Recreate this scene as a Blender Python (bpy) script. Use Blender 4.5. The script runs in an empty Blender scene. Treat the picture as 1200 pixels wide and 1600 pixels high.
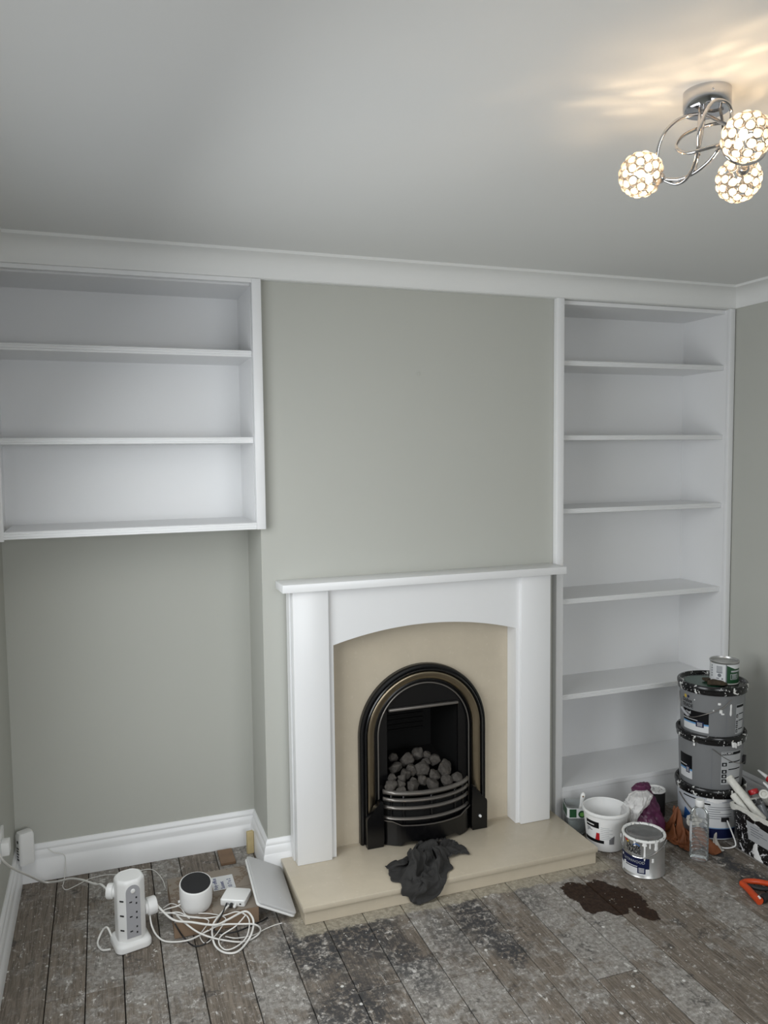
import bpy, bmesh, math, random
from mathutils import Vector, Matrix, noise as mnoise
PI = math.pi
random.seed(7)
SC = bpy.context.scene
COL = SC.collection

# ---------------------------------------------------------------- camera, world, light, exposure
cam_d = bpy.data.cameras.new('camera')
cam = bpy.data.objects.new('camera', cam_d); COL.objects.link(cam)
cam_d.sensor_fit = 'VERTICAL'; cam_d.sensor_height = 36.0
cam_d.lens = 1240.49 / 1600 * 36.0
cam_d.clip_start = 0.02
CY, CP, CR = -0.34152, -0.073205, -0.011098
fwd = Vector((-math.sin(CY) * math.cos(CP), math.cos(CY) * math.cos(CP), math.sin(CP)))
r0 = Vector((math.cos(CY), math.sin(CY), 0)); u0 = r0.cross(fwd)
rt = r0 * math.cos(CR) + u0 * math.sin(CR); up = -r0 * math.sin(CR) + u0 * math.cos(CR)
mw = Matrix((rt, up, -fwd)).transposed().to_4x4(); mw.translation = (-0.6179, -3.0260, 1.6640)
cam.matrix_world = mw
SC.camera = cam

W = bpy.data.worlds.new('world'); SC.world = W; W.use_nodes = True
W.node_tree.nodes['Background'].inputs['Color'].default_value = (0.75, 0.85, 1.0, 1)
W.node_tree.nodes['Background'].inputs['Strength'].default_value = 0.6

def area(name, loc, rot, sx, sy, power, col, spread=180):
    d = bpy.data.lights.new(name, 'AREA'); d.spread = math.radians(spread); d.shape = 'RECTANGLE'; d.size = sx; d.size_y = sy
    d.energy = power; d.color = col
    o = bpy.data.objects.new(name, d); COL.objects.link(o); o.location = loc; o.rotation_euler = rot
    return o
# daylight standing in the window of the left wall and in the wider window behind the camera
area('daylight_left', (-1.08, -1.30, 1.45), (0, math.radians(-60), math.radians(6)), 1.3, 1.4, 28, (0.96, 0.99, 1.0), 160)
area('ground_bounce_left', (-1.07, -1.75, 1.00), (0, math.radians(-128), math.radians(-20)), .5, 1.0, 4.5, (1.0, 0.995, 0.98), 150)
area('daylight_rear', (.45, -4.48, 1.50), (math.radians(60), 0, 0), 1.8, 1.2, 23, (0.97, 0.99, 1.0), 125)

vs = SC.view_settings
vs.view_transform = 'Standard'; vs.look = 'None'; vs.gamma = 1.0; vs.use_curve_mapping = False
vs.exposure = 0.06

# ---------------------------------------------------------------- materials
class NT:
    def __init__(s, name):
        s.m = bpy.data.materials.new(name); s.m.use_nodes = True
        s.t = s.m.node_tree; s.n = s.t.nodes; s.b = s.n['Principled BSDF']
    def link(s, a, b): s.t.links.new(a, b)
    def _in(s, sock, v):
        if v is None: return
        if hasattr(v, 'is_output'): s.link(v, sock)
        elif isinstance(v, (tuple, list)): sock.default_value = (*v, 1) if len(v) == 3 and sock.type == 'RGBA' else v
        else: sock.default_value = v
    def set(s, **k):
        for a, v in k.items(): s._in(s.b.inputs[a.replace('_', ' ')], v)
    def pos(s): return s.n.new('ShaderNodeNewGeometry').outputs['Position']
    def obj(s): return s.n.new('ShaderNodeTexCoord').outputs['Object']
    def rnd(s): return s.n.new('ShaderNodeObjectInfo').outputs['Random']
    def vec(s, v, scale=(1, 1, 1), loc=(0, 0, 0), rot=(0, 0, 0)):
        q = s.n.new('ShaderNodeMapping'); s._in(q.inputs['Vector'], v)
        q.inputs['Scale'].default_value = scale; s._in(q.inputs['Location'], loc); q.inputs['Rotation'].default_value = rot
        return q.outputs[0]
    def noise(s, v, scale, detail=4, rough=.55, dist=0):
        q = s.n.new('ShaderNodeTexNoise'); s._in(q.inputs['Vector'], v); q.inputs['Scale'].default_value = scale
        q.inputs['Detail'].default_value = detail; q.inputs['Roughness'].default_value = rough; q.inputs['Distortion'].default_value = dist
        return q.outputs['Fac']
    def voro(s, v, scale, feat='F1', out='Distance'):
        q = s.n.new('ShaderNodeTexVoronoi'); q.feature = feat; s._in(q.inputs['Vector'], v); q.inputs['Scale'].default_value = scale
        return q.outputs[out]
    def math(s, op, a, b=None, c=None):
        q = s.n.new('ShaderNodeMath'); q.operation = op
        for i, v in enumerate((a, b, c)): s._in(q.inputs[i], v)
        return q.outputs[0]
    def step(s, v, lo, hi, a=0., b=1.):
        q = s.n.new('ShaderNodeMapRange'); q.interpolation_type = 'SMOOTHSTEP'
        for i, x in enumerate((v, lo, hi, a, b)): s._in(q.inputs[i], x)
        return q.outputs[0]
    def mix(s, f, a, b):
        q = s.n.new('ShaderNodeMix'); q.data_type = 'RGBA'
        s._in(q.inputs[0], f); s._in(q.inputs[6], a); s._in(q.inputs[7], b)
        return q.outputs[2]
    def sep(s, v):
        q = s.n.new('ShaderNodeSeparateXYZ'); s._in(q.inputs[0], v); return q.outputs
    def bump(s, h, strength=.2, dist=.002):
        q = s.n.new('ShaderNodeBump'); q.inputs['Strength'].default_value = strength; q.inputs['Distance'].default_value = dist
        s.link(h, q.inputs['Height']); s.link(q.outputs[0], s.b.inputs['Normal'])

def M(name, col, rough=.5, metal=0., var=.08, scale=25., bump=0., bscale=200., **k):
    t = NT(name); v = t.obj()
    n = t.noise(v, scale)
    dk = tuple(c * (1 - var) for c in col); lt = tuple(min(1, c * (1 + var)) for c in col)
    t.set(Base_Color=t.mix(n, dk, lt), Roughness=rough, Metallic=metal, **k)
    if bump: t.bump(t.noise(v, bscale, 3), bump)
    return t.m

def splash(name, base, paint, amount, scale=30., rough=.35, fine=90.):
    t = NT(name); v = t.obj()
    a = t.step(t.noise(v, scale, 5, .6, .6), 1 - amount, 1 - amount + .03)
    b = t.step(t.noise(v, fine, 3, .6), 1 - amount + .04, 1 - amount + .07)
    f = t.math('MAXIMUM', a, b)
    t.set(Base_Color=t.mix(f, base, paint), Roughness=t.step(f, 0, 1, rough, .5))
    return t.m

m_wall = M('sage_wall_paint', (.475, .48, .44), .75, var=.015, scale=3, bump=.05, bscale=350)
m_ceil = M('ceiling_paint', (.74, .745, .73), .85, var=.01, scale=3, bump=.03, bscale=300)
m_white = M('white_satin_paint', (.80, .805, .81), .32, var=.01, scale=6, bump=.02, bscale=60)
m_cove = M('white_coving_paint', (.77, .775, .76), .6, var=.01, scale=5)
m_dark_gap = M('dark_gap', (.012, .011, .01), .9)
m_black = M('black_cast_iron', (.0025, .0025, .003), .26, var=.3, scale=60, bump=.03, bscale=160)
m_blackmatt = M('black_firebox', (.0022, .0022, .0022), .75, var=.3, scale=30, Specular_IOR_Level=.25)
m_bronze = M('dark_bronze', (.30, .25, .175), .30, metal=1., var=.15, scale=18)
m_grate = M('pewter_grate', (.21, .195, .18), .42, metal=.75, var=.15, scale=40, bump=.05)
m_chrome = M('chrome', (.58, .58, .59), .07, metal=1., var=.01)
m_plastic_white = M('white_plastic', (.78, .78, .77), .35, var=.02)
m_plastic_grey = M('grey_plastic', (.36, .36, .38), .4, var=.03)
m_router = M('pale_grey_plastic', (.52, .52, .52), .45, var=.02)
m_black_plastic = M('black_plastic', (.012, .012, .013), .4, var=.1)
m_mesh_black = M('black_speaker_mesh', (.014, .014, .016), .55, var=.4, scale=300, bump=.4, bscale=900)
m_cable_white = M('white_cable', (.74, .73, .70), .45, var=.03)
m_pine = M('pale_pine', (.56, .45, .24), .65, var=.2, scale=22)
m_oak = M('brown_timber', (.20, .125, .075), .7, var=.3, scale=18)
m_cloth = M('charcoal_cloth', (.030, .029, .028), .95, var=.2, scale=40, bump=.25, bscale=700)
m_orange = M('rust_orange_leather', (.19, .060, .019), .65, var=.3, scale=25, bump=.2, bscale=300)
m_rag = M('grubby_white_rag', (.50, .48, .44), .9, var=.25, scale=30, bump=.2, bscale=300)
m_sackwhite = M('white_sack_liner', (.58, .57, .56), .5, var=.2, scale=45)
m_purple = M('purple_sack', (.085, .016, .055), .4, var=.5, scale=40)
m_green = M('green_sack', (.06, .13, .045), .45, var=.2, scale=30)
m_tin = M('brushed_tin', (.50, .50, .49), .34, metal=.75, var=.12, scale=30)
m_tinlid = M('grey_lid', (.26, .26, .255), .22, metal=.6, var=.25, scale=25)
m_rimwhite = splash('painted_rim', (.30, .30, .29), (.80, .80, .78), .56, 35)
m_paint = M('spilt_white_paint', (.80, .80, .79), .35, var=.03)
m_bucket = M('grey_bucket_plastic', (.185, .19, .195), .36, var=.06, scale=12)
m_bucket2 = M('pale_label_bucket', (.50, .52, .56), .42, var=.05, scale=12)
m_lid = splash('black_lid_splashed', (.004, .004, .0045), (.72, .72, .70), .40, 22, rough=.24)
m_lidgreen = M('green_lid_disc', (.008, .055, .028), .22, var=.6, scale=25, Specular_IOR_Level=.25)
m_basket = splash('black_basket_splashed', (.004, .004, .0045), (.66, .66, .68), .40, 26, fine=110)
m_crust = M('dried_paint', (.66, .65, .60), .6, var=.25, scale=60, bump=.5, bscale=120)
m_navy = M('navy_print', (.004, .008, .045), .45, Specular_IOR_Level=.3)
m_blue = M('blue_print', (.02, .10, .32), .35)
m_skyblue = M('pale_blue_print', (.12, .30, .55), .35)
m_ink = M('black_print', (.004, .004, .005), .5, Specular_IOR_Level=.2)
m_paper = M('white_print', (.66, .67, .68), .45, var=.03)
m_greyprint = M('grey_print', (.40, .41, .42), .45, var=.05)
m_midprint = M('mid_grey_print', (.17, .18, .20), .45, var=.05)
m_red = M('red_plastic', (.42, .016, .020), .35)
m_yellow = M('yellow_print', (.55, .38, .04), .4)
m_greenprint = M('dark_green_print', (.010, .060, .022), .35, var=.2)
m_leafgreen = M('leaf_green_print', (.12, .30, .06), .4, var=.3)
m_tool = M('orange_tool_paint', (.55, .065, .015), .35, var=.15)
m_rubber = M('black_rubber', (.015, .015, .016), .6, var=.2)
m_card = M('brown_cardboard', (.235, .16, .105), .8, var=.12, scale=14)
m_cardtop = splash('dusty_cardboard', (.205, .155, .115), (.26, .22, .18), .52, 10, rough=.8)
m_bluepen = M('blue_pen', (.02, .03, .16), .6)
m_coal = M('ceramic_coal', (.075, .068, .061), .95, var=.75, scale=70, bump=1.0, bscale=160, Specular_IOR_Level=.1)
m_clod = M('brown_clod', (.05, .035, .02), .9, var=.7, scale=60, bump=.8, bscale=120)

def marble(name, col):
    t = NT(name); v = t.pos()
    n = t.noise(v, 14, 6, .6, .4); s = t.step(t.noise(v, 60, 3), .62, .72)
    c = t.mix(n, tuple(x * .90 for x in col), tuple(x * 1.07 for x in col))
    t.set(Base_Color=t.mix(t.math('MULTIPLY', s, .25), c, (.66, .60, .50)), Roughness=.26)
    return t.m
m_marble = marble('cream_marble', (.55, .485, .38))

def glass(name, col=(1, 1, 1), rough=.02, alpha_mix=.6):
    t = NT(name)
    g = t.n.new('ShaderNodeBsdfGlass'); g.inputs['Color'].default_value = (*col, 1); g.inputs['Roughness'].default_value = rough; g.inputs['IOR'].default_value = 1.25
    tr = t.n.new('ShaderNodeBsdfTransparent'); tr.inputs['Color'].default_value = (*col, 1)
    mx = t.n.new('ShaderNodeMixShader'); mx.inputs[0].default_value = alpha_mix
    t.link(g.outputs[0], mx.inputs[1]); t.link(tr.outputs[0], mx.inputs[2])
    t.link(mx.outputs[0], t.n['Material Output'].inputs['Surface'])
    return t.m
def thin_clear(name, tint, edge):
    t = NT(name)
    tr = t.n.new('ShaderNodeBsdfTransparent'); tr.inputs['Color'].default_value = (*tint, 1)
    gl = t.n.new('ShaderNodeBsdfGlossy'); gl.inputs['Color'].default_value = (.9, .92, .92, 1); gl.inputs['Roughness'].default_value = .07
    lw = t.n.new('ShaderNodeLayerWeight'); lw.inputs['Blend'].default_value = edge
    mx = t.n.new('ShaderNodeMixShader'); t.link(lw.outputs['Fresnel'], mx.inputs[0])
    t.link(tr.outputs[0], mx.inputs[1]); t.link(gl.outputs[0], mx.inputs[2]); df = t.n.new('ShaderNodeBsdfDiffuse'); df.inputs['Color'].default_value = (.75, .76, .76, 1)
    m2 = t.n.new('ShaderNodeMixShader'); m2.inputs[0].default_value = .085
    t.link(mx.outputs[0], m2.inputs[1]); t.link(df.outputs[0], m2.inputs[2]); t.link(m2.outputs[0], t.n['Material Output'].inputs['Surface'])
    return t.m
m_clear = thin_clear('clear_plastic', (.95, .96, .955), .22)
m_pane = glass('window_glass', (1, 1, 1), 0, .9)

def crystal():
    t = NT('crystal_bead')
    tl = t.n.new('ShaderNodeBsdfTranslucent'); tl.inputs['Color'].default_value = (.62, .58, .53, 1)
    gl = t.n.new('ShaderNodeBsdfGlossy'); gl.inputs['Roughness'].default_value = .08
    tr = t.n.new('ShaderNodeBsdfTransparent')
    mx = t.n.new('ShaderNodeMixShader'); mx.inputs[0].default_value = .15
    m2 = t.n.new('ShaderNodeMixShader'); m2.inputs[0].default_value = .42
    t.link(tl.outputs[0], mx.inputs[1]); t.link(gl.outputs[0], mx.inputs[2])
    t.link(mx.outputs[0], m2.inputs[1]); t.link(tr.outputs[0], m2.inputs[2])
    t.link(m2.outputs[0], t.n['Material Output'].inputs['Surface'])
    return t.m
m_crystal = crystal()
def emit(name, col, s):
    t = NT(name); t.set(Base_Color=col, Emission_Color=col, Emission_Strength=s); return t.m
m_bulb = emit('lit_bulb', (1.0, .72, .44), 520)

def boards():
    t = NT('paint_worn_floorboard'); p = t.pos(); r = t.rnd(); x, y, z = t.sep(p)
    off = t.math('MULTIPLY', r, 37.)
    cv = t.n.new('ShaderNodeCombineXYZ'); t.link(off, cv.inputs[0]); t.link(off, cv.inputs[1])
    ad = t.n.new('ShaderNodeVectorMath'); ad.operation = 'ADD'; t.link(p, ad.inputs[0]); t.link(cv.outputs[0], ad.inputs[1])
    q = ad.outputs[0]
    mul = lambda a, b: t.math('MULTIPLY', a, b)
    grain = t.noise(t.vec(q, (110, 6, 1)), 1, 7, .7, .9)
    ring = t.noise(t.vec(q, (45, 2.2, 1)), 1, 5, .6, 2.2)
    blot = t.noise(q, 6, 10, .72, .4)
    fine = t.noise(q, 60, 8, .75, .4)
    mid = t.noise(p, 24, 10, .75, .5)
    wood = t.mix(t.step(grain, .35, .65), (.105, .086, .068), (.225, .188, .152))
    wood = t.mix(mul(t.step(ring, .56, .66), .5), wood, (.060, .046, .036))
    dust = t.mix(t.step(fine, .35, .65), (.180, .168, .152), (.400, .382, .358))
    cover = t.step(t.math('ADD', t.math('ADD', mul(blot, .6), mul(mid, .5)), mul(t.math('SUBTRACT', r, .5), .16)), .48, .62)
    cover = mul(cover, t.step(x, -.88, -.74, .5, 1.))
    c = t.mix(mul(cover, .85), wood, dust)
    # chalky scuffs and scrapes
    sc = mul(t.step(mid, .56, .63), t.step(fine, .47, .56))
    c = t.mix(mul(sc, t.step(x, -.9, -.7, .35, .85)), c, (.60, .58, .55))
    sc = mul(t.step(t.noise(t.vec(p, (22, 5, 1), rot=(0, 0, .8)), 3, 8, .75, 1.6), .58, .64), t.step(fine, .44, .55))
    c = t.mix(mul(sc, .9), c, (.68, .66, .63))
    scr = t.step(t.noise(t.vec(p, (5, 75, 1), rot=(0, 0, .35)), 2.6, 6, .72, 1.5), .615, .65)
    c = t.mix(mul(scr, t.step(x, -.75, -.1, .12, .45)), c, (.55, .53, .50))
    scr = t.step(t.noise(t.vec(p, (60, 5, 1), rot=(0, 0, .5)), 2.2, 6, .72, 1.5), .63, .66)
    c = t.mix(mul(scr, t.step(x, -.75, -.1, .12, .42)), c, (.50, .48, .45))
    # dark ingrained grime and knots
    dk = t.step(t.noise(t.vec(q, (50, 7, 1)), 1.3, 8, .75, 1.2), .57, .66)
    c = t.mix(mul(dk, .7), c, (.040, .033, .028))
    dk = mul(t.step(t.noise(p, 9, 8, .7), .57, .64), t.step(fine, .60, .48))
    c = t.mix(mul(dk, .75), c, (.044, .040, .038))
    def ell(cx, cy, rx, ry, ang=0.):
        dx = t.math('SUBTRACT', x, cx); dy = t.math('SUBTRACT', y, cy); ca, sa = math.cos(ang), math.sin(ang)
        a = t.math('ADD', mul(dx, ca / rx), mul(dy, sa / rx)); b = t.math('ADD', mul(dx, -sa / ry), mul(dy, ca / ry))
        return t.math('SQRT', t.math('ADD', mul(a, a), mul(b, b)))
    wob = mul(t.math('SUBTRACT', t.noise(p, 15, 10, .7), .5), 2.0)
    # blue-black worn patches in front of the hearth, on some boards
    for (cx, cy, rx, ry, k) in ((.00, -.52, .10, .16, 1.), (.15, -.50, .09, .13, 1.), (.03, -.86, .12, .14, .9), (.12, -.74, .08, .12, .6), (.26, -.56, .07, .20, .8), (.30, -.75, .06, .14, .6),
                                (.59, -.56, .075, .17, 1.), (.62, -.76, .05, .10, 1.), (1.72, -.62, .05, .24, 1.), (.46, -.62, .06, .16, .5), (.84, -.50, .05, .10, .5)):
        f = mul(t.step(t.math('ADD', ell(cx, cy, rx, ry), wob), 1.45, .55), k)
        f = mul(f, t.step(t.math('ADD', mul(fine, .6), mul(mid, .4)), .565, .475))
        c = t.mix(mul(f, .93), c, t.mix(fine, (.018, .019, .022), (.050, .052, .058)))
    # rust brown spill
    s1 = None
    for a_ in SPILL:
        d = ell(*a_); s1 = d if s1 is None else t.math('MINIMUM', s1, d)
    s1 = t.math('ADD', s1, mul(t.math('SUBTRACT', t.noise(p, 38, 8, .7), .5), 1.1))
    spill = t.step(s1, 1.06, .98)
    c = t.mix(mul(spill, .97), c, t.mix(t.step(fine, .3, .7), (.0110, .0052, .0030), (.042, .021, .012)))
    # plaster smear along the hearth front
    edge = t.step(t.math('ADD', y, mul(t.math('SUBTRACT', t.noise(p, 26, 10, .75), .5), .10)), -.452, -.436)
    edge = mul(edge, mul(t.step(x, -.05, -.02), t.step(x, 1.30, 1.24)))
    c = t.mix(mul(edge, .9), c, t.mix(t.step(fine, .35, .65), (.25, .222, .170), (.43, .39, .31)))
    # flecks of white paint
    vd = t.voro(p, 13); ve = t.voro(p, 41)
    fl = t.math('MAXIMUM', t.step(t.math('ADD', vd, mul(t.math('SUBTRACT', fine, .5), .12)), .085, .070), mul(t.step(ve, .11, .08), .85))
    fl = mul(fl, t.step(t.noise(p, 5, 2), .47, .54))
    c = t.mix(fl, c, (.66, .65, .62))
    t.set(Base_Color=c, Roughness=t.step(spill, 0, 1, .66, .55), Specular_IOR_Level=t.step(spill, 0, 1, .5, .15))
    t.bump(t.math('ADD', grain, mul(fine, .6)), .6, .002)
    return t.m
SPILL = [(1.035, -.545, .058, .075, .25), (1.060, -.625, .062, .060, 0), (1.030, -.500, .030, .035, 0), (1.130, -.560, .050, .070, .3), (1.175, -.640, .055, .080, .2), (1.180, -.735, .035, .060, .2), (1.100, -.690, .040, .035, 0), (1.005, -.640, .020, .045, 0)]
m_board = boards()

# ---------------------------------------------------------------- mesh helpers
def link(o, parent=None):
    COL.objects.link(o)
    if parent is not None: o.parent = parent
    return o
def obj(name, bm, mat, parent=None, smooth=True, loc=None, angle=40):
    me = bpy.data.meshes.new(name)
    bmesh.ops.recalc_face_normals(bm, faces=bm.faces)
    if smooth:
        for f in bm.faces: f.smooth = True
        lim = math.radians(angle)
        for e in bm.edges:
            if len(e.link_faces) == 2 and e.calc_face_angle(0) > lim: e.smooth = False
    bm.to_mesh(me); bm.free()
    for m in (mat if isinstance(mat, (list, tuple)) else [mat]): me.materials.append(m)
    o = bpy.data.objects.new(name, me)
    if loc: o.location = loc
    return link(o, parent)
def thing(name, label, cat, loc=(0, 0, 0), rz=0., group=None, rot=None):
    o = bpy.data.objects.new(name, None); COL.objects.link(o)
    o.empty_display_size = .02
    o.location = loc; o.rotation_euler = rot or (0, 0, rz)
    return tag(o, label, cat, group)
def tag(o, label, cat, group=None):
    o['label'] = label; o['category'] = cat
    if group: o['group'] = group
    return o
def struct(name, bm, mat, parent=None, smooth=False, label=None):
    o = obj(name, bm, mat, parent, smooth)
    if parent is None: o['kind'] = 'structure'
    return o
def NB(): return bmesh.new()
def box(bm, x0, x1, y0, y1, z0, z1, bev=0., seg=2, mi=0):
    vs_ = [bm.verts.new((x, y, z)) for x in (x0, x1) for y in (y0, y1) for z in (z0, z1)]
    F = [(0, 1, 3, 2), (4, 6, 7, 5), (0, 4, 5, 1), (2, 3, 7, 6), (0, 2, 6, 4), (1, 5, 7, 3)]
    fs = [bm.faces.new([vs_[i] for i in f]) for f in F]
    for f in fs: f.material_index = mi
    if bev:
        es = list({e for f in fs for e in f.edges})
        bmesh.ops.bevel(bm, geom=es, offset=bev, segments=seg, profile=.5, affect='EDGES')
    return bm
def B(*a, **k): return box(NB(), *a, **k)
def loft(bm, rings, cap0=True, cap1=True, closed=True, loop=False, mi=0):
    R_ = [[bm.verts.new(p) for p in r] for r in rings]
    n = len(R_[0])
    pairs = list(zip(R_, R_[1:])) + ([(R_[-1], R_[0])] if loop else [])
    for a, b in pairs:
        for i in range(n if closed else n - 1):
            j = (i + 1) % n
            f = bm.faces.new((a[i], a[j], b[j], b[i])); f.material_index = mi
    if closed and not loop:
        if cap0: bm.faces.new(R_[0][::-1]).material_index = mi
        if cap1: bm.faces.new(R_[-1]).material_index = mi
    return bm
def lathe(bm, prof, seg=48, cx=0, cy=0, cap0=True, cap1=True, mi=0):
    rings = [[(cx + r * math.cos(2 * PI * i / seg), cy + r * math.sin(2 * PI * i / seg), z) for i in range(seg)] for r, z in prof]
    return loft(bm, rings, cap0, cap1, mi=mi)
def smoothpts(pts, sub=6):
    P = [Vector(p) for p in pts]; out = []
    for i in range(len(P) - 1):
        a = P[max(i - 1, 0)]; b = P[i]; c = P[i + 1]; d = P[min(i + 2, len(P) - 1)]
        for k in range(sub):
            t = k / sub
            out.append(.5 * ((2 * b) + (c - a) * t + (2 * a - 5 * b + 4 * c - d) * t * t + (3 * b - a - 3 * c + d) * t ** 3))
    out.append(P[-1]); return out
def tube(bm, pts, r, seg=8, sub=6, mi=0, closed=False):
    P = smoothpts(pts, sub) if sub > 1 else [Vector(p) for p in pts]
    rings = []; nrm = None
    for i, p in enumerate(P):
        t = (P[min(i + 1, len(P) - 1)] - P[max(i - 1, 0)]).normalized()
        if nrm is None:
            nrm = t.orthogonal().normalized()
        nrm = (nrm - t * nrm.dot(t)).normalized(); b = t.cross(nrm)
        rr = r(i / (len(P) - 1)) if callable(r) else r
        rings.append([p + (nrm * math.cos(2 * PI * k / seg) + b * math.sin(2 * PI * k / seg)) * rr for k in range(seg)])
    return loft(bm, rings, mi=mi)
def prism(bm, outline, axis_fn, d0, d1, mi=0):
    """outline: 2-D points; axis_fn(u, v, d) -> 3-D; extruded between d0 and d1"""
    a = [bm.verts.new(axis_fn(u, v, d0)) for u, v in outline]
    b = [bm.verts.new(axis_fn(u, v, d1)) for u, v in outline]
    n = len(outline)
    bm.faces.new(a[::-1]).material_index = mi; bm.faces.new(b).material_index = mi
    for i in range(n):
        j = (i + 1) % n; bm.faces.new((a[i], a[j], b[j], b[i])).material_index = mi
    return bm
def bevel_all(bm, off, seg=2, ang=30):
    es = [e for e in bm.edges if len(e.link_faces) == 2 and e.calc_face_angle(0) > math.radians(ang)]
    bmesh.ops.bevel(bm, geom=es, offset=off, segments=seg, profile=.5, affect='EDGES'); return bm
def cylpatch(bm, r, t0, t1, z0, z1, n=14, th=.0006, r1=None, taper=None, mi=0):
    """a thin label that follows a cylinder (taper(z) gives the radius)"""
    rad = taper or (lambda z: r)
    rows = 4
    ins = [[(rad(z0 + (z1 - z0) * j / rows) + th) for j in range(rows + 1)]][0]
    rings = []
    for i in range(n + 1):
        t = t0 + (t1 - t0) * i / n
        c, s = math.cos(t), math.sin(t)
        rings.append([(ins[j] * c, ins[j] * s, z0 + (z1 - z0) * j / rows) for j in range(rows + 1)] +
                     [((ins[j] - th * 1.5) * c, (ins[j] - th * 1.5) * s, z0 + (z1 - z0) * j / rows) for j in range(rows, -1, -1)])
    return loft(bm, rings, mi=mi)
def text_mesh(s, size, align='CENTER', bold=0.):
    cu = bpy.data.curves.new('lettering', 'FONT'); cu.body = s; cu.size = size; cu.align_x = align; cu.offset = bold; cu.resolution_u = 3
    o = bpy.data.objects.new('lettering', cu); COL.objects.link(o)
    dg = bpy.context.evaluated_depsgraph_get(); me = bpy.data.meshes.new_from_object(o.evaluated_get(dg))
    V = [v.co.copy() for v in me.vertices]; F = [tuple(p.vertices) for p in me.polygons]
    bpy.data.objects.remove(o); bpy.data.curves.remove(cu); bpy.data.meshes.remove(me)
    return V, F
def text_to(bm, s, size, fn, align='CENTER', bold=0., sx=1.):
    V, F = text_mesh(s, size, align, bold)
    vv = [bm.verts.new(fn(v.x * sx, v.y)) for v in V]
    for f in F:
        try: bm.faces.new([vv[i] for i in f])
        except ValueError: pass
    return bm
def cyltext(bm, s, size, tc, zc, rad, align='CENTER', bold=0., sx=1., th=.0012):
    def fn(u, v):
        r = rad(zc + v) + th; t = tc + u / r
        return (r * math.cos(t), r * math.sin(t), zc + v)
    return text_to(bm, s, size, fn, align, bold, sx)
def sweep(profile, path, closed_prof=True):
    """profile [(d, z)]: d metres out of the wall to the right-hand... path of 2-D points, mitred; returns one bmesh per segment"""
    P = [Vector((x, y)) for x, y in path]; out = []
    def nr(a, b): d = (b - a).normalized(); return Vector((d.y, -d.x))
    offs = []
    for i in range(len(P)):
        if i == 0: m = nr(P[0], P[1])
        elif i == len(P) - 1: m = nr(P[-2], P[-1])
        else:
            n1, n2 = nr(P[i - 1], P[i]), nr(P[i], P[i + 1]); m = (n1 + n2) / (1 + n1.dot(n2))
        offs.append(m)
    for i in range(len(P) - 1):
        bm = NB()
        loft(bm, [[(P[k].x + offs[k].x * d, P[k].y + offs[k].y * d, z) for d, z in profile] for k in (i, i + 1)])
        out.append(bm)
    return out

# ---------------------------------------------------------------- key dimensions (metres)
XL, XR, YB, YREAR, ZC = -.983, 2.204, .29, -4.4, 2.409
BL, BR = -.046, 1.250          # chimney breast
CYF = -.031                    # front plane of the bookcases
KZ = 2.321                     # underside of the coving
HZ = .069                      # hearth top

# ---------------------------------------------------------------- shell
floor = struct('floor', B(XL - .1, XR + .1, YREAR - .1, YB + .1, -.06, -.022), m_dark_gap)
xs = [XL - .02, -.836, -.720, -.605, -.481, -.370, -.223, -.072, .077, .221, .3685, .5135, .661, .804, .956, 1.094, 1.250, 1.396, 1.545, 1.69, 1.835, 1.98, 2.125, XR + .02]
cuts = {0: [-.60, -2.4], 1: [-.06, -.49, -2.9], 2: [-.06, -.49, -3.1], 3: [-.448, -2.2], 4: [-1.9], 5: [-2.6], 6: [-1.55, -3.3], 7: [-2.1], 8: [-.78, -2.9], 9: [-.70, -2.3],
        10: [-.82, -3.0], 11: [-1.7], 12: [-1.35, -3.2], 13: [-.99, -2.6], 14: [-.73, -2.9], 15: [-1.6], 16: [-2.2], 17: [-1.45], 18: [-2.0], 19: [-1.2, -3], 20: [-1.8], 21: [-2.4], 22: [-1.5]}
for i in range(len(xs) - 1):
    ys = [YB + .02] + cuts.get(i, []) + [YREAR - .02]
    for k in range(len(ys) - 1):
        a, b = ys[k], ys[k + 1]
        g = .0016; dz = random.uniform(-.0012, .0006)
        bm = B(xs[i] + g, xs[i + 1] - g, b + .0014, a - .0014, -.022, dz, bev=.0016, seg=1)
        obj('floorboard', bm, m_board, floor, smooth=False)

struct('ceiling', B(XL - .2, XR + .2, YREAR - .2, YB + .2, ZC, ZC + .1), m_ceil)
struct('wall_back', B(XL - .1, XR + .1, YB, YB + .1, -.06, ZC), m_wall)
struct('wall_right', B(XR, XR + .1, YREAR - .1, YB + .1, -.06, ZC), m_wall)
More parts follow.
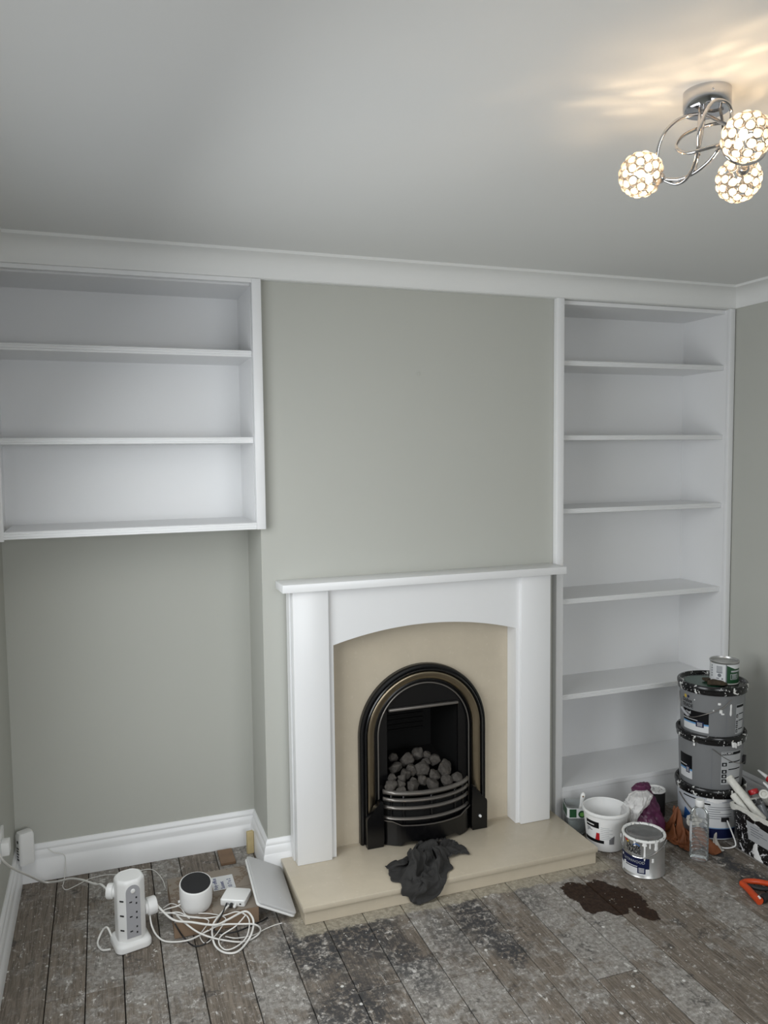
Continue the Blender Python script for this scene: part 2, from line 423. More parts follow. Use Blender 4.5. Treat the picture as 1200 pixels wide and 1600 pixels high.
# left wall with a window in it, out of frame beside the camera
bm = NB()
WY0, WY1, WZ0, WZ1 = -2.05, -.55, .72, 2.12
box(bm, XL - .1, XL, WY1, YB + .1, -.06, ZC); box(bm, XL - .1, XL, YREAR - .1, WY0, -.06, ZC)
box(bm, XL - .1, XL, WY0, WY1, -.06, WZ0); box(bm, XL - .1, XL, WY0, WY1, WZ1, ZC)
struct('wall_left', bm, m_wall)
bm = NB()
RX0, RX1, RZ0, RZ1 = -.5, 1.4, .8, 2.1
box(bm, XL - .1, RX0, YREAR - .1, YREAR, -.06, ZC); box(bm, RX1, XR + .1, YREAR - .1, YREAR, -.06, ZC)
box(bm, RX0, RX1, YREAR - .1, YREAR, -.06, RZ0); box(bm, RX0, RX1, YREAR - .1, YREAR, RZ1, ZC)
struct('wall_rear', bm, m_wall)
def window(n, o, u, ln, z0, z1):
    """frame in a wall opening; o = corner, u = unit 2-D direction, ln = length"""
    def bar(bm, a, b, c, d):
        pts = []
        nx, ny = -u[1], u[0]
        for s in (a, b):
            for w in (-.02, .02):
                for z in (c, d): pts.append((o[0] + u[0] * s + nx * w, o[1] + u[1] * s + ny * w, z))
        vs_ = [bm.verts.new(p) for p in pts]
        for f in [(0, 1, 3, 2), (4, 6, 7, 5), (0, 4, 5, 1), (2, 3, 7, 6), (0, 2, 6, 4), (1, 5, 7, 3)]: bm.faces.new([vs_[i] for i in f])
    bm = NB(); t = .05
    bar(bm, 0, ln, z0, z0 + t); bar(bm, 0, ln, z1 - t, z1); bar(bm, 0, t, z0 + t, z1 - t); bar(bm, ln - t, ln, z0 + t, z1 - t); bar(bm, ln / 2 - .025, ln / 2 + .025, z0 + t, z1 - t)
    w = struct('window_%d' % n, bm, m_white)
    return w
window(1, (XL - .03, WY0), (0, 1), WY1 - WY0, WZ0, WZ1)
window(2, (RX0, YREAR - .04), (1, 0), RX1 - RX0, RZ0, RZ1)
# chimney breast with a real fire opening
FX0, FX1, FZ1 = .44, .79, .64
bm = NB()
box(bm, BL, FX0, 0, YB, -.02, ZC); box(bm, FX1, BR, 0, YB, -.02, ZC); box(bm, FX0, FX1, 0, YB, FZ1, ZC); box(bm, FX0, FX1, 0, YB, -.02, .09)
struct('wall_chimney', bm, m_wall)
# fascia board that carries the coving across breast and bookcases
struct('trim_1', B(XL, XR, CYF, -.001, KZ - .002, ZC), m_cove)
# coving
prof = [(0, KZ), (.007, KZ), (.009, KZ + .004)]
for k in range(1, 9):
    a = k / 9 * PI / 2
    prof.append((.009 + .062 * (1 - math.cos(a)), KZ + .004 + .070 * math.sin(a) * .99))
prof += [(.074, ZC - .011), (.086, ZC - .011), (.086, ZC), (0, ZC)]
for nm, s in zip(('trim_2', 'trim_3', 'trim_4', 'trim_5'), sweep(prof, [(XL, YREAR), (XL, CYF), (XR, CYF), (XR, YREAR), (XL, YREAR)])):
    struct(nm, s, m_cove, smooth=True)
# skirting
bp = [(0, 0), (.021, 0), (.021, .088), (.0185, .091), (.0185, .094), (.0165, .104), (.0155, .114), (.0115, .121), (.0105, .124), (.0115, .1265), (.010, .134), (.0065, .141), (.004, .147), (0, .147)]
segs = sweep(bp, [(XL, YREAR), (XL, YB), (BL, YB), (BL, 0), (.047, 0)])
for nm, s in zip(('baseboard_left', 'baseboard_back', 'baseboard_return', 'baseboard_chimney'), segs):
    struct(nm, s, m_white, smooth=True)
struct('baseboard_right', sweep(bp, [(XR, CYF), (XR, YREAR)])[0], m_white, smooth=True)
struct('baseboard_rear', sweep(bp, [(XR, YREAR), (XL, YREAR)])[0], m_white, smooth=True)

# ---------------------------------------------------------------- bookcases
def nosed_shelf(parent, x0, x1, yf, yb, z0, z1):
    h = z1 - z0
    o = [(yb, z0), (yf + .004, z0), (yf, z0 + .002), (yf, z0 + h * .28), (yf + .0025, z0 + h * .31), (yf + .0025, z0 + h * .36), (yf, z0 + h * .39), (yf, z0 + h * .63), (yf + .0025, z0 + h * .66),
         (yf + .0025, z0 + h * .71), (yf, z0 + h * .74), (yf, z1 - .003), (yf + .003, z1), (yb, z1)]
    bm = prism(NB(), o, lambda u, v, d: (d, u, v), x0, x1)
    return obj('shelf', bm, m_white, parent, smooth=False)
t = thing('alcove_bookcase', 'short white three-bay bookcase hung over the empty left alcove', 'bookcase', (-.5, .1, 1.382))
def at(t, o): o.location = -Vector(t.location); return o
LX0, LX1 = -.940, -.066
YP = .284
at(t, obj('back_panel', B(XL + .004, BL - .002, YP, YB - .001, 1.384, KZ - .004), m_white, t, False))
at(t, obj('side_panel', B(XL + .001, XL + .018, CYF + .02, YP, 1.384, KZ - .003), m_white, t, False))
at(t, obj('side_panel', B(-.068, BL - .001, .001, YP, 1.384, KZ - .003), m_white, t, False))
at(t, obj('top_panel', B(XL + .018, -.068, .0, YP, KZ - .022, KZ - .004), m_white, t, False))
at(t, obj('stile', B(XL + .001, LX0, CYF - .004, CYF + .02, 1.376, KZ - .001, bev=.002), m_white, t))
at(t, obj('stile', B(-.067, -.032, CYF - .004, -.002, 1.382, KZ - .001, bev=.002), m_white, t))
at(t, obj('head_rail', B(LX0, -.067, CYF - .002, CYF + .02, KZ - .017, KZ - .001, bev=.001, seg=1), m_white, t))
for z0, z1, yf in ((1.382, 1.409, CYF - .002), (1.709, 1.733, -.008), (2.032, 2.058, -.008)):
    at(t, nosed_shelf(t, (LX0 if yf < -.02 else XL + .018), (-.0675), yf, YP, z0, z1))
t = thing('alcove_bookcase', 'tall white bookcase of six bays filling the right alcove to floor level', 'bookcase', (1.73, .1, 0))
at(t, obj('back_panel', B(BR + .002, XR - .002, YP, YB - .001, .02, KZ - .004), m_white, t, False))
at(t, obj('side_panel', B(BR + .001, 1.277, .0, YP, .0, KZ - .003), m_white, t, False))
at(t, obj('side_panel', B(2.171, XR - .004, CYF + .018, YP, .0, KZ - .003), m_white, t, False))
at(t, obj('top_panel', B(1.277, 2.171, .0, YP, KZ - .020, KZ - .003), m_white, t, False))
at(t, obj('stile', B(1.243, 1.278, CYF - .003, -.001, .0, KZ - .001, bev=.003), m_white, t))
at(t, obj('stile', B(2.170, XR - .005, CYF - .003, CYF + .018, .0, KZ - .001, bev=.002), m_white, t))
for z1, h in ((2.062, .023), (1.736, .022), (1.412, .022), (1.008, .024), (.572, .024)):
    at(t, nosed_shelf(t, 1.2775, 2.170, .003, YP, z1 - h, z1))
at(t, obj('shelf', B(1.2785, 2.1695, CYF, YP, .140, .162, bev=.001, seg=1), m_white, t, False))
at(t, obj('plinth', B(1.2785, 2.1695, CYF + .002, CYF + .02, .0, .1395), m_white, t, False))
# small filled hole in the wall above the fire
bm = NB(); lathe(bm, [(.0075, 0), (.0085, .0012), (.006, .002), (.0045, .0015), (.0035, -.004)], 14)
bmesh.ops.rotate(bm, verts=bm.verts, matrix=Matrix.Rotation(PI / 2, 3, 'X'))
tag(obj('wall_plug', bm, m_wall, loc=(.611, -.0002, 1.987)), 'tiny painted-over wall plug in the grey chimney breast above the mantel', 'wall plug')

# ---------------------------------------------------------------- fireplace
t = thing('marble_back_panel', 'cream marble slab on the breast, behind the black arched fire', 'marble panel', (.61, -.006, HZ))
bm = NB()
for a in ((.190, FX0, HZ, 1.02), (FX1, 1.03, HZ, 1.02), (FX0, FX1, FZ1, 1.02)): box(bm, a[0], a[1], -.012, -.0005, a[2], a[3])
at(t, obj('slab', bm, m_marble, t, False))
t = thing('hearth', 'low cream marble hearth on the floor in front of the fire', 'hearth', (.61, -.2, 0))
bm = B(0, 1.22, -.392, -.0215, .0495, HZ, bev=.0022); box(bm, .0485, 1.2185, -.0230, -.0125, .0495, HZ - .0001)
at(t, obj('slab', bm, m_marble, t))
at(t, obj('plinth', B(.007, 1.216, -.383, -.0215, 0, .049, bev=.001, seg=1), m_marble, t))
t = thing('fireplace_surround', 'white painted timber fire surround with a shallow arch', 'fireplace surround', (.61, -.06, HZ))
zt, zb = 1.177, 1.146
at(t, obj('mantel_shelf', B(.006, 1.233, -.131, -.001, zb, zt, bev=.0018), m_white, t))
for x0, x1 in ((.049, .189), (1.029, 1.171)):
    at(t, obj('pilaster', B(x0, x1, -.105, -.0605, HZ + .0005, zb - .0005, bev=.0016), m_white, t))
# arched frieze board with its two legs
cx, ap, sp, half = .612, .977, .922, .401
Rr = (half * half + (ap - sp) ** 2) / (2 * (ap - sp)); cz = ap - Rr
o = [(.150, zb - .0007), (.150, HZ + .0005), (.211, HZ + .0005)]
a0 = math.asin(half / Rr)
o += [(cx + Rr * math.sin(-a0 + 2 * a0 * k / 28), cz + Rr * math.cos(-a0 + 2 * a0 * k / 28)) for k in range(29)]
o += [(1.013, HZ + .0005), (1.09, HZ + .0005), (1.09, zb - .0007)]
at(t, obj('frieze', prism(NB(), o, lambda u, v, d: (u, d, v), -.087, -.0605), m_white, t, False))
for x0, x1 in ((.044, .235), (1.0135, 1.176)):
    at(t, obj('side_box', B(x0, x1 if x0 > 1 else .2105, -.060, -.0125, HZ + .0005, zb - .0007), m_white, t, False))

# the black arched gas fire
t = thing('gas_fire', 'black cast iron gas fire with a bronze arch and curved grate', 'fire', (.61, -.05, HZ))
FCX, FCZ = .612, .513
def archpath(r, y, n=40):
    pts = [(FCX - r, y, HZ + .001), (FCX - r, y, .30)]
    for k in range(n + 1):
        a = PI - PI * k / n; pts.append((FCX + r * math.cos(a), y, FCZ + r * math.sin(a)))
    return pts + [(FCX + r, y, .30), (FCX + r, y, HZ + .001)]
def archband(prof):
    rings = list(zip(*[archpath(r, y) for r, y in prof]))
    return loft(NB(), [list(r) for r in rings])
at(t, obj('arch_frame', archband([(.283, -.0125), (.283, -.034), (.279, -.041), (.272, -.042), (.270, -.036), (.266, -.036), (.265, -.050), (.261, -.053), (.257, -.050), (.254, -.042), (.254, -.0125)]), m_black, t, angle=25))
at(t, obj('bronze_band', archband([(.2538, -.0135), (.2538, -.046), (.251, -.049), (.245, -.0495), (.238, -.048), (.230, -.0455), (.223, -.042), (.220, -.036), (.220, -.0135)]), m_bronze, t, angle=60))
at(t, obj('inner_arch', archband([(.2198, -.0135), (.2198, -.034), (.215, -.036), (.211, -.030), (.207, -.030), (.205, -.036), (.202, -.036), (.200, -.028), (.200, -.0135)]), m_black, t, angle=25))
at(t, obj('inner_line', archband([(.2065, -.034), (.2055, -.0385), (.2035, -.0392), (.2018, -.0385), (.2012, -.034)]), m_grate, t, angle=60))
# plate inside the arch with a square opening
o = []
ph = NB()
fo = (.452, .772, .615)
n = 30
arc = [(FCX + .201 * math.cos(PI - PI * k / n), FCZ + .201 * math.sin(PI - PI * k / n)) for k in range(n + 1)]
outl = [(FCX - .201, HZ + .001)] + arc + [(FCX + .201, HZ + .001), (fo[1], HZ + .001), (fo[1], fo[2]), (fo[0], fo[2]), (fo[0], HZ + .001)]
at(t, obj('face_plate', prism(ph, outl, lambda u, v, d: (u, d, v), -.022, -.013), m_black, t, False))
at(t, obj('lintel_bar', B(fo[0] + .004, fo[1] - .004, -.040, -.0225, .610, .621, bev=.003), m_grate, t))
# firebox: splayed sides, ribbed back
bm = NB()
fb = [(fo[0], -.012), (.49, .20), (.74, .20), (fo[1], -.012)]
def wallq(bm, a, b, z0, z1):
    v = [bm.verts.new((a[0], a[1], z0)), bm.verts.new((b[0], b[1], z0)), bm.verts.new((b[0], b[1], z1)), bm.verts.new((a[0], a[1], z1))]; bm.faces.new(v)
for a, b in zip(fb, fb[1:]): wallq(bm, a, b, .095, .632)
bm.faces.new([bm.verts.new((x, y, .632)) for x, y in fb]); bm.faces.new([bm.verts.new((x, y, .095)) for x, y in fb])
bmesh.ops.remove_doubles(bm, verts=bm.verts, dist=1e-5)
fbx = at(t, obj('firebox', bm, m_blackmatt, t, False))
for k in range(5):
    rb = obj('rib', B(.53, .70, .190, .199, .44 + k * .022, .449 + k * .022, bev=.002, seg=1), m_blackmatt, fbx)
at(t, obj('coal_bed', prism(NB(), [(-.015, .10), (.19, .10), (.19, .36), (-.005, .275)], lambda u, v, d: (d, u, v), .47, .755), m_blackmatt, t, False))
def bowed(x0, x1, ye, ym, z0, z1, th, n=20):
    rings = []
    for k in range(n + 1):
        s = k / n; x = x0 + (x1 - x0) * s
        q = 1 - (2 * s - 1) ** 2
        y = ye + (ym - ye) * (q ** .8 if q > 0 else 0)
        rings.append([(x, y, z0), (x, y - th * .6, z0 + .001), (x, y - th, (z0 + z1) / 2), (x, y - th * .6, z1 - .001), (x, y, z1), (x, y + th * .3, (z0 + z1) / 2)])
    return loft(NB(), rings)
gr = at(t, obj('grate_bar', bowed(.420, .800, -.052, -.122, .281, .299, .015), m_grate, t, angle=60))
for z0, z1 in ((.252, .267), (.219, .234), (.175, .189)):
    at(t, obj('grate_bar', bowed(.420, .800, -.052, -.120, z0, z1, .012), m_grate, t, angle=60))
for s in (.08, .2, .8, .92, .5):
    x = .42 + .38 * s; y = -.052 - .068 * (1 - (2 * s - 1) ** 2) ** .8
    at(t, obj('grate_post', B(x - .005, x + .005, y + .002, y + .012, .160, .284, bev=.002, seg=1), m_black, t))
at(t, obj('grate_shield', bowed(.424, .796, -.046, -.106, .10, .262, .003), m_blackmatt, t, angle=60))
# ash-pan cover: bowed black skirt with a stepped lip, resting on two toes
n = 24; rings = []
for k in range(n + 1):
    s = k / n; x = .415 + .392 * s; y = -.056 - .072 * max(0, (1 - (2 * s - 1) ** 2)) ** .8
    ztop = .160 + (.014 if (s < .10 or s > .90) else 0.) + (.007 if .10 <= s < .13 or .87 < s <= .90 else 0)
    zbot = HZ + .0008 if (s < .17 or s > .83) else HZ + .006 + .012 * min(1, min(s - .17, .83 - s) / .05)
    rings.append([(x, y, zbot), (x, y - .004, zbot + .004), (x, y - .004, ztop - .004), (x, y - .011, ztop - .002), (x, y - .011, ztop), (x, y + .01, ztop + .001), (x, y + .01, zbot)])
at(t, obj('ash_pan_cover', loft(NB(), rings), m_black, t, False))
at(t, obj('ash_pan_lip', loft(NB(), [[(r[3][0], r[3][1] - .001, r[4][2] - .0005), (r[3][0], r[3][1] - .001, r[4][2] + .0025), (r[3][0], r[3][1] + .004, r[4][2] + .0025), (r[3][0], r[3][1] + .004, r[4][2] - .0005)] for r in rings]), m_grate, t, False))
for sx in (-1, 1):
    ol = [(.200, HZ + .0008), (.268, HZ + .0008), (.269, .186), (.266, .196), (.258, .204), (.248, .212), (.240, .222), (.233, .236), (.224, .243), (.219, .245), (.216, .256), (.208, .260), (.199, .254), (.196, .10)]
    bm = prism(NB(), [(FCX + sx * u, v) for u, v in ol], lambda u, v, d: (u, d, v), -.080, -.0545)
    bevel_all(bm, .005, 3, 50)
    at(t, obj('foot_block', bm, m_black, t))
bm = NB(); lathe(bm, [(.006, 0), (.006, .006), (.004, .009)], 14)
bmesh.ops.rotate(bm, verts=bm.verts, matrix=Matrix.Rotation(PI / 2, 3, 'X'))
bmesh.ops.translate(bm, verts=bm.verts, vec=(.846, -.0800, .128))
kn = at(t, obj('white_disc', bm, m_plastic_white, t)); kn['label'] = 'small raised white disc'  # small raised white disc on the right foot block

# ceramic coals
def rock(r, seed, sq=(1, 1, 1), ang=.35):
    bm = NB(); bmesh.ops.create_icosphere(bm, subdivisions=4, radius=1)
    off = Vector((seed * 3.7, seed * 1.3, seed * 7.1))
    for v in bm.verts:
        n = v.co.normalized()
        d = 1 + ang * mnoise.noise(n * 1.1 + off) + .14 * mnoise.noise(n * 2.7 + off) + .07 * mnoise.noise(n * 7 + off)
        for q in range(11):   # flat knapped faces
            f = Vector((mnoise.noise(off + Vector((q, 0, 0))), mnoise.noise(off + Vector((0, q + 5.5, 0))), mnoise.noise(off + Vector((0, 0, q + 9.5))))).normalized()
            c = n.dot(f)
            if c > .40: d = min(d, (.66 + .16 * mnoise.noise(off + Vector((q * 2.3, 4, 1)))) / c + .06)
        v.co = Vector((n.x * sq[0], n.y * sq[1], n.z * sq[2])) * d * r
    return bm
coals = [(.621, .042, .382, .0263, 'rounded speckled coal crowning the heap at the back'), (.683, .012, .364, .0291, 'knobbly grey coal high on the right of the heap'),
 (.712, -.033, .335, .0343, 'largest dark coal on the right flank of the heap'), (.614, -.017, .345, .0341, 'large smooth oval coal in the middle of the heap'),
 (.510, .047, .385, .0188, 'dim coal against the left side of the firebox, topmost there'), (.559, .025, .371, .0271, 'wide shadowed coal behind the big oval coal, to its left'),
 (.502, .002, .357, .0267, 'slanting long coal on the left flank of the heap'), (.563, -.015, .347, .0232, 'cracked coal touching the left of the big oval coal'),
 (.533, -.032, .336, .0213, 'square pale ridged coal left of centre'), (.511, -.050, .325, .0211, 'small dark notched coal above the front left row'),
 (.555, -.059, .319, .0141, 'tiny coal sunk in the gap at the heap centre'), (.592, -.070, .313, .0240, 'upright tapered coal in the middle of the front row'),
 (.653, -.057, .320, .0267, 'pale ringed coal just right of the upright tapered one'), (.697, -.080, .306, .0242, 'blocky coal behind the right half of the top grate bar'),
 (.743, -.078, .308, .0207, 'rough coal at the right end of the top grate bar'), (.633, -.090, .300, .0264, 'pitted dome-shaped coal resting on the top grate bar'),
 (.543, -.082, .305, .0297, 'broad cleft coal resting on the grate left of centre'), (.498, -.070, .313, .0175, 'small flat coal between the left block and the cleft coal'),
 (.455, -.069, .313, .0244, 'squarish coal at the left end of the top grate bar'), (.490, -.093, .298, .0191, 'small pale coal low behind the grate at its left'),
 (.468, -.040, .331, .0176, 'dim coal behind the squarish left end coal'), (.640, .007, .360, .0174, 'small coal wedged above the big oval coal'), (.657, .033, .376, .0183, 'shadowed coal beside the crowning coal, on its right')]
for i, (x, y, z, r, lb) in enumerate(coals):
    o = tag(obj('ceramic_coal', rock(r * 1.14, i + 1.3, (1.0 + .25 * mnoise.noise((i * 2.1, 0, 0)), 1.05, .92 + .2 * mnoise.noise((0, i * 3.1, 0)))), m_coal, loc=(x, y + .012, z - .004), angle=60), lb, 'coal', 'ceramic coals in the fire basket')
    o.rotation_euler = (random.uniform(-.6, .6), random.uniform(-.6, .6), random.uniform(0, 6))
tag(obj('ceramic_coal', rock(.014, 44, (1.2, 1, .9)), m_coal, loc=(.632, -.155, HZ + .011), angle=60), 'stray grey coal on the hearth behind the crumpled dark cloth', 'coal')

# ---------------------------------------------------------------- crumpled cloths
# vertex grids of three crumpled cloths: running x, y, z differences in half millimetres
CLOTH = {
'dark': (60, 54, [836,-820,17,16,4,-5,12,-13,3,18,4,-7,17,4,9,14,6,-10,16,1,5,12,-5,6,13,1,3,10,0,4,9,0,4,8,0,5,8,0,4,6,0,5,7,0,7,9,0,7,9,2,10,9,3,10,12,9,9,4,5,15,
9,-4,12,7,3,13,4,2,13,6,11,6,8,9,6,6,12,-2,7,12,-2,9,13,-1,9,9,0,11,3,0,10,5,3,11,4,-2,9,4,-1,6,6,0,5,7,0,2,9,1,0,11,1,0,13,0,-1,12,-1,2,12,0,
3,11,0,5,11,1,5,13,5,-5,14,4,11,11,-6,7,-16,6,18,4,7,14,13,5,15,2,-12,17,-6,3,12,13,0,9,-8,-14,15,-2,6,13,4,-2,2,-12,1,9,-2,-4,3,-7,3,6,-4,-2,6,-1,2,-1,5,-4,
-490,-213,-126,17,1,-2,9,-11,-11,17,0,10,14,12,-6,17,5,4,14,-6,7,14,4,-1,13,2,2,12,0,1,10,0,3,8,0,3,7,-1,4,8,-1,4,7,0,5,8,0,8,6,3,11,7,3,13,8,5,15,6,-5,15,
7,6,13,6,-1,13,5,8,11,6,5,10,5,13,-1,6,12,-3,8,13,-1,9,13,3,8,10,-3,11,3,0,11,5,1,9,6,1,7,6,2,5,8,2,3,9,-1,3,10,-1,1,10,-1,1,11,-4,1,11,1,2,9,6,
11,7,1,4,11,-7,8,10,2,-5,12,7,8,13,-4,6,-14,6,18,-3,6,14,11,6,13,6,-12,18,-5,0,12,12,3,13,1,-11,11,-14,-2,13,6,7,8,-2,-9,9,-1,7,5,-4,-5,6,-3,-2,2,1,6,7,0,1,
-488,-215,-132,9,0,-13,17,-7,0,7,2,17,13,11,-6,14,-10,6,16,7,-2,14,3,3,13,2,2,11,-1,3,11,2,-1,9,0,2,8,-1,3,7,-1,5,6,-1,6,7,-1,9,3,-4,11,7,5,12,9,-3,15,5,1,18,
6,8,13,8,2,12,5,0,14,5,11,-4,4,13,0,5,12,1,8,12,4,9,13,-4,9,13,5,9,6,-3,11,6,-1,9,6,3,7,7,1,7,7,-5,4,10,0,2,10,-2,1,11,1,0,11,2,1,11,2,9,6,-2,
11,4,9,4,11,-8,10,8,-3,-6,12,7,9,12,-1,7,-13,7,14,-7,7,15,8,4,10,8,-10,16,-5,-6,13,12,1,15,8,1,9,-14,3,9,9,-9,13,3,-3,11,0,-2,9,-1,0,8,-2,1,7,-3,1,-3,2,6,
-480,-227,-144,13,7,1,-5,-14,8,10,14,7,12,-12,6,17,7,-5,16,4,4,14,1,5,12,5,0,12,1,1,10,0,3,10,-1,2,8,-1,3,8,-2,4,7,-1,6,6,-2,8,7,-2,10,4,-6,12,7,-1,14,6,7,17,
4,3,17,7,7,11,7,4,11,3,9,-9,4,11,2,7,9,6,6,12,-3,9,12,-3,9,13,1,9,14,5,8,10,-1,9,5,-6,9,8,0,7,7,6,4,10,-4,5,8,6,1,12,1,2,11,3,6,7,5,4,7,-12,
14,2,-2,6,9,8,3,6,-12,7,9,8,6,13,1,5,-11,7,10,-7,8,12,7,5,10,5,-14,15,-1,-8,14,8,-4,12,13,1,17,-5,2,6,3,14,12,4,0,12,3,0,10,1,-2,10,0,-4,5,1,-7,5,1,-6,
-486,-232,-127,-3,-8,-12,1,3,16,10,-11,8,15,8,0,16,1,6,15,7,4,13,1,5,12,-4,3,12,2,3,8,-7,-1,10,-1,3,9,-1,3,8,0,4,9,-1,5,8,-1,6,7,0,9,7,1,11,7,-4,13,4,8,16,
5,2,19,4,7,13,6,11,-3,5,11,-3,6,7,8,5,10,-2,6,10,-4,8,10,-2,10,11,-2,11,12,1,8,14,1,8,10,11,6,11,1,5,11,-5,8,10,0,5,5,10,6,10,3,4,11,4,1,9,-6,10,7,-7,
13,-4,3,-2,12,-8,13,1,3,10,5,-8,8,12,3,1,-4,12,4,-8,8,11,7,1,12,6,-5,9,1,-13,15,8,-2,14,4,10,17,6,-1,13,3,-9,4,9,10,13,3,-1,12,2,-1,10,1,-1,10,0,-2,6,1,-8,
-500,-246,-141,-6,-11,8,6,-7,11,13,8,4,14,2,9,14,4,8,14,-6,6,11,2,8,12,2,7,11,1,4,9,-6,2,7,8,0,10,0,3,10,0,3,10,-1,3,9,-6,4,9,-4,6,9,-2,8,9,-1,13,4,10,13,
8,8,14,1,11,15,8,10,6,-1,10,-8,7,8,-4,7,8,-2,7,8,-1,8,9,-1,10,7,3,8,12,-4,8,14,3,11,13,4,6,14,8,8,11,9,9,11,1,-2,12,-5,7,10,1,6,11,2,6,3,9,5,9,-8,
14,1,-5,14,-1,-1,-9,8,-7,7,1,-10,12,-4,-2,11,0,7,8,1,8,1,10,4,10,8,-1,14,0,3,13,9,-1,12,11,-3,11,-6,-13,12,11,-3,14,-5,1,14,6,-1,13,5,0,12,4,0,11,3,1,10,4,2,
-510,-258,-126,-10,-8,3,9,-6,9,14,0,5,11,7,10,13,-2,9,12,-9,10,9,-2,12,13,-2,4,14,2,-5,6,12,2,11,1,4,8,5,5,7,-1,8,8,-1,9,13,2,0,14,0,1,13,-2,3,6,-6,13,9,1,13,
1,15,9,9,13,9,0,13,13,9,10,3,3,9,-7,6,7,-6,7,7,-4,8,7,-3,9,7,-2,13,5,2,6,15,3,11,13,5,4,17,6,8,16,7,5,14,8,4,11,-4,1,13,-4,7,11,2,-1,3,12,13,0,3,
11,7,-7,12,4,-8,12,2,-6,-5,6,-11,9,-1,-9,10,-2,-5,9,-6,1,9,-2,2,11,4,1,8,10,0,9,12,-2,8,15,0,14,4,8,14,-2,7,10,2,-14,15,5,0,15,5,0,13,3,4,12,4,-4,12,3,0,
-523,-270,-126,9,-1,8,3,-6,12,10,-6,10,12,4,10,11,-8,10,11,-10,11,9,-9,13,14,-2,0,11,13,-1,12,7,-1,7,9,5,10,-4,2,7,-1,10,4,-2,13,10,-1,6,17,3,-2,15,5,2,11,9,6,6,-4,13,
8,13,7,0,16,4,7,14,9,8,11,12,10,10,4,7,4,-8,4,8,-7,6,6,-6,9,7,-4,11,7,-1,12,10,2,4,17,7,10,16,7,1,18,10,-1,17,5,4,12,-7,4,13,-1,7,11,2,7,5,11,-1,2,11,
14,1,-1,14,2,-6,6,6,-11,8,6,-9,8,-7,-6,6,3,-8,7,-6,1,9,1,0,5,7,-6,6,10,-1,11,8,6,8,12,1,15,-5,6,11,8,-11,17,3,-3,14,7,-10,15,1,6,15,4,-5,14,4,3,13,3,-5,
-526,-283,-115,10,2,8,11,-2,10,4,-9,12,13,-7,8,11,-5,13,10,-9,14,13,-3,16,12,5,-5,10,-9,2,12,9,-1,10,7,3,0,8,7,5,4,11,5,1,14,7,-5,8,18,-2,-5,19,3,-1,14,7,3,8,10,11,
8,12,4,1,16,2,7,14,6,10,12,7,9,10,11,10,10,8,9,2,-9,6,5,-8,8,6,-6,10,8,-3,10,12,2,7,16,6,1,20,8,1,18,11,7,13,-3,-3,14,-4,3,13,-1,6,12,4,9,10,6,-6,10,9,
9,-4,9,11,3,-10,14,-1,1,11,-1,-6,8,-1,-8,7,1,-6,6,3,-5,-1,3,-7,6,6,-2,7,8,1,8,11,1,11,-9,7,14,9,-6,15,8,-7,10,-2,-17,18,7,2,19,5,-4,16,3,-6,16,3,6,15,3,-6,
-529,-292,-105,12,-1,8,12,-2,10,10,-5,11,8,-13,8,11,-6,13,11,-7,15,14,6,14,12,5,0,11,-5,1,3,-8,8,5,10,3,8,0,9,4,4,12,-1,4,16,11,9,1,19,3,-11,15,5,-13,16,7,5,13,9,3,
6,11,10,5,11,8,9,11,5,6,14,3,11,11,6,9,11,11,11,10,11,9,4,-6,8,6,-7,8,9,-3,9,14,-1,-7,18,0,1,20,7,11,10,-5,9,9,6,3,14,-3,-1,14,4,7,11,8,-10,13,-4,-8,7,12,
13,4,5,13,5,-4,12,1,-4,12,0,-2,6,-2,-9,11,0,0,6,3,-4,3,5,-3,3,7,-2,4,9,-2,8,-12,1,11,7,-7,14,8,-7,17,7,-6,10,-3,-18,20,3,-6,20,6,-2,19,4,1,18,3,5,16,3,-6,
-529,-301,-95,13,-3,8,12,-1,10,10,-11,9,10,-10,10,10,-8,12,13,7,12,15,6,14,11,2,7,11,-2,2,-5,-7,8,-1,-4,12,4,6,10,2,8,11,4,9,6,17,6,-13,18,-1,-13,19,9,-6,18,7,2,13,9,4,
9,11,6,6,10,8,5,10,10,10,9,7,7,14,3,10,12,4,9,10,12,13,9,10,7,11,-2,9,9,-4,4,16,-3,-5,17,-3,2,10,-11,13,6,6,4,14,1,7,13,7,0,14,7,-8,17,-1,-16,8,-4,2,12,5,
12,-2,-5,19,-8,3,18,7,-6,16,6,-5,13,1,-5,5,-4,-10,2,6,-5,4,3,-4,6,4,-3,4,-9,3,3,11,-2,11,6,-2,11,6,-4,14,7,-6,18,-5,3,7,11,-15,22,5,-2,21,4,1,19,0,-4,18,5,1,
-527,-309,-88,13,-3,10,13,-3,10,10,-12,8,10,-10,11,13,-1,11,12,12,9,16,5,10,10,4,15,10,-3,5,-3,-4,10,-14,2,5,-3,10,14,0,-3,11,18,4,-6,16,-1,-17,22,6,-8,21,6,-1,18,9,0,13,11,1,
10,10,4,3,10,9,6,10,7,7,6,12,10,12,7,7,15,0,11,12,9,13,9,8,10,9,12,5,15,-3,-3,12,-9,-1,11,-10,5,15,-4,12,10,1,4,11,11,2,15,6,-7,16,-1,-8,17,7,-9,13,-6,6,6,-9,
15,-14,-2,24,1,1,21,-4,-5,17,7,-7,8,10,-11,4,-6,-11,10,-2,-2,9,0,-2,9,-1,-5,5,8,-1,3,10,1,7,-8,4,11,7,-4,12,8,-3,3,17,4,14,5,-10,16,5,-5,17,3,-6,19,2,5,20,1,3,
-524,-311,-85,14,-9,9,12,-1,12,12,-10,9,10,-9,11,14,6,8,14,4,10,12,12,6,14,4,11,6,1,15,-13,0,2,-12,3,9,-2,-1,10,7,-2,10,15,4,-8,16,-1,-17,24,6,-2,23,4,1,16,12,-4,13,12,-3,
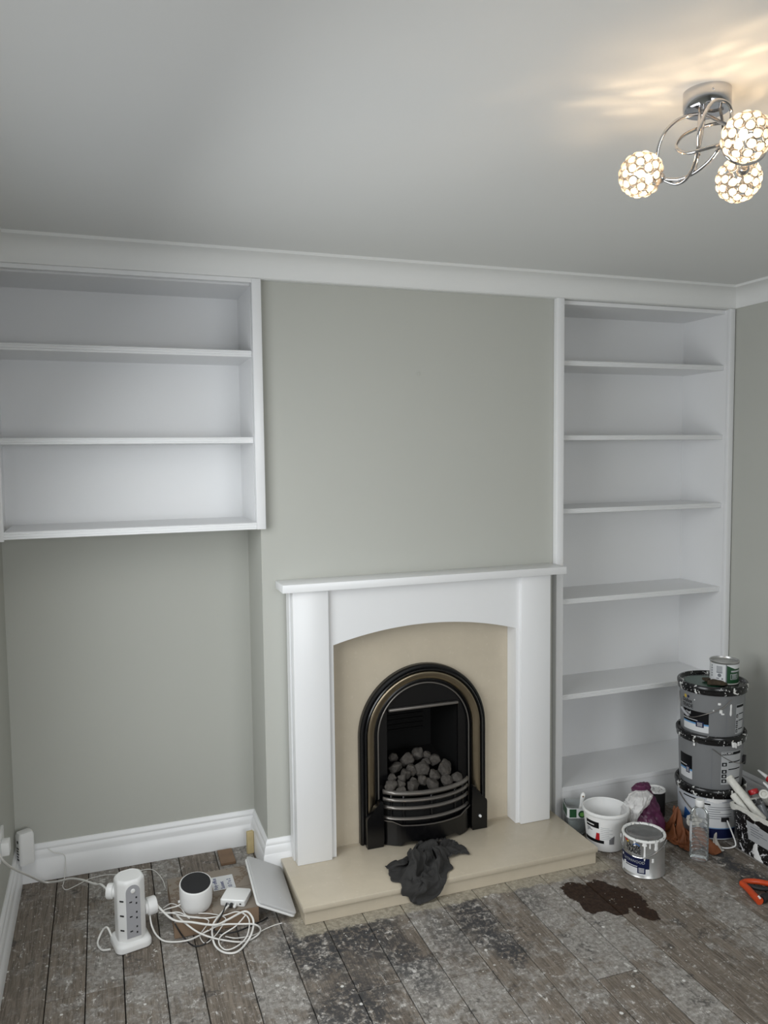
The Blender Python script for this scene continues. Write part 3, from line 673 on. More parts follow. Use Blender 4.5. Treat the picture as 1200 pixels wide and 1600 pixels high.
10,10,2,3,10,9,3,8,11,10,8,8,6,6,15,9,16,2,10,16,0,11,4,16,10,11,12,5,12,-5,2,16,-5,9,6,-12,2,16,1,3,15,2,-2,17,-4,-4,10,14,-8,17,4,-3,14,0,-1,5,-12,3,6,-10,
24,-5,-3,21,-12,5,18,5,-12,20,0,-7,7,13,-11,12,5,-7,10,-6,-7,9,-5,-7,2,9,-2,6,5,-4,2,-8,7,11,4,0,9,10,-3,8,12,3,7,14,4,17,2,0,16,3,-7,13,8,-8,16,3,1,17,0,0,
-526,-316,-74,18,-6,10,16,-10,11,11,-2,13,11,-8,11,14,4,8,12,9,7,12,8,7,13,9,4,12,0,10,-11,-3,10,-10,5,4,-5,3,8,8,-2,10,9,-3,-15,23,3,3,21,6,-3,18,6,-14,16,13,-4,12,13,-2,
9,11,4,9,8,6,7,5,11,-4,9,12,4,-1,17,10,16,0,10,17,2,11,2,17,5,12,-3,13,-5,-1,-5,17,2,8,16,-1,7,18,0,5,16,0,2,16,-1,-7,13,-4,10,9,2,-12,3,1,7,10,-2,0,9,-10,
16,1,-7,20,-12,5,17,4,-12,17,4,-11,16,8,-6,4,10,-10,11,-7,-6,10,7,-6,0,12,2,3,-10,-2,12,-2,-1,5,9,8,11,8,0,9,12,-2,11,11,3,15,5,2,16,0,-3,11,10,-8,15,4,-1,15,2,0,
-531,-323,-70,16,-3,11,16,-8,10,16,-9,11,13,-2,15,14,8,5,12,8,5,12,8,4,11,6,7,12,2,6,2,-7,10,-9,1,7,-3,5,8,-8,8,1,17,-7,3,21,8,-3,16,0,-16,18,12,-7,16,11,-8,11,14,2,
8,11,4,9,8,6,8,6,9,-8,-5,13,3,4,17,10,16,6,14,13,7,-2,11,-6,9,-3,-11,14,1,-4,16,7,2,-13,12,2,5,17,0,6,16,-1,6,14,-2,12,3,8,5,12,-3,-11,7,2,7,13,0,9,12,3,
-5,12,-8,20,-11,2,13,13,-9,19,7,-3,16,6,-4,3,1,-16,13,0,-9,11,9,-4,5,7,9,8,-5,-6,10,0,-5,6,7,8,11,8,4,8,13,-5,13,9,-1,15,5,3,15,2,2,12,6,-6,11,6,-7,14,2,1,
-538,-327,-65,15,-1,10,15,-8,10,16,-8,11,20,3,9,16,-3,14,14,6,5,11,8,3,6,10,5,12,-2,2,7,5,6,4,-4,8,-6,8,4,-11,2,-2,11,6,11,17,-1,-11,19,8,-8,20,8,4,9,13,-16,10,14,5,
8,10,4,9,6,8,11,9,1,-10,-7,11,4,5,17,8,4,18,1,11,-4,9,-10,-11,12,-7,-8,15,1,-4,15,7,-1,9,16,0,7,16,3,6,14,0,-6,12,-8,4,13,-5,10,5,9,-7,13,-1,7,15,5,8,14,10,
1,20,-4,5,8,-7,15,-11,0,8,16,-8,14,12,-1,12,11,-1,8,-1,-15,16,-2,0,14,1,-3,5,12,0,10,-1,-11,11,3,7,7,11,7,10,12,-1,12,9,-1,15,1,5,12,7,-4,13,5,-3,13,1,-5,11,6,-4,
-546,-333,-62,14,4,8,13,-9,9,16,-6,11,19,-1,11,19,5,8,16,-4,12,16,3,5,8,8,2,4,10,4,9,-5,0,1,7,6,10,6,-2,-7,-7,7,0,16,1,19,6,5,15,8,-12,20,8,7,4,10,-18,11,13,8,
8,10,5,9,9,4,11,-5,-7,-7,7,13,5,5,17,8,3,11,7,-8,-18,10,9,-12,11,10,5,8,4,13,-3,-8,-16,12,-6,-9,12,12,0,9,14,-1,13,-3,7,5,13,-4,-4,14,-2,7,16,3,5,12,15,2,22,1,
10,21,7,-18,14,-6,15,-9,-3,17,4,-7,13,13,-3,12,12,-2,4,18,-1,18,0,-7,16,-2,2,14,2,1,7,7,-12,15,3,-1,3,13,8,10,12,2,15,2,5,14,5,2,14,1,-5,12,3,-5,12,6,-2,10,8,-3,
-555,-337,-62,12,7,6,12,-8,9,16,-4,10,18,-4,11,20,5,7,19,2,8,15,-5,11,13,3,2,1,11,0,8,1,7,2,7,-7,10,5,-3,-8,-3,9,13,9,-1,10,15,5,17,11,-3,18,7,9,2,9,-20,12,13,5,
8,11,5,12,5,-1,13,-1,-5,-6,7,12,0,5,17,10,1,-3,15,-3,-13,-6,16,5,11,8,8,-4,-11,9,11,9,-12,5,-11,-13,9,-2,-13,15,-2,7,14,2,-3,11,9,-2,8,13,7,7,17,2,-5,21,4,8,22,5,
11,22,9,-25,12,0,10,7,-1,14,1,-11,17,2,-6,14,11,-1,6,18,-2,15,14,3,18,-4,3,16,3,-2,11,5,-9,14,2,-6,4,13,7,9,11,9,16,11,-2,14,5,-2,15,2,3,12,-1,0,11,3,-3,3,8,-8,
-556,-342,-55,11,7,6,12,-7,8,16,-2,9,17,-5,10,20,5,7,18,-2,8,18,4,6,11,-6,6,6,7,4,2,10,2,8,7,-1,1,4,-10,4,3,12,10,9,-8,14,13,1,13,9,11,18,11,1,1,8,-19,13,13,1,
14,-2,4,12,6,-2,7,10,-6,0,8,12,-5,6,15,9,-1,-4,11,-7,-13,2,16,3,1,-1,15,2,8,12,17,-3,1,2,-1,-17,12,-5,-11,9,-2,-13,10,5,11,8,4,-12,14,8,2,7,17,2,8,16,13,7,23,1,
4,26,5,-24,15,1,2,12,4,16,2,-9,18,2,-2,15,1,-10,13,14,4,10,20,-1,18,2,7,17,2,2,15,1,-6,6,6,-12,10,12,4,9,11,5,17,9,-2,15,-1,-1,13,5,1,11,4,3,8,5,6,-6,2,-10,
-549,-340,-45,11,5,6,12,-8,7,17,-3,8,18,-2,9,19,6,5,18,-5,8,14,1,4,7,5,7,5,5,-7,8,6,-2,2,6,8,5,9,-5,8,5,7,14,3,-1,9,15,-2,15,11,6,17,10,4,2,9,-20,17,7,-4,
11,4,8,10,1,-8,4,13,0,3,10,9,-4,7,14,9,-1,-5,10,-5,-11,14,3,4,0,9,11,-8,9,8,12,1,12,10,0,-14,13,-6,-9,-2,-4,-15,11,6,7,14,5,-5,12,8,-6,5,10,13,11,16,-7,5,22,2,
6,25,3,-17,21,6,-2,12,5,18,3,-2,14,-1,-11,15,1,-8,18,8,4,12,18,1,14,10,9,16,2,5,10,-3,-12,10,11,-3,12,9,-5,14,5,6,14,10,-5,10,7,9,12,6,-3,11,3,2,6,8,7,8,-3,-9,
-560,-341,-33,13,-4,6,15,-2,7,18,4,3,17,-5,11,18,-1,5,10,7,3,10,4,-4,5,4,7,9,4,5,7,5,-5,9,6,-4,6,5,8,11,4,-2,12,0,7,7,15,-1,11,14,0,16,9,8,12,6,-15,8,13,-10,
14,-5,-3,8,11,0,5,8,7,1,13,5,2,9,12,8,-2,-9,6,-4,-11,13,2,0,-5,2,11,11,6,6,1,13,11,18,2,1,6,-4,-16,-8,-6,-13,15,3,-3,14,7,-1,13,10,2,5,10,13,8,13,-13,2,20,8,
7,22,-5,-2,24,12,-3,10,-3,15,6,1,17,-5,-1,8,6,-13,18,6,-1,19,10,2,12,10,8,12,9,8,8,-3,-13,13,7,6,8,12,-5,14,7,-4,15,11,-1,9,7,9,12,4,0,10,2,7,5,0,-12,7,10,-3,
-552,-351,-13,14,-3,5,18,3,5,18,4,1,11,-5,9,9,8,-3,9,6,-3,10,4,-2,10,1,0,8,4,6,6,4,8,10,4,-5,10,4,5,11,-3,5,12,3,6,7,15,-1,9,13,2,8,14,1,16,8,-10,17,3,-1,
6,7,-11,11,8,4,3,12,2,3,5,12,1,10,-3,9,1,-8,5,-2,-10,9,1,7,10,5,1,-4,8,9,17,6,-1,11,11,9,-3,-6,-16,12,-8,-8,10,-5,12,14,8,-1,-1,16,-4,14,6,-8,2,18,-2,0,18,7,
8,19,-7,6,22,8,1,12,-1,15,-5,1,12,8,5,7,5,-13,16,4,4,17,10,-2,17,7,1,8,11,10,9,-2,-12,11,7,10,13,8,1,12,10,-4,11,12,-5,11,8,4,10,3,9,10,-3,-10,7,10,-7,3,-4,11,
-541,-349,-8,16,5,3,17,8,-2,12,0,5,11,2,3,10,2,6,9,7,-3,8,6,-5,3,0,-10,11,1,1,10,2,7,11,4,6,12,-4,6,9,8,6,8,8,-11,5,15,2,9,14,-2,14,6,1,15,5,7,9,13,0,
8,8,-11,11,8,0,3,6,11,7,11,3,-2,0,-10,6,4,-6,6,3,-6,9,3,-2,9,5,-2,12,5,4,12,12,3,12,10,8,13,-11,2,-9,-13,8,12,10,-7,13,7,-3,13,9,-1,-7,8,-12,3,15,4,6,16,-4,
5,18,-1,4,16,8,13,2,-7,9,10,8,11,6,3,12,-4,-6,11,10,-7,15,10,7,14,8,-4,8,12,8,15,-2,-6,15,3,0,5,13,8,11,10,-7,14,5,6,9,12,2,12,1,-8,12,4,-6,7,9,6,9,-4,8,
-544,-342,-10,17,5,3,14,3,5,12,1,1,11,1,5,12,3,-2,1,-2,-11,9,4,-5,5,8,5,12,1,-3,9,-3,11,14,3,7,8,4,2,13,5,-9,5,13,-10,15,7,-3,11,-3,13,14,8,1,3,19,-3,8,15,5,
13,8,3,8,11,3,5,13,-2,8,7,5,-8,2,-6,6,7,-2,7,4,1,9,4,1,9,5,2,11,5,5,15,4,8,10,-14,6,-5,15,-8,17,3,-1,15,1,5,8,10,-9,-4,5,-12,0,9,-11,7,13,-3,7,13,0,
5,15,3,8,5,-3,12,9,0,11,6,5,8,8,5,11,-6,0,10,9,-5,16,8,-5,9,12,5,12,2,12,14,8,-4,11,4,-11,7,13,6,13,10,4,14,8,2,10,8,-10,13,6,-4,13,5,0,1,-3,13,10,6,-3,
-534,-337,-10,15,6,9,10,-1,8,13,2,-3,10,-1,8,5,-5,-11,7,6,-6,9,4,-4,12,4,-2,11,1,7,8,-3,13,11,3,6,9,7,-12,12,6,-8,8,18,-1,14,-7,6,12,1,-11,14,6,3,9,15,9,2,19,-2,
8,11,11,8,13,4,12,11,3,-7,12,3,10,4,3,9,-1,5,6,-7,4,8,4,4,9,5,5,10,6,7,12,7,9,-4,15,-8,15,8,-2,14,6,-5,-4,8,-13,5,7,-11,9,5,-9,13,-3,-2,7,9,-5,0,12,0,
1,11,-2,7,6,-11,10,8,2,12,2,0,8,8,4,10,-5,0,10,6,6,9,9,-11,12,8,8,10,11,8,14,8,-3,15,5,-7,15,6,-7,11,12,4,12,12,3,11,10,4,9,7,-10,13,5,1,5,-2,12,5,0,-11,
-528,-328,-2,13,6,14,10,-1,10,11,4,-7,13,-3,-3,12,-4,-3,8,-6,6,10,3,-3,5,12,1,12,0,8,10,-2,13,4,2,-10,9,7,-13,11,7,-10,9,13,11,11,-8,-11,13,9,-5,14,1,10,11,14,-5,10,18,3,
1,16,14,12,15,1,-4,5,17,18,2,5,7,6,11,6,4,11,0,11,2,5,0,11,7,10,4,8,12,3,8,15,-3,10,14,-2,12,9,-7,12,6,-8,10,1,-10,10,-1,-10,8,1,-10,-6,5,-10,-8,-5,-7,5,7,-6,
12,7,-6,6,9,-7,10,3,6,9,6,0,7,5,-6,10,2,1,6,-3,11,11,12,-4,12,10,-6,9,10,9,16,5,-5,15,9,-5,15,8,5,11,14,-1,13,12,3,11,11,4,15,-4,-3,13,5,2,3,12,4,8,-1,-10,
-530,-328,-1,19,5,8,8,9,15,12,-3,5,11,3,-7,12,-3,-3,12,-3,1,11,2,4,10,2,8,4,-3,15,7,-3,0,7,-1,-15,-1,9,-14,14,5,-7,8,10,-11,16,5,-3,8,1,13,12,8,-9,12,16,-1,10,18,5,
6,17,11,9,13,14,10,2,18,7,-8,16,5,9,7,3,11,4,4,12,5,3,10,-10,6,15,2,12,11,-2,9,2,-15,11,13,-3,-6,18,-3,10,9,-7,12,1,-7,5,-10,-8,8,-8,-7,7,-13,6,-3,13,-8,8,-2,-11,
7,11,-3,6,9,-4,9,5,-2,6,3,8,6,6,-3,9,5,-1,12,4,-1,10,-5,13,10,12,-5,6,16,-6,16,9,-2,17,9,3,17,6,7,16,10,1,10,15,1,15,5,4,15,-2,-1,8,11,-1,1,10,-10,7,-7,-7,
-523,-321,2,20,6,5,9,13,16,12,10,14,13,-1,4,12,0,-3,9,-5,6,9,-1,8,11,2,9,8,-1,2,6,-8,-9,8,-11,-6,3,8,-13,-4,12,-9,8,10,-11,12,9,-7,13,8,-3,14,11,2,12,13,8,13,11,14,
8,18,11,11,6,18,7,-7,20,3,13,-3,7,3,6,6,9,2,5,9,-4,5,10,-9,8,11,0,11,12,-2,8,2,-14,11,12,-5,-6,15,-1,11,7,-7,8,5,-9,7,-9,-6,6,-13,-5,7,-10,10,-1,8,-12,5,3,-11,
9,4,-5,4,8,-4,4,10,1,5,6,5,6,5,5,9,-1,1,11,3,3,13,12,-3,12,-3,12,6,18,-6,19,7,-2,12,16,1,17,10,3,19,4,5,12,14,1,17,-1,2,13,10,-1,4,1,-13,-2,11,-8,9,6,-6,
-528,-325,2,18,5,0,20,4,4,12,10,17,13,10,19,17,8,18,14,4,2,12,2,4,8,-5,-1,5,-7,-3,2,-11,4,10,-5,-7,11,-7,-1,-4,13,-6,4,13,-8,7,13,-7,10,12,-2,11,13,3,13,13,7,12,12,14,
16,-4,16,8,9,20,0,18,2,1,4,-12,9,4,-5,8,7,-2,7,9,-2,9,10,-3,9,12,-3,12,-2,-6,-3,9,-12,4,1,-15,11,0,-8,10,2,8,12,8,-1,0,7,-12,10,-5,2,2,-12,7,5,1,-12,3,3,-11,
4,7,-7,4,10,-2,3,9,4,10,0,2,4,4,7,6,6,7,8,9,1,10,9,-11,12,-4,14,15,11,5,19,9,-1,12,17,0,14,16,1,20,4,5,15,13,1,13,7,-9,13,9,0,4,2,-15,9,9,3,-6,-3,-11,
-529,-316,-3,15,4,4,18,5,-4,20,3,2,13,9,17,11,10,19,20,1,13,17,9,9,14,3,3,0,-7,6,6,-6,6,7,-8,2,9,-7,3,12,3,1,11,6,-8,9,10,-7,10,12,-2,11,12,4,9,13,11,7,12,16,
-3,17,17,-10,19,-2,11,5,-9,10,6,-7,9,4,-6,11,6,-1,7,0,-14,7,-1,-14,9,-1,-11,7,3,-13,0,10,-11,9,-10,3,13,1,3,11,6,1,11,10,3,5,13,-1,0,2,-10,4,-10,4,1,3,-10,3,4,-8,
3,7,-7,3,10,-3,9,3,7,8,4,6,1,11,2,5,4,8,7,12,-3,11,-2,-16,15,8,9,10,13,10,17,6,11,16,11,7,15,17,1,17,11,-8,16,12,0,16,9,-7,14,-4,-8,6,14,1,5,11,-6,8,-2,-10,
-545,-320,-3,12,4,6,15,5,-6,19,4,1,22,2,0,10,10,18,15,8,16,19,-6,7,17,0,11,14,4,11,11,8,11,11,-2,-4,-6,3,11,-2,1,13,13,4,2,6,11,-9,10,11,2,11,10,7,7,14,10,6,13,15,
-10,19,0,14,-8,1,10,6,-14,5,5,-21,4,14,-16,6,1,-17,8,2,-15,10,1,-10,12,1,-9,2,-12,-9,10,3,-9,13,-2,2,10,8,7,11,-7,4,11,5,7,8,13,1,1,8,7,-2,3,-7,2,1,-9,2,1,-9,
3,8,-4,4,10,1,11,7,1,5,-2,10,2,11,6,9,11,1,9,6,-11,17,4,-10,14,8,9,10,10,11,16,5,9,12,12,3,3,17,4,17,14,-4,19,9,-6,19,-5,-1,9,9,-13,16,4,-2,-4,14,-4,9,-5,-8,
-542,-306,1,10,4,8,13,4,-6,17,4,4,21,3,1,22,0,-1,10,13,16,18,3,13,19,-5,7,17,1,11,11,10,13,14,-3,12,-7,14,11,-7,12,14,3,2,13,13,4,5,7,13,0,10,10,4,9,9,7,7,10,4,
-1,-10,-22,3,14,-20,3,17,-16,4,0,-22,10,-14,-12,7,2,-16,11,2,-11,11,5,-10,13,5,-7,3,15,5,15,2,1,11,-4,4,4,-10,-8,13,0,5,10,5,8,4,6,13,2,9,-2,3,0,-7,0,5,-6,4,5,-7,
3,10,-1,7,10,4,12,-3,3,4,9,8,9,11,-9,7,14,2,14,7,-3,16,5,-10,14,7,10,14,4,8,14,5,9,1,17,2,8,14,3,17,3,-2,12,4,-11,15,14,6,16,7,-3,10,7,-9,-7,-1,-13,11,8,2,
-538,-308,1,10,5,6,12,4,-7,17,3,0,21,0,-1,22,3,-1,17,10,13,16,6,15,21,-5,8,18,3,14,16,4,13,9,4,18,-8,13,12,-6,9,16,5,2,13,11,4,4,9,9,0,5,11,4,-3,12,1,0,-2,-22,
3,12,-20,2,15,-19,5,-13,-19,8,-4,-19,9,1,-16,3,14,-9,13,8,-4,15,8,-3,16,3,2,4,-7,15,13,11,-1,11,-9,2,12,-2,-7,9,0,-11,7,5,11,0,0,14,6,5,-6,2,7,-4,3,7,-5,7,8,-4,
10,1,6,2,11,6,13,-2,4,-2,18,-4,12,13,-7,11,10,-6,15,7,-5,17,7,4,10,3,15,14,5,7,15,5,-4,0,15,2,13,10,3,16,-4,1,14,8,-5,11,11,-6,4,12,-7,9,9,12,11,3,-13,-5,11,-7,
-527,-311,-2,7,6,9,14,4,-6,17,0,5,19,4,-8,23,2,2,23,2,7,16,11,15,22,-3,11,16,6,18,15,4,17,5,4,22,-9,12,11,-5,6,16,9,1,9,8,7,-2,3,10,-5,-3,12,0,1,11,-13,7,7,-18,
-8,7,-20,7,-9,-21,6,-3,-21,8,5,-17,7,13,10,13,10,-1,4,8,-13,17,-1,5,14,7,-10,3,-9,15,16,5,7,14,-2,-6,13,-2,-4,3,-3,-13,8,6,7,2,1,13,7,4,4,6,6,-5,6,7,-6,7,10,-6,
2,-5,13,13,3,4,13,7,5,-4,23,-5,13,12,-8,9,12,-7,14,9,-7,16,5,5,9,4,13,14,-4,-4,9,10,5,6,12,-5,14,-1,8,15,3,-5,14,9,-6,13,10,-6,10,12,6,-3,15,2,14,5,-1,-7,9,-5,
-525,-307,-9,10,5,7,15,3,-3,18,0,4,20,4,-9,23,2,6,25,3,2,21,5,15,18,4,19,8,4,22,13,7,9,9,5,13,-1,8,15,-8,10,11,2,5,11,6,7,1,-3,7,-8,1,7,-8,3,9,-13,6,11,-16,
2,0,-22,-5,-6,-22,6,-2,-21,10,13,-10,4,11,11,14,2,-6,11,10,8,10,-3,-16,17,7,9,12,-16,-1,7,15,7,15,2,4,9,-3,-9,0,-5,-11,6,3,10,6,5,9,9,4,5,9,7,-1,3,6,-12,13,5,6,
3,-7,14,15,-3,4,2,17,2,12,17,-11,6,20,-2,14,6,-7,13,6,-8,5,16,3,11,-10,-1,12,7,2,7,10,4,7,10,6,13,-2,-5,15,7,0,15,9,-8,14,11,-4,15,9,1,-2,16,3,5,6,12,9,1,-12,
-533,-298,-9,14,2,2,16,4,5,19,1,1,21,3,-9,25,1,4,24,5,8,19,7,18,8,-1,27,11,9,12,12,6,10,9,5,13,-7,6,13,1,11,11,0,5,11,4,8,-4,-5,5,-6,1,7,-9,2,10,-12,3,6,-19,
3,1,-23,10,-9,-18,-8,5,-20,6,9,-15,15,2,5,5,13,-2,14,8,3,18,-6,6,12,12,-12,9,-14,13,15,6,-10,7,11,8,3,-11,-6,7,6,-5,11,0,1,1,5,10,11,2,3,6,10,9,14,-7,-7,2,12,12,
16,-4,1,4,-4,16,9,16,2,17,12,-15,3,20,1,15,3,-8,12,6,-8,-9,13,0,12,6,-5,10,5,-5,9,9,8,15,6,-5,9,9,7,13,3,-6,15,8,4,15,12,-6,15,10,-7,-4,11,16,12,12,-3,13,2,-12,
-534,-301,-2,15,1,-1,18,2,1,20,3,5,23,3,-6,26,0,3,18,7,19,17,5,20,3,-2,28,12,6,13,11,9,6,10,9,9,-10,7,10,-3,7,13,2,9,7,5,7,3,8,3,-1,5,-2,-9,4,7,-13,1,8,-19,
-3,10,-22,8,-4,-21,-12,2,-19,12,1,-15,3,12,-13,6,0,14,12,11,3,16,0,-9,16,11,2,13,-16,-6,12,8,10,4,6,-13,12,-1,2,2,-6,9,2,6,-9,10,4,-2,10,4,4,4,10,10,14,-5,-6,10,11,14,
9,-13,16,7,4,16,17,1,2,17,14,-13,2,21,3,13,7,-7,13,3,-9,-11,12,-1,11,5,-6,9,18,-7,10,12,-14,7,12,9,11,8,0,14,5,-2,15,1,-7,14,13,-3,11,4,16,11,11,-12,12,14,-2,11,9,8,
-534,-304,-10,15,1,3,18,1,0,21,1,1,22,1,-2,23,0,3,11,3,20,14,1,18,9,11,19,16,2,3,5,13,9,12,7,8,-4,10,12,-8,7,14,6,7,8,3,8,4,7,-3,-4,3,7,3,4,7,-4,6,4,-7,
3,7,-11,2,2,-25,-14,0,-20,13,-4,-15,-4,8,-16,2,14,-9,15,1,-8,16,4,-2,18,4,-2,13,-10,10,15,-4,-5,-2,14,3,10,1,-6,6,-2,8,11,-2,1,-2,8,-8,10,1,7,9,11,-3,16,1,-1,18,-2,8,
1,1,23,8,-1,22,19,3,2,17,-2,0,10,12,-11,5,13,8,9,-1,-12,-1,21,-4,-5,17,-20,10,18,-13,10,16,-6,12,8,-2,11,8,-1,13,8,0,16,7,1,15,10,8,17,7,8,4,11,-16,13,13,5,12,8,9,
-540,-313,-9,15,4,-3,18,2,-2,20,1,4,22,0,0,22,1,-4,19,1,12,6,3,21,17,3,5,13,8,4,5,13,10,12,8,9,-4,9,14,-2,10,15,-2,9,11,11,1,1,2,8,6,5,6,1,5,4,-5,6,3,-9,
-8,-5,-11,-1,5,-12,1,12,-4,9,1,-7,11,-1,-16,7,-2,-17,0,17,-7,13,5,-9,17,0,-2,16,-7,2,4,-12,-9,5,12,-3,8,8,1,9,-1,6,6,-7,7,2,9,-6,11,5,-2,9,6,8,14,5,-5,18,2,4,
13,-3,15,5,2,23,13,-7,18,6,-16,-11,14,3,1,9,17,-6,15,20,3,-12,20,-18,1,24,-11,17,11,-11,4,17,-4,9,12,-4,12,9,-1,15,4,2,19,0,1,13,13,9,11,18,-7,10,13,-12,10,12,11,16,8,-3,
-541,-316,-8,13,5,7,17,3,-3,19,1,-4,20,1,7,21,1,-7,21,1,5,7,4,17,14,3,-2,15,6,2,11,9,9,7,11,11,3,10,15,-5,10,16,6,8,8,-4,9,-1,9,2,-1,-5,7,7,13,-3,1,5,3,-7,
-12,3,-2,1,7,-12,7,4,-11,9,-1,-9,9,5,-2,13,1,-1,9,-12,-4,8,2,-16,11,13,5,3,-11,-12,15,3,-3,0,12,-5,9,6,2,7,-7,4,10,5,-3,8,5,1,5,9,-6,11,5,3,11,5,6,15,5,1,
14,1,11,16,1,10,0,-1,22,13,-12,6,12,-10,4,11,1,-6,8,23,2,-11,21,-17,6,22,-10,16,8,-11,9,13,-7,8,13,-5,6,15,2,16,-2,-4,17,9,4,12,19,3,12,14,-14,10,19,-6,14,12,9,15,-4,-10,
-540,-306,7,14,7,-3,16,3,7,16,3,-9,20,2,6,21,0,-1,18,1,-6,8,8,10,13,4,0,15,2,-1,14,5,5,2,11,13,7,12,14,9,7,8,-12,3,0,1,10,-4,2,10,1,1,8,5,-1,7,11,8,-6,17,
3,0,-8,12,3,-6,5,6,-11,0,3,-12,10,1,-7,9,-8,-3,14,-1,8,20,-4,1,10,-10,-8,10,10,-10,-3,13,4,7,7,-8,9,-5,1,10,1,-2,3,10,1,3,8,-3,6,7,-5,11,5,0,10,6,3,11,7,5,
12,6,8,15,5,6,15,-1,8,12,-4,9,11,-5,7,-4,-9,10,8,-2,6,4,13,-13,-3,22,-8,7,13,-12,11,11,-5,11,11,-5,12,6,-11,7,17,4,16,10,-10,13,18,6,14,14,-14,14,20,1,15,15,-1,19,-1,-6,
-540,-307,10,13,8,-4,17,0,-3,17,6,4,19,0,-6,17,4,9,18,0,-3,9,6,-6,13,4,-1,14,3,1,13,5,4,14,4,11,8,9,7,-8,8,3,10,5,0,7,9,-1,3,10,1,2,8,4,-3,9,8,-7,9,14,
7,-9,18,8,2,-9,-3,4,-12,11,2,-5,10,-2,-4,8,-5,-9,12,1,10,18,-6,-5,20,-3,12,13,-7,-4,2,12,-9,-1,12,1,7,8,-4,7,3,-6,9,1,-2,2,5,-8,-3,12,3,4,10,-1,9,1,8,11,2,8,
8,8,10,9,8,10,12,6,8,11,5,6,12,2,3,11,-2,2,9,-4,-4,-1,-3,-10,9,0,4,-2,-4,-9,11,10,-8,12,11,-4,13,8,-9,12,17,-3,1,23,-5,10,21,-9,22,14,0,18,17,1,16,17,-2,15,10,-9,
-531,-306,2,14,5,4,12,4,-11,17,3,0,18,4,0,19,0,1,14,4,8,14,2,-3,11,4,-2,11,5,-4,10,0,10,10,9,1,11,1,-6,7,10,-3,5,11,-2,4,11,-1,3,10,1,6,7,3,8,2,8,0,3,15,
-14,9,9,2,2,15,12,3,-4,11,-2,-4,9,-5,-4,4,-4,-13,10,3,13,19,-7,-3,20,-9,6,12,-4,19,2,12,-11,7,8,-6,6,3,-8,6,4,-5,-10,17,-10,4,15,7,-9,10,7,5,10,2,10,3,4,15,-1,4,
8,12,5,7,13,8,10,12,-2,11,4,-6,11,2,-1,10,0,3,8,-4,10,10,-11,3,1,-8,-9,11,-7,-5,8,-10,4,11,-7,2,12,19,-7,10,25,-14,12,23,-9,4,25,-6,18,15,-5,17,14,-6,11,17,1,16,14,-4,
-516,-305,-2,12,7,5,12,5,-9,16,3,3,16,0,4,17,2,0,15,2,-5,13,5,3,12,2,-6,10,4,7,11,0,-4,9,6,-2,5,11,-1,4,13,0,7,10,5,8,5,7,3,10,0,-1,9,-5,10,6,1,12,1,1,
7,2,15,-10,11,10,6,-9,-3,11,0,0,12,0,5,0,-4,-14,9,2,15,19,-8,2,22,-9,2,7,-2,24,14,-1,-5,6,7,-10,-7,17,-11,-12,18,-12,1,19,9,-6,13,-7,8,13,-3,10,5,-3,5,6,10,15,-1,7,
5,11,8,12,4,-14,8,-12,-7,9,4,-8,9,3,-4,10,2,4,4,7,11,6,5,15,13,-7,14,6,-16,1,13,-12,0,12,3,-5,11,12,-8,11,17,-6,12,22,-10,11,21,-10,14,20,-1,13,15,-11,14,13,-3,10,14,-2,
-509,-299,3,12,7,0,14,4,-5,13,2,8,16,2,-3,15,1,-4,15,3,2,13,4,-4,11,4,0,12,2,2,10,0,5,3,7,-7,5,11,3,8,6,5,5,11,3,9,7,-6,2,7,8,6,8,-3,2,11,-2,10,-6,-4,
13,2,5,-3,13,5,10,-4,3,9,7,5,8,0,11,-7,-6,-13,16,-2,10,17,-7,13,22,-8,-4,5,-2,25,14,-1,-1,-1,19,-18,-18,17,-11,1,23,-1,2,8,-17,7,14,-2,2,13,-4,6,9,3,10,4,7,10,2,13,
12,-5,-9,8,-13,-12,-1,15,-7,5,10,-1,9,5,0,9,-3,-2,12,-6,2,10,1,15,3,5,21,16,-14,17,13,-12,1,9,9,-16,12,11,-9,13,10,-2,9,16,2,17,16,-9,16,18,-4,9,18,-7,11,15,-8,11,12,-6,
-505,-293,7,12,5,-5,12,4,5,15,1,-4,15,4,-3,15,4,1,14,3,2,14,2,2,12,2,4,9,-7,2,5,8,-2,10,2,-1,2,10,2,10,5,4,7,9,-4,6,9,0,-2,10,4,8,8,-3,2,15,-2,13,-5,-6,
9,4,8,10,6,-5,9,6,7,-4,7,10,10,1,11,-1,-8,-16,15,-12,4,12,3,15,13,-2,9,9,-9,-9,15,1,6,-13,22,-3,-6,24,-6,6,18,-12,6,8,-17,12,9,-5,11,0,6,7,5,7,-1,-7,10,12,6,1,
6,-3,-15,-3,16,8,1,15,-3,7,5,5,7,-4,4,0,2,-10,13,-2,-6,16,-8,-4,7,7,21,14,-6,22,16,-9,6,13,9,-12,10,7,-14,14,9,-3,11,12,4,11,14,0,17,16,-3,14,16,-5,10,15,-7,7,11,-12,
-498,-284,7,12,5,-4,14,4,-1,14,4,-1,14,2,6,14,1,6,15,-2,4,14,-1,3,10,-6,0,8,3,1,4,-2,-9,8,7,4,7,6,-6,10,7,-2,8,9,1,2,12,5,-1,12,5,8,9,-5,3,16,0,9,0,-12,
14,-2,1,1,10,9,13,7,-2,0,7,13,10,2,9,3,-6,-13,8,-8,-8,13,-5,4,11,2,10,8,4,13,8,-11,-10,-5,24,-2,-7,22,-4,11,15,-14,14,14,-1,10,9,-6,9,2,9,-7,6,6,13,-5,-2,-1,-8,-12,
11,4,5,-6,14,10,11,8,6,5,5,5,8,1,1,-1,-1,-9,4,3,-11,13,-9,-8,18,-5,10,9,8,21,14,3,3,15,4,0,16,4,-5,9,6,-12,14,8,2,8,13,4,12,14,-3,15,15,1,10,13,-10,12,11,-6,
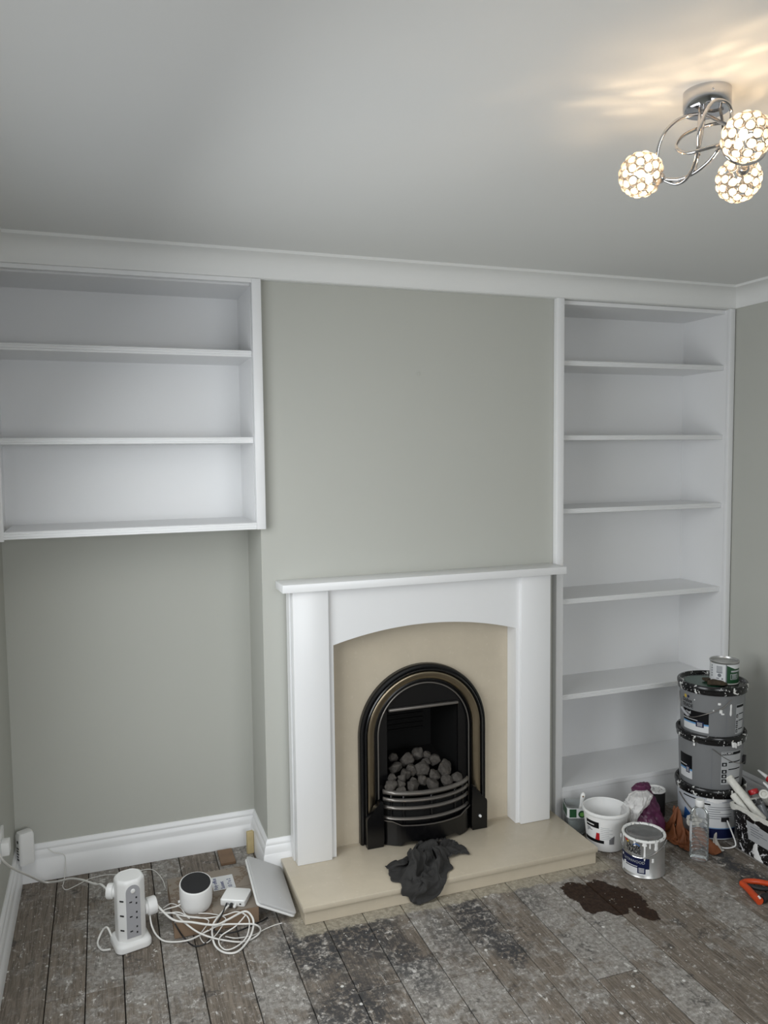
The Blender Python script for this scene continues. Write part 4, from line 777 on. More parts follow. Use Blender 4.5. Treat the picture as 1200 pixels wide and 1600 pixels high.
-489,-274,0,13,3,6,13,6,0,11,-8,6,14,-6,4,15,-6,1,16,-4,0,14,-1,-1,3,4,8,6,0,-7,9,-1,-5,8,6,-2,5,11,2,6,11,-1,7,12,-3,11,9,2,-2,14,5,6,13,-5,5,14,-2,10,-1,-9,
13,2,-4,3,11,8,5,7,10,5,11,-6,8,-9,5,6,12,4,6,-7,-9,5,-11,-10,12,-1,8,1,2,15,17,0,4,-7,12,-17,7,22,-1,2,21,-2,14,11,-9,12,9,8,10,1,12,0,12,-8,-8,-5,-9,11,-2,11,
7,5,-12,-1,-1,13,9,7,8,6,4,7,10,1,0,1,-5,-9,5,5,-9,6,-3,-13,17,-9,2,12,0,7,14,6,1,13,7,3,8,11,10,16,5,2,11,9,-7,11,12,2,8,11,6,11,13,-8,15,13,1,11,6,-13,
-482,-266,-2,11,4,8,12,-1,6,15,-2,6,15,-5,6,18,-8,5,13,-12,2,6,-9,-9,6,1,5,9,3,1,9,5,-3,9,7,-3,9,7,-4,6,12,-5,3,12,-9,6,13,9,5,15,-2,5,16,1,5,14,-2,9,2,-12,
13,2,-5,7,8,8,-1,12,5,0,10,8,8,-8,6,1,7,-11,11,5,-4,3,-10,-9,13,-6,-1,10,0,13,0,1,14,6,17,-9,5,12,-17,4,20,-2,13,12,8,13,10,7,14,5,10,-9,9,-7,5,4,-13,3,2,14,
13,0,2,8,5,-8,2,-2,10,2,-2,9,9,-1,-5,4,-3,-6,5,2,-7,-1,4,-9,10,2,-4,10,2,8,13,2,-6,16,2,-3,17,0,6,7,11,14,15,7,6,12,11,2,6,14,-2,10,10,3,11,13,-12,16,-3,-12,
-482,-253,-2,11,2,-1,11,1,6,11,1,8,14,-4,6,12,-4,6,14,-3,2,14,-4,1,9,-7,-5,8,-6,9,13,0,0,7,2,-10,9,10,-1,10,8,5,1,13,-10,15,7,-3,5,16,3,4,16,-5,4,15,0,5,7,-11,
14,3,-4,9,8,6,2,10,5,-9,4,5,5,2,11,11,5,-3,-3,2,-11,9,-2,-11,12,-5,2,6,-14,6,3,10,7,11,11,-9,0,18,-4,8,17,4,14,11,5,15,6,7,11,10,7,-6,5,-14,7,12,-3,4,-13,5,
-3,13,1,8,7,6,6,8,6,7,1,6,11,-2,-1,3,-5,3,3,1,-8,9,0,-6,-4,4,-11,11,4,-7,14,0,-3,16,1,1,18,-2,-1,17,3,7,4,12,16,12,6,12,9,12,-1,7,13,-3,8,7,-13,18,-3,-11,
-477,-245,2,7,3,-7,10,2,-1,9,1,8,10,-3,0,10,-3,1,10,0,9,11,-1,8,13,-2,2,10,6,2,12,1,-5,7,1,12,16,0,1,10,-5,-12,16,0,-9,12,9,5,5,16,-8,2,16,-5,7,13,4,4,12,-8,
11,5,-6,10,8,3,4,9,4,-8,7,7,-1,2,12,11,4,1,2,4,-10,3,0,-13,13,-5,1,5,-13,7,9,2,-9,3,15,0,3,16,6,11,13,4,13,11,4,15,5,6,9,13,3,-4,1,-17,8,16,-4,9,-12,9,
-4,14,-6,6,11,8,6,9,6,4,-9,1,10,-4,-1,3,8,5,8,6,3,9,-1,-5,1,-11,-4,6,-4,-13,10,10,0,14,-1,2,14,6,-7,19,1,-2,12,9,12,3,6,19,9,12,5,9,10,-12,12,4,-12,20,-4,-8,
-478,-234,8,2,3,-9,9,3,0,6,3,-4,8,1,1,10,-2,0,12,-2,3,8,4,9,10,7,0,11,4,-1,8,6,9,14,1,4,16,1,4,16,-1,4,16,-9,4,15,-3,-10,11,4,-8,0,15,-9,7,12,5,2,13,-5,
8,7,-9,9,8,2,8,11,2,-4,6,9,-7,4,9,8,4,6,8,5,-7,1,2,-13,8,-9,4,14,-5,1,-2,2,-12,6,8,10,11,8,5,11,11,0,11,12,3,10,10,7,8,14,2,-3,2,-17,8,14,-7,13,-8,5,
-2,14,-3,6,10,5,7,4,6,6,-9,5,7,4,-5,8,2,6,3,10,-1,7,-5,-6,7,-6,2,6,-11,-7,8,10,1,9,-5,-7,13,8,2,16,3,-1,10,15,-1,6,5,18,14,2,0,3,13,-5,18,1,-4,16,-3,-14,
-478,-225,12,5,4,-5,3,6,-5,6,1,6,7,3,0,8,2,-5,11,1,2,8,8,-6,10,8,1,11,6,1,14,1,0,14,-5,-1,15,-7,1,16,2,4,6,5,16,16,3,5,17,-1,0,11,-4,-9,8,8,-3,0,11,-7,
8,10,-3,5,11,3,5,11,-5,-2,8,9,-6,5,9,12,-1,2,-1,11,-3,9,6,-6,10,-7,2,3,-9,-11,8,5,7,5,9,-7,5,6,10,10,8,6,11,8,4,9,10,4,8,12,4,7,6,-12,0,13,-11,10,-11,-4,
-2,15,5,14,1,5,13,5,-2,8,-8,5,9,8,-1,-4,10,2,7,-3,-6,9,-6,3,8,0,-4,2,-6,7,6,2,-10,11,-3,0,11,6,2,11,11,-1,15,5,1,2,16,3,13,-6,-2,12,7,2,11,9,-6,18,-7,-8,
-476,-214,14,0,6,-6,5,7,-1,5,-2,-6,8,4,-1,6,6,4,10,4,2,11,3,5,12,2,4,14,2,2,14,4,1,13,5,-4,6,0,-14,16,3,3,13,-8,-4,6,11,10,15,2,2,11,-2,11,13,2,0,8,2,-8,
9,8,-4,0,13,-2,4,9,-8,-2,10,8,1,7,10,7,-9,-4,-4,11,-2,8,4,-8,9,7,6,8,-3,-10,11,2,3,0,7,9,8,7,-4,8,5,5,9,6,5,10,8,3,12,4,1,5,11,7,5,12,-8,5,-2,-15,
12,3,8,0,16,3,10,-13,5,13,7,0,11,3,6,5,-4,-10,4,-2,-8,10,0,0,0,-1,10,5,4,-5,5,-9,1,10,2,-1,5,9,0,11,7,1,13,5,2,3,10,-11,13,4,-1,14,2,-7,15,-3,1,12,8,0]),
'orange': (44, 46, [3154,-868,12,10,6,-5,-2,-12,3,8,-6,-2,7,-6,5,8,-3,-5,7,-4,5,10,0,-1,11,2,-3,12,4,-1,11,5,2,11,0,0,12,-5,-1,11,-1,-1,10,1,0,8,2,0,8,3,1,9,-2,0,11,-3,0,12,-2,0,
15,0,0,16,4,0,15,4,0,13,1,0,11,4,0,10,6,-1,8,9,0,9,3,0,10,0,0,10,-1,0,8,-2,0,10,-3,0,10,-7,2,4,6,13,11,-10,0,-4,0,-15,2,-13,4,4,-9,0,7,-3,-4,10,-2,1,
8,1,8,14,3,3,12,-1,-12,17,-4,5,-404,41,-5,2,11,13,10,-7,-5,7,-6,-8,7,-6,6,9,-5,1,10,-2,-3,10,1,-4,13,4,1,12,5,4,12,8,0,11,1,-5,11,-6,0,10,-2,4,9,0,5,8,2,0,
7,4,-3,7,5,-6,10,-2,0,13,-1,0,15,1,0,15,3,6,13,-2,-6,13,1,0,11,5,0,10,7,0,5,4,9,13,-1,-4,11,-1,-3,11,-1,0,10,-2,0,10,-5,0,11,-7,0,11,-10,5,2,6,12,2,-10,-4,
4,-4,-11,-1,-10,5,6,-5,0,7,0,-1,11,2,1,11,-1,-9,14,2,10,8,0,-9,-408,30,4,15,8,0,9,8,6,6,-7,-10,9,-7,0,10,-5,-1,10,-1,-1,12,1,3,13,5,6,14,8,-2,11,10,-5,11,3,4,
11,-6,0,6,-3,9,9,1,-4,5,2,-7,7,4,0,9,3,0,9,1,7,13,1,2,15,-1,1,11,1,-10,15,-2,-1,13,1,0,12,5,0,2,2,13,15,-1,0,13,-1,-8,13,-1,-3,12,-2,-2,11,-3,-1,10,-4,4,
12,-8,-1,12,-10,-1,6,-7,8,-1,1,11,1,-8,-2,-1,0,-13,2,-7,-4,6,0,1,8,2,-3,12,0,3,11,3,-4,12,2,2,-413,24,-3,16,7,1,14,4,2,12,4,4,8,-7,-5,10,-4,1,10,-2,5,13,2,4,
14,7,-3,12,9,-6,14,11,0,12,7,1,-2,-6,12,8,-3,-8,8,0,-5,7,2,4,7,3,3,8,2,3,10,1,4,14,0,0,11,-2,-9,15,1,3,13,0,-8,13,0,2,7,0,12,9,-3,9,17,-2,-9,16,-5,-3,
14,-1,-6,13,-2,-2,10,-2,-4,11,-3,5,11,-6,-6,12,-9,2,5,-9,1,-7,-3,4,6,-3,5,5,-8,4,-3,3,-10,2,1,-7,6,2,1,7,4,3,10,1,4,11,2,-1,-409,16,4,16,9,-2,15,6,-3,15,3,-3,
14,2,4,9,-5,6,12,-1,2,13,4,-4,13,7,-6,14,10,-4,13,10,1,6,9,10,6,-3,10,7,-3,-8,7,0,-6,2,2,-8,8,0,2,8,0,1,11,0,3,8,2,10,8,-3,-13,15,-1,-2,13,2,8,10,-4,10,
4,-2,13,20,-10,0,20,-6,-8,18,-5,-5,15,-3,-6,10,2,-9,12,-2,3,11,-2,-1,12,-5,-5,8,-7,9,5,-6,-2,-5,-5,5,-7,-3,7,6,-4,-5,13,-5,-7,-7,6,-4,5,4,-2,6,4,0,9,2,4,9,0,7,
-410,12,-10,17,10,-1,17,6,-1,17,4,7,19,5,3,18,5,4,6,0,-11,13,4,-2,13,8,-1,14,9,1,3,8,14,8,11,6,3,2,-10,11,-1,1,3,-1,-9,6,0,5,7,-1,0,9,0,-1,10,-3,3,7,-2,-11,
14,0,4,9,-6,12,-4,-9,11,14,4,6,17,-6,2,23,-14,-2,19,-8,-12,17,-6,-9,16,-5,-6,14,2,3,11,0,-3,9,-2,-6,12,-2,1,9,-5,6,3,-5,5,-7,-2,6,-12,-2,4,5,-8,-11,18,-7,6,-5,10,-12,
7,3,-5,1,3,6,8,1,4,11,-1,-2,-413,14,-6,20,10,-1,19,6,4,21,5,4,22,5,-5,23,7,2,12,5,19,14,0,0,11,9,-1,-3,15,0,7,14,-3,10,10,-3,11,3,-4,-9,4,-3,7,0,-5,6,0,-2,
7,-1,0,9,-3,4,10,-3,1,-5,-10,6,15,1,0,-5,-15,-2,16,-1,-1,12,5,10,23,-20,6,24,-14,9,21,-11,-11,18,-8,-11,12,-4,-12,13,1,2,9,0,-5,10,2,2,8,-4,6,2,-10,1,1,-2,6,2,7,8,
-13,1,4,13,-13,-17,23,-10,9,-6,11,-12,5,4,-5,7,-4,-2,8,-2,3,8,5,8,-419,17,-11,21,10,5,23,7,5,23,7,-6,25,7,0,24,8,10,17,9,22,20,5,13,3,12,-3,10,8,-5,4,13,-3,13,4,-3,
-8,7,6,2,7,-5,-5,5,-2,5,-2,-1,0,5,-5,5,2,-6,-2,-9,5,-2,-12,5,4,-13,5,14,-7,3,10,6,-11,19,-9,-17,25,-19,12,22,-17,14,19,-13,-13,13,-15,-10,15,-1,-10,11,1,-4,9,1,3,7,4,1,
7,-1,4,7,-3,3,-1,0,5,-6,0,8,2,0,4,25,-16,-20,22,-11,13,-3,6,-15,7,-3,-3,4,3,-5,7,-2,8,1,6,10,-418,22,-15,23,10,7,26,9,0,27,9,-7,27,9,6,23,10,15,23,9,19,21,10,20,
21,10,3,2,11,-4,0,12,-1,-12,5,5,6,10,0,-8,4,2,3,6,-2,6,-3,3,5,-3,-2,-7,5,-3,10,-1,-4,-1,-13,5,11,-9,-5,1,4,-16,-19,-12,-5,19,-16,-22,23,-24,11,28,-12,10,16,-20,-12,18,-10,-9,
14,-7,3,4,-3,-10,5,3,-4,3,-4,5,3,-4,4,5,-2,5,-3,3,5,-4,5,6,36,2,-8,26,-24,-1,24,0,1,4,-6,-14,2,6,-7,3,-2,6,2,-2,10,7,10,-2,-422,25,-11,26,12,7,28,10,-8,30,13,0,
25,8,19,23,7,22,23,13,17,27,18,0,4,10,29,6,20,7,-10,-5,5,0,13,0,10,3,-1,-7,4,4,1,9,0,5,-3,5,5,3,0,5,5,-4,5,-8,0,9,3,-9,12,-9,-6,-6,-6,-23,-20,-18,-9,-7,-11,-31,
26,-22,-9,14,-23,19,22,-13,-11,18,-11,-3,7,-12,3,9,0,-1,-1,2,-5,3,3,4,2,-2,6,3,4,-5,0,7,3,22,-27,-8,40,-2,10,21,-18,-16,21,1,4,-3,-12,-8,11,-1,0,2,5,6,8,5,2,-2,8,-8,
-416,27,-5,29,14,4,24,7,-9,25,10,2,22,5,17,20,5,21,23,14,17,29,20,-1,4,12,34,23,11,27,-4,19,16,-8,8,2,10,5,1,-5,8,6,-1,10,4,4,3,-4,5,3,-2,8,-2,5,12,-1,4,9,-7,-10,
1,-4,-22,3,-14,-22,-22,-9,-15,-16,-13,-27,8,-14,-31,24,-23,0,4,-22,16,16,-12,-1,12,-4,-2,2,-4,5,2,4,3,-4,6,-3,2,4,4,4,3,7,21,-27,-26,38,-21,-12,36,-2,11,15,-18,-15,18,0,9,2,-7,-11,
11,-1,-2,11,0,2,-8,6,6,11,1,8,-422,34,-15,23,9,4,23,6,-9,25,10,-2,21,5,18,21,7,21,30,10,9,22,28,8,16,-6,36,8,25,32,8,19,34,4,19,14,-1,12,3,1,11,5,0,8,0,-1,0,-9,
0,-1,-11,7,-4,-8,9,-5,-5,12,-5,-2,15,-4,-5,5,-6,-18,-9,-11,-24,-15,-17,-25,-26,-2,-25,14,-16,-25,18,-19,6,-2,-15,11,5,-8,5,2,1,4,-1,6,4,-1,10,3,1,8,3,32,-30,-10,25,-31,-30,34,-21,-11,
30,-1,15,14,-17,-14,18,-7,-1,13,5,1,8,-4,8,5,3,-12,4,5,12,13,-2,6,-437,28,-17,22,8,6,23,6,-10,25,10,-1,26,7,10,20,9,23,34,8,6,31,20,13,0,9,41,6,16,40,6,19,26,3,16,11,
-5,9,-4,-2,8,-1,6,8,-1,1,-2,-8,4,-8,-11,0,3,-11,9,2,-9,8,-11,2,14,5,-6,17,3,-3,4,-8,-16,-12,-17,-25,-22,-18,-17,-7,3,-30,8,-23,1,16,-3,4,1,-5,6,0,2,5,-6,8,3,-6,10,5,
16,-10,0,37,-33,-4,19,-30,-32,29,-22,-15,25,-2,17,21,-11,-7,14,-8,-11,9,-1,13,13,-1,-7,11,7,-3,12,1,11,13,-12,-2,-450,32,-11,22,7,8,23,5,-10,26,10,2,28,11,5,23,10,23,37,7,2,25,21,18,
-3,7,30,0,8,30,5,18,23,-1,14,13,0,8,-7,-1,9,1,9,-4,6,0,-6,-11,0,-3,-14,3,0,-11,-2,9,-6,11,-8,0,16,-4,0,19,4,0,8,19,-4,-5,-15,-23,-22,-19,-10,1,3,-29,7,-18,-11,1,-6,12,
7,2,2,1,5,5,-4,10,6,-7,12,4,20,-26,8,37,-28,-15,23,-31,-26,13,-26,-25,25,-2,17,22,-9,-7,18,-5,-6,16,-3,2,7,-4,13,14,7,-5,20,-14,-5,17,-4,1,-465,36,-8,21,5,11,24,5,-12,27,11,3,
30,11,5,26,11,20,26,1,-3,21,16,10,8,16,24,-6,4,29,-1,13,25,0,14,11,-1,10,-4,10,4,-2,5,-5,3,-6,-10,-13,-1,-4,-13,2,0,-10,7,3,-4,6,11,-2,11,-10,7,21,2,4,5,20,13,4,2,-21,
-10,-18,-21,-14,-13,-19,16,2,-13,8,-6,8,-6,1,6,0,6,8,0,16,3,0,13,8,21,-31,11,30,-27,-26,28,-31,-22,7,-28,-25,27,-14,0,21,1,15,18,-6,-8,17,-2,-2,10,-4,12,17,-10,-13,25,-7,-2,19,-3,2,
-479,40,-4,23,5,13,24,5,-14,29,10,7,27,4,10,17,14,4,24,-1,-3,21,13,5,14,18,17,-5,6,27,-5,8,25,2,15,9,-4,11,-1,9,-7,4,-2,-6,-12,-2,-1,-17,0,2,-12,2,2,-7,7,-1,-2,-1,4,14,
18,5,4,22,0,5,11,-1,24,-2,15,-13,-7,-11,-25,-3,-5,-25,18,-1,1,12,-3,-1,-1,-1,10,-9,11,2,-12,13,9,-4,2,18,36,-11,-3,19,-33,-30,35,-28,-17,5,-30,-26,28,-17,4,24,-11,-4,17,4,12,17,-3,-5,
13,-3,9,20,-14,-14,27,-8,3,19,-3,-3,-486,44,-2,24,4,13,27,5,-13,24,3,14,20,2,-5,17,12,2,22,2,-3,19,13,5,17,15,9,-3,10,24,-2,11,23,-8,7,14,9,0,-4,4,1,-8,-2,8,-20,2,9,-13,
2,9,-4,5,1,-4,-5,-8,0,11,-1,12,7,-17,13,18,14,13,12,-4,27,5,1,-23,-6,14,-20,16,-10,-14,5,-8,-15,2,5,11,1,2,12,6,7,13,-14,15,8,-9,3,22,22,-4,-17,32,-33,-17,30,-27,-29,4,-33,-26,
29,-19,7,26,-13,-2,21,-8,-5,13,6,11,17,-3,3,20,-13,-13,28,-11,0,21,-2,3,-490,48,-4,26,5,13,30,4,-13,16,1,13,19,1,-2,16,3,-10,19,6,0,16,12,5,17,15,6,7,15,18,-7,8,21,-4,10,15,
8,1,-6,0,11,-23,3,17,-15,-1,16,-1,0,7,1,2,-1,3,3,-12,-4,9,-19,0,12,-15,18,3,-2,31,18,12,17,7,5,-23,-5,-17,-19,12,0,-19,10,11,-8,3,4,11,11,-1,9,-9,7,17,2,16,19,-12,2,25,
9,-9,-3,30,-17,-36,33,-29,-30,4,-36,-27,32,-21,0,27,-15,6,22,-10,-4,18,-5,-5,12,7,10,20,-12,-1,29,-9,-10,21,-4,8,-487,53,-7,29,4,13,28,3,-13,15,0,13,17,0,-7,16,2,-6,17,6,2,13,6,12,
12,16,-2,11,16,10,0,11,19,-2,10,16,0,9,-25,4,22,-17,3,21,-7,3,14,-5,0,7,4,2,-5,5,5,-13,9,-1,-26,-6,16,-21,16,-5,-8,32,15,11,11,8,-11,-19,0,0,-25,15,7,-13,10,12,5,13,-3,-4,
7,3,14,-5,7,23,2,-1,28,-10,14,24,-2,-1,11,27,-24,-35,28,-17,-44,7,-38,-31,34,-24,-8,29,-17,7,23,-13,3,19,-6,-4,16,-1,-6,11,2,12,31,-10,-12,23,-5,6,-481,56,-5,33,4,12,26,1,-13,19,-4,7,
17,-3,7,16,-1,-5,9,14,-3,9,3,13,14,12,2,4,20,-2,1,10,19,-2,15,-2,11,22,-17,-3,27,-11,2,21,-7,4,14,3,-2,5,-2,-1,-7,8,11,-18,7,1,-28,-9,19,-27,16,-13,-11,34,19,3,-1,2,-14,-17,
5,12,-20,16,10,-10,11,10,4,13,-3,-4,4,2,18,9,-2,25,-9,6,29,-4,8,32,-11,7,26,26,-20,-37,20,-19,-51,10,-36,-38,35,-26,-15,32,-20,3,24,-16,1,20,-4,7,14,0,-11,14,1,9,25,-5,-6,27,-6,1,
-473,57,-1,36,4,11,28,-2,-8,21,-5,-2,15,0,10,16,-4,4,-1,14,-2,13,6,5,11,8,8,-3,18,-6,8,11,4,3,18,-6,3,32,-2,-2,29,-13,5,23,1,0,13,2,4,3,-2,3,-9,7,-4,-22,-5,15,-29,-5,
2,-35,13,1,-5,40,6,-15,-9,19,2,-11,0,15,-20,14,8,-11,12,8,2,14,-2,-2,9,-4,17,-6,-5,27,-2,12,32,-3,8,34,-8,6,30,10,-16,-27,23,-19,-53,13,-33,-44,35,-28,-20,32,-25,6,27,-14,0,21,-6,-4,
18,-1,4,14,2,-8,15,3,7,30,-7,-4,-462,55,1,40,0,2,29,-1,7,21,-2,-8,17,-2,7,-4,-3,16,14,2,2,8,10,5,-1,14,-2,3,16,0,3,13,-4,4,20,-5,3,33,-10,4,32,-8,8,25,-2,4,15,6,
7,1,0,0,-10,-6,-10,-22,-4,16,-30,9,6,-39,0,7,-8,41,6,-17,0,6,8,-19,7,12,-17,12,8,-12,13,3,-2,12,2,4,1,-14,17,-1,3,29,-3,2,36,-3,15,35,-2,6,33,3,-8,-20,17,-22,-56,17,-30,-48,
34,-29,-27,33,-25,8,28,-15,0,21,-6,-8,19,-1,0,16,2,3,15,3,-6,26,-2,4,-458,49,-1,36,-2,1,27,-2,10,23,-1,-7,21,0,3,-3,-2,20,15,1,11,3,14,1,10,9,2,-2,14,0,8,10,-3,-4,19,-6,
1,35,-10,4,35,-9,9,27,-5,17,3,5,3,3,7,4,-4,-10,-10,-16,-14,-3,-27,17,14,-35,-12,17,-20,34,7,-24,10,3,16,-16,6,11,-17,8,9,-13,12,3,0,11,-3,7,-3,-16,14,1,2,31,-5,7,36,-3,13,38,
3,11,34,4,-11,-17,11,-19,-58,17,-27,-50,32,-28,-31,33,-28,-1,29,-13,9,20,-6,-11,19,0,-1,17,3,1,17,3,2,23,1,-3,-457,40,1,33,-2,-1,28,-1,9,24,-2,2,21,-10,0,9,11,17,4,-6,20,15,11,4,
-3,14,2,13,8,3,12,6,-4,-1,17,-12,-13,36,-2,1,37,-10,17,22,-17,5,16,12,7,-8,2,3,-4,-7,5,-6,-17,-23,-16,11,18,-30,-12,24,-28,18,11,-29,27,6,7,-15,4,15,-15,3,15,-10,10,-5,1,10,-2,6,
-8,-15,15,1,1,32,-4,15,36,0,15,39,2,12,37,5,-14,-26,14,-23,-54,12,-22,-52,30,-27,-32,31,-27,-8,26,-13,14,21,-3,-11,20,0,-3,17,3,0,19,4,0,24,1,-1,-458,34,3,32,-3,-3,30,-2,6,25,-7,-1,
25,-2,7,2,2,26,13,3,21,13,8,4,3,12,-2,5,13,-2,14,-5,11,12,9,2,-17,17,-32,-1,40,0,-2,36,-9,21,11,-13,-7,12,-4,8,-2,-4,11,-12,0,-20,-11,11,17,-24,-18,13,-27,21,21,-25,22,11,-2,-12,
3,14,-15,2,15,-9,8,-5,-1,6,-2,10,-11,-15,13,0,-3,33,-2,21,36,3,17,41,-1,13,39,8,-18,-34,10,-24,-55,14,-19,-47,29,-27,-29,29,-23,-17,22,-13,17,23,-2,-9,19,2,-4,19,3,-4,20,4,2,24,0,-1,
-458,28,2,31,-4,2,33,-2,-4,28,-4,1,26,-1,14,3,2,30,15,4,25,10,6,-1,7,8,-2,-1,13,-1,17,-3,-1,6,1,17,7,1,-10,-17,18,-35,3,39,-2,-13,30,-8,19,11,4,11,2,-8,2,-12,-8,-20,-6,-1,
27,-12,-4,9,-25,23,27,-23,14,7,2,-13,-3,14,-15,13,3,-8,4,1,-8,4,-8,9,-8,-13,19,-9,0,34,-2,14,40,2,19,42,0,20,36,14,-21,-43,4,-24,-59,26,-19,-42,21,-32,-16,20,-11,-22,24,-10,16,23,-1,-8,
21,2,-2,20,1,1,19,5,-7,25,1,-1,-456,24,1,29,-4,4,33,-4,1,35,-2,-5,26,0,20,3,2,34,17,3,20,9,4,0,-1,11,-5,9,7,-1,15,-4,-1,1,4,14,10,-5,-2,5,6,-9,-15,10,-37,-13,31,-7,
-6,25,-9,4,17,-3,9,3,10,14,-11,-6,21,-14,0,5,-21,24,30,-19,6,-8,10,-15,11,11,-12,3,5,-14,4,-1,-7,6,-10,6,-2,-18,19,-15,2,34,-3,1,45,-3,26,42,3,24,31,10,-25,-44,14,-19,-60,17,-31,-40,
33,-18,-18,23,-12,-16,14,-4,18,20,-1,1,21,1,-1,21,2,-2,22,3,-5,23,4,-11,-454,21,0,27,-4,7,33,-3,1,36,-1,-7,32,0,29,4,2,38,17,2,14,5,8,-6,8,2,-2,8,-4,1,-1,11,-1,14,-4,1,
8,0,5,8,3,9,1,3,-19,-13,5,-38,-13,28,2,2,16,-13,-4,7,13,17,-5,-5,22,4,4,9,-20,20,21,-9,-3,-8,14,-17,4,9,-18,12,7,-2,-4,-3,-5,8,-10,-6,5,-24,14,-10,-2,38,-18,-3,44,-1,29,42,
2,13,38,8,-12,-47,12,-30,-57,32,-16,-41,32,-17,-22,28,-14,-10,12,-3,21,20,0,-7,18,1,2,19,2,0,22,2,-3,23,4,-12,-455,24,-2,26,-4,9,30,-2,1,34,-1,-9,33,0,22,7,4,45,24,3,17,14,-10,1,
8,6,1,-3,9,-2,9,2,-3,10,-1,0,-2,4,4,9,1,6,5,6,9,-17,-8,-29,9,1,-33,-7,25,3,6,15,-7,2,14,11,20,-4,4,12,-19,13,1,1,-17,13,14,-16,-7,14,-14,8,6,-10,2,-3,-6,2,-12,8,
14,-25,1,-9,-23,33,-17,10,46,-20,19,46,15,23,35,-7,-21,-35,28,-14,-59,36,-17,-38,32,-17,-24,28,-14,-13,12,-3,24,19,-1,-10,20,-1,-2,20,1,0,22,3,0,22,5,-13,-460,26,1,24,-2,11,29,-2,-1,31,0,-11,
21,-9,30,29,10,28,17,-16,7,8,14,14,15,3,14,19,-19,-2,4,0,7,0,5,8,-4,4,1,0,4,3,1,5,7,-3,12,-11,-8,-1,-37,20,-8,-19,1,21,0,-2,15,11,14,10,8,17,-9,0,-9,9,-23,18,16,-13,
-1,14,-17,16,-1,-2,-6,0,-2,-2,-9,-12,-1,-28,11,15,-33,21,-19,12,46,-33,19,41,5,12,49,4,-2,-35,37,-20,-46,27,-35,-35,37,-9,-22,23,3,-27,16,-4,23,20,-3,-11,21,-2,-1,20,-1,3,20,2,-11,24,7,-6,
-460,29,1,22,-2,13,26,-1,-9,30,1,-2,16,-7,28,37,-1,8,14,-17,6,13,6,12,14,5,11,-1,0,23,18,-17,17,33,7,18,-4,4,-2,-2,5,0,-4,-2,4,-2,7,-6,-27,13,-25,-3,-4,-31,22,-9,-3,7,19,0,
9,11,12,10,19,-3,-13,11,-24,21,18,-11,6,15,-19,15,0,-9,-3,-4,-6,-12,-6,7,5,-29,-9,15,-37,17,-31,-6,43,-18,33,43,5,14,52,9,-3,-29,26,-35,-21,31,-32,-36,22,7,-40,27,4,-25,22,-5,20,23,-4,-8,
21,-6,4,18,-2,-11,23,4,-1,23,8,-9,-459,31,2,22,-1,13,22,-1,-14,25,-1,11,25,-2,13,26,-19,-7,13,1,23,5,-1,18,12,1,12,18,9,7,5,-17,23,23,-7,26,28,2,15,12,4,10,-6,5,-1,-15,3,-7,
-21,15,-31,-19,-1,-27,7,-5,-25,16,-2,13,4,16,9,12,28,-3,1,20,-24,9,18,-25,20,18,-7,-8,-6,-15,6,1,6,2,-5,-15,5,-27,11,11,-41,-8,-16,-18,47,-23,36,38,4,18,53,13,-7,-21,23,-30,-7,28,-34,-27,
11,14,-44,19,3,-33,30,-10,3,24,-1,11,23,-5,0,17,-2,-16,24,3,4,23,9,-11,-459,31,2,25,-1,13,21,0,-13,24,-2,2,23,0,11,21,-15,-7,8,-2,29,17,-5,9,13,1,12,-2,-7,19,10,0,25,22,-8,25,
24,-8,17,31,-1,25,15,-1,13,-21,14,-32,-22,9,-33,-19,6,-27,-19,2,-20,21,-6,-8,-3,8,17,11,31,1,13,28,-15,4,21,-28,19,-1,-24,-6,16,-11,10,1,2,5,-7,10,1,-25,-15,20,-37,1,-7,-37,39,-27,22,46,
4,39,41,19,-13,-6,22,-26,-8,17,-28,-11,17,5,-46,3,15,-36,31,-8,-5,27,-9,-3,22,1,13,16,-3,-18,24,3,7,25,9,-13,-459,30,1,26,-1,14,21,1,-11,21,-2,6,19,-4,-9,21,-4,-1,18,-5,15,-3,-8,26,
23,2,19,14,-10,10,12,-8,23,15,4,30,17,-8,22,19,-8,28,13,2,7,-12,5,-18,-20,13,-34,-21,5,-28,-6,6,-27,3,-16,-16,1,14,13,7,20,10,13,34,-10,8,12,-35,17,6,-27,3,22,5,0,3,-11,6,-4,9,
16,-19,-11,22,-36,0,-5,-47,24,-21,7,54,2,45,35,17,-13,-9,23,-22,-8,21,-23,4,10,2,-32,0,17,-37,17,-9,-27,29,-2,4,23,1,14,18,-3,-18,26,5,10,28,10,-14,-460,24,1,25,-1,14,19,2,-9,19,0,3,
16,0,-8,18,-1,2,18,-3,-2,11,-5,18,-9,-16,18,21,-2,24,15,-15,29,12,-6,25,7,-2,13,8,1,12,12,2,12,16,2,10,-19,13,-34,-16,10,-31,-8,-19,-21,3,9,-23,13,15,4,-1,7,17,9,29,-1,16,23,-30,
11,-4,-33,17,18,7,-2,12,-5,3,3,-10,18,-17,6,7,-38,-6,20,-45,18,-21,-18,48,0,50,29,13,-18,-3,18,-22,10,19,-3,-19,18,3,-12,2,6,-34,1,5,-35,31,-1,1,22,1,17,20,-2,-19,33,6,12,25,11,-15,
-459,19,0,25,-1,14,19,1,-2,14,1,-10,14,4,-2,15,2,1,14,0,0,16,-3,1,-5,-9,18,-3,-14,23,19,-8,12,6,-7,12,4,-7,12,5,-6,13,9,-3,17,18,5,14,-9,13,-11,-13,-8,-32,14,21,-16,-7,7,-23,
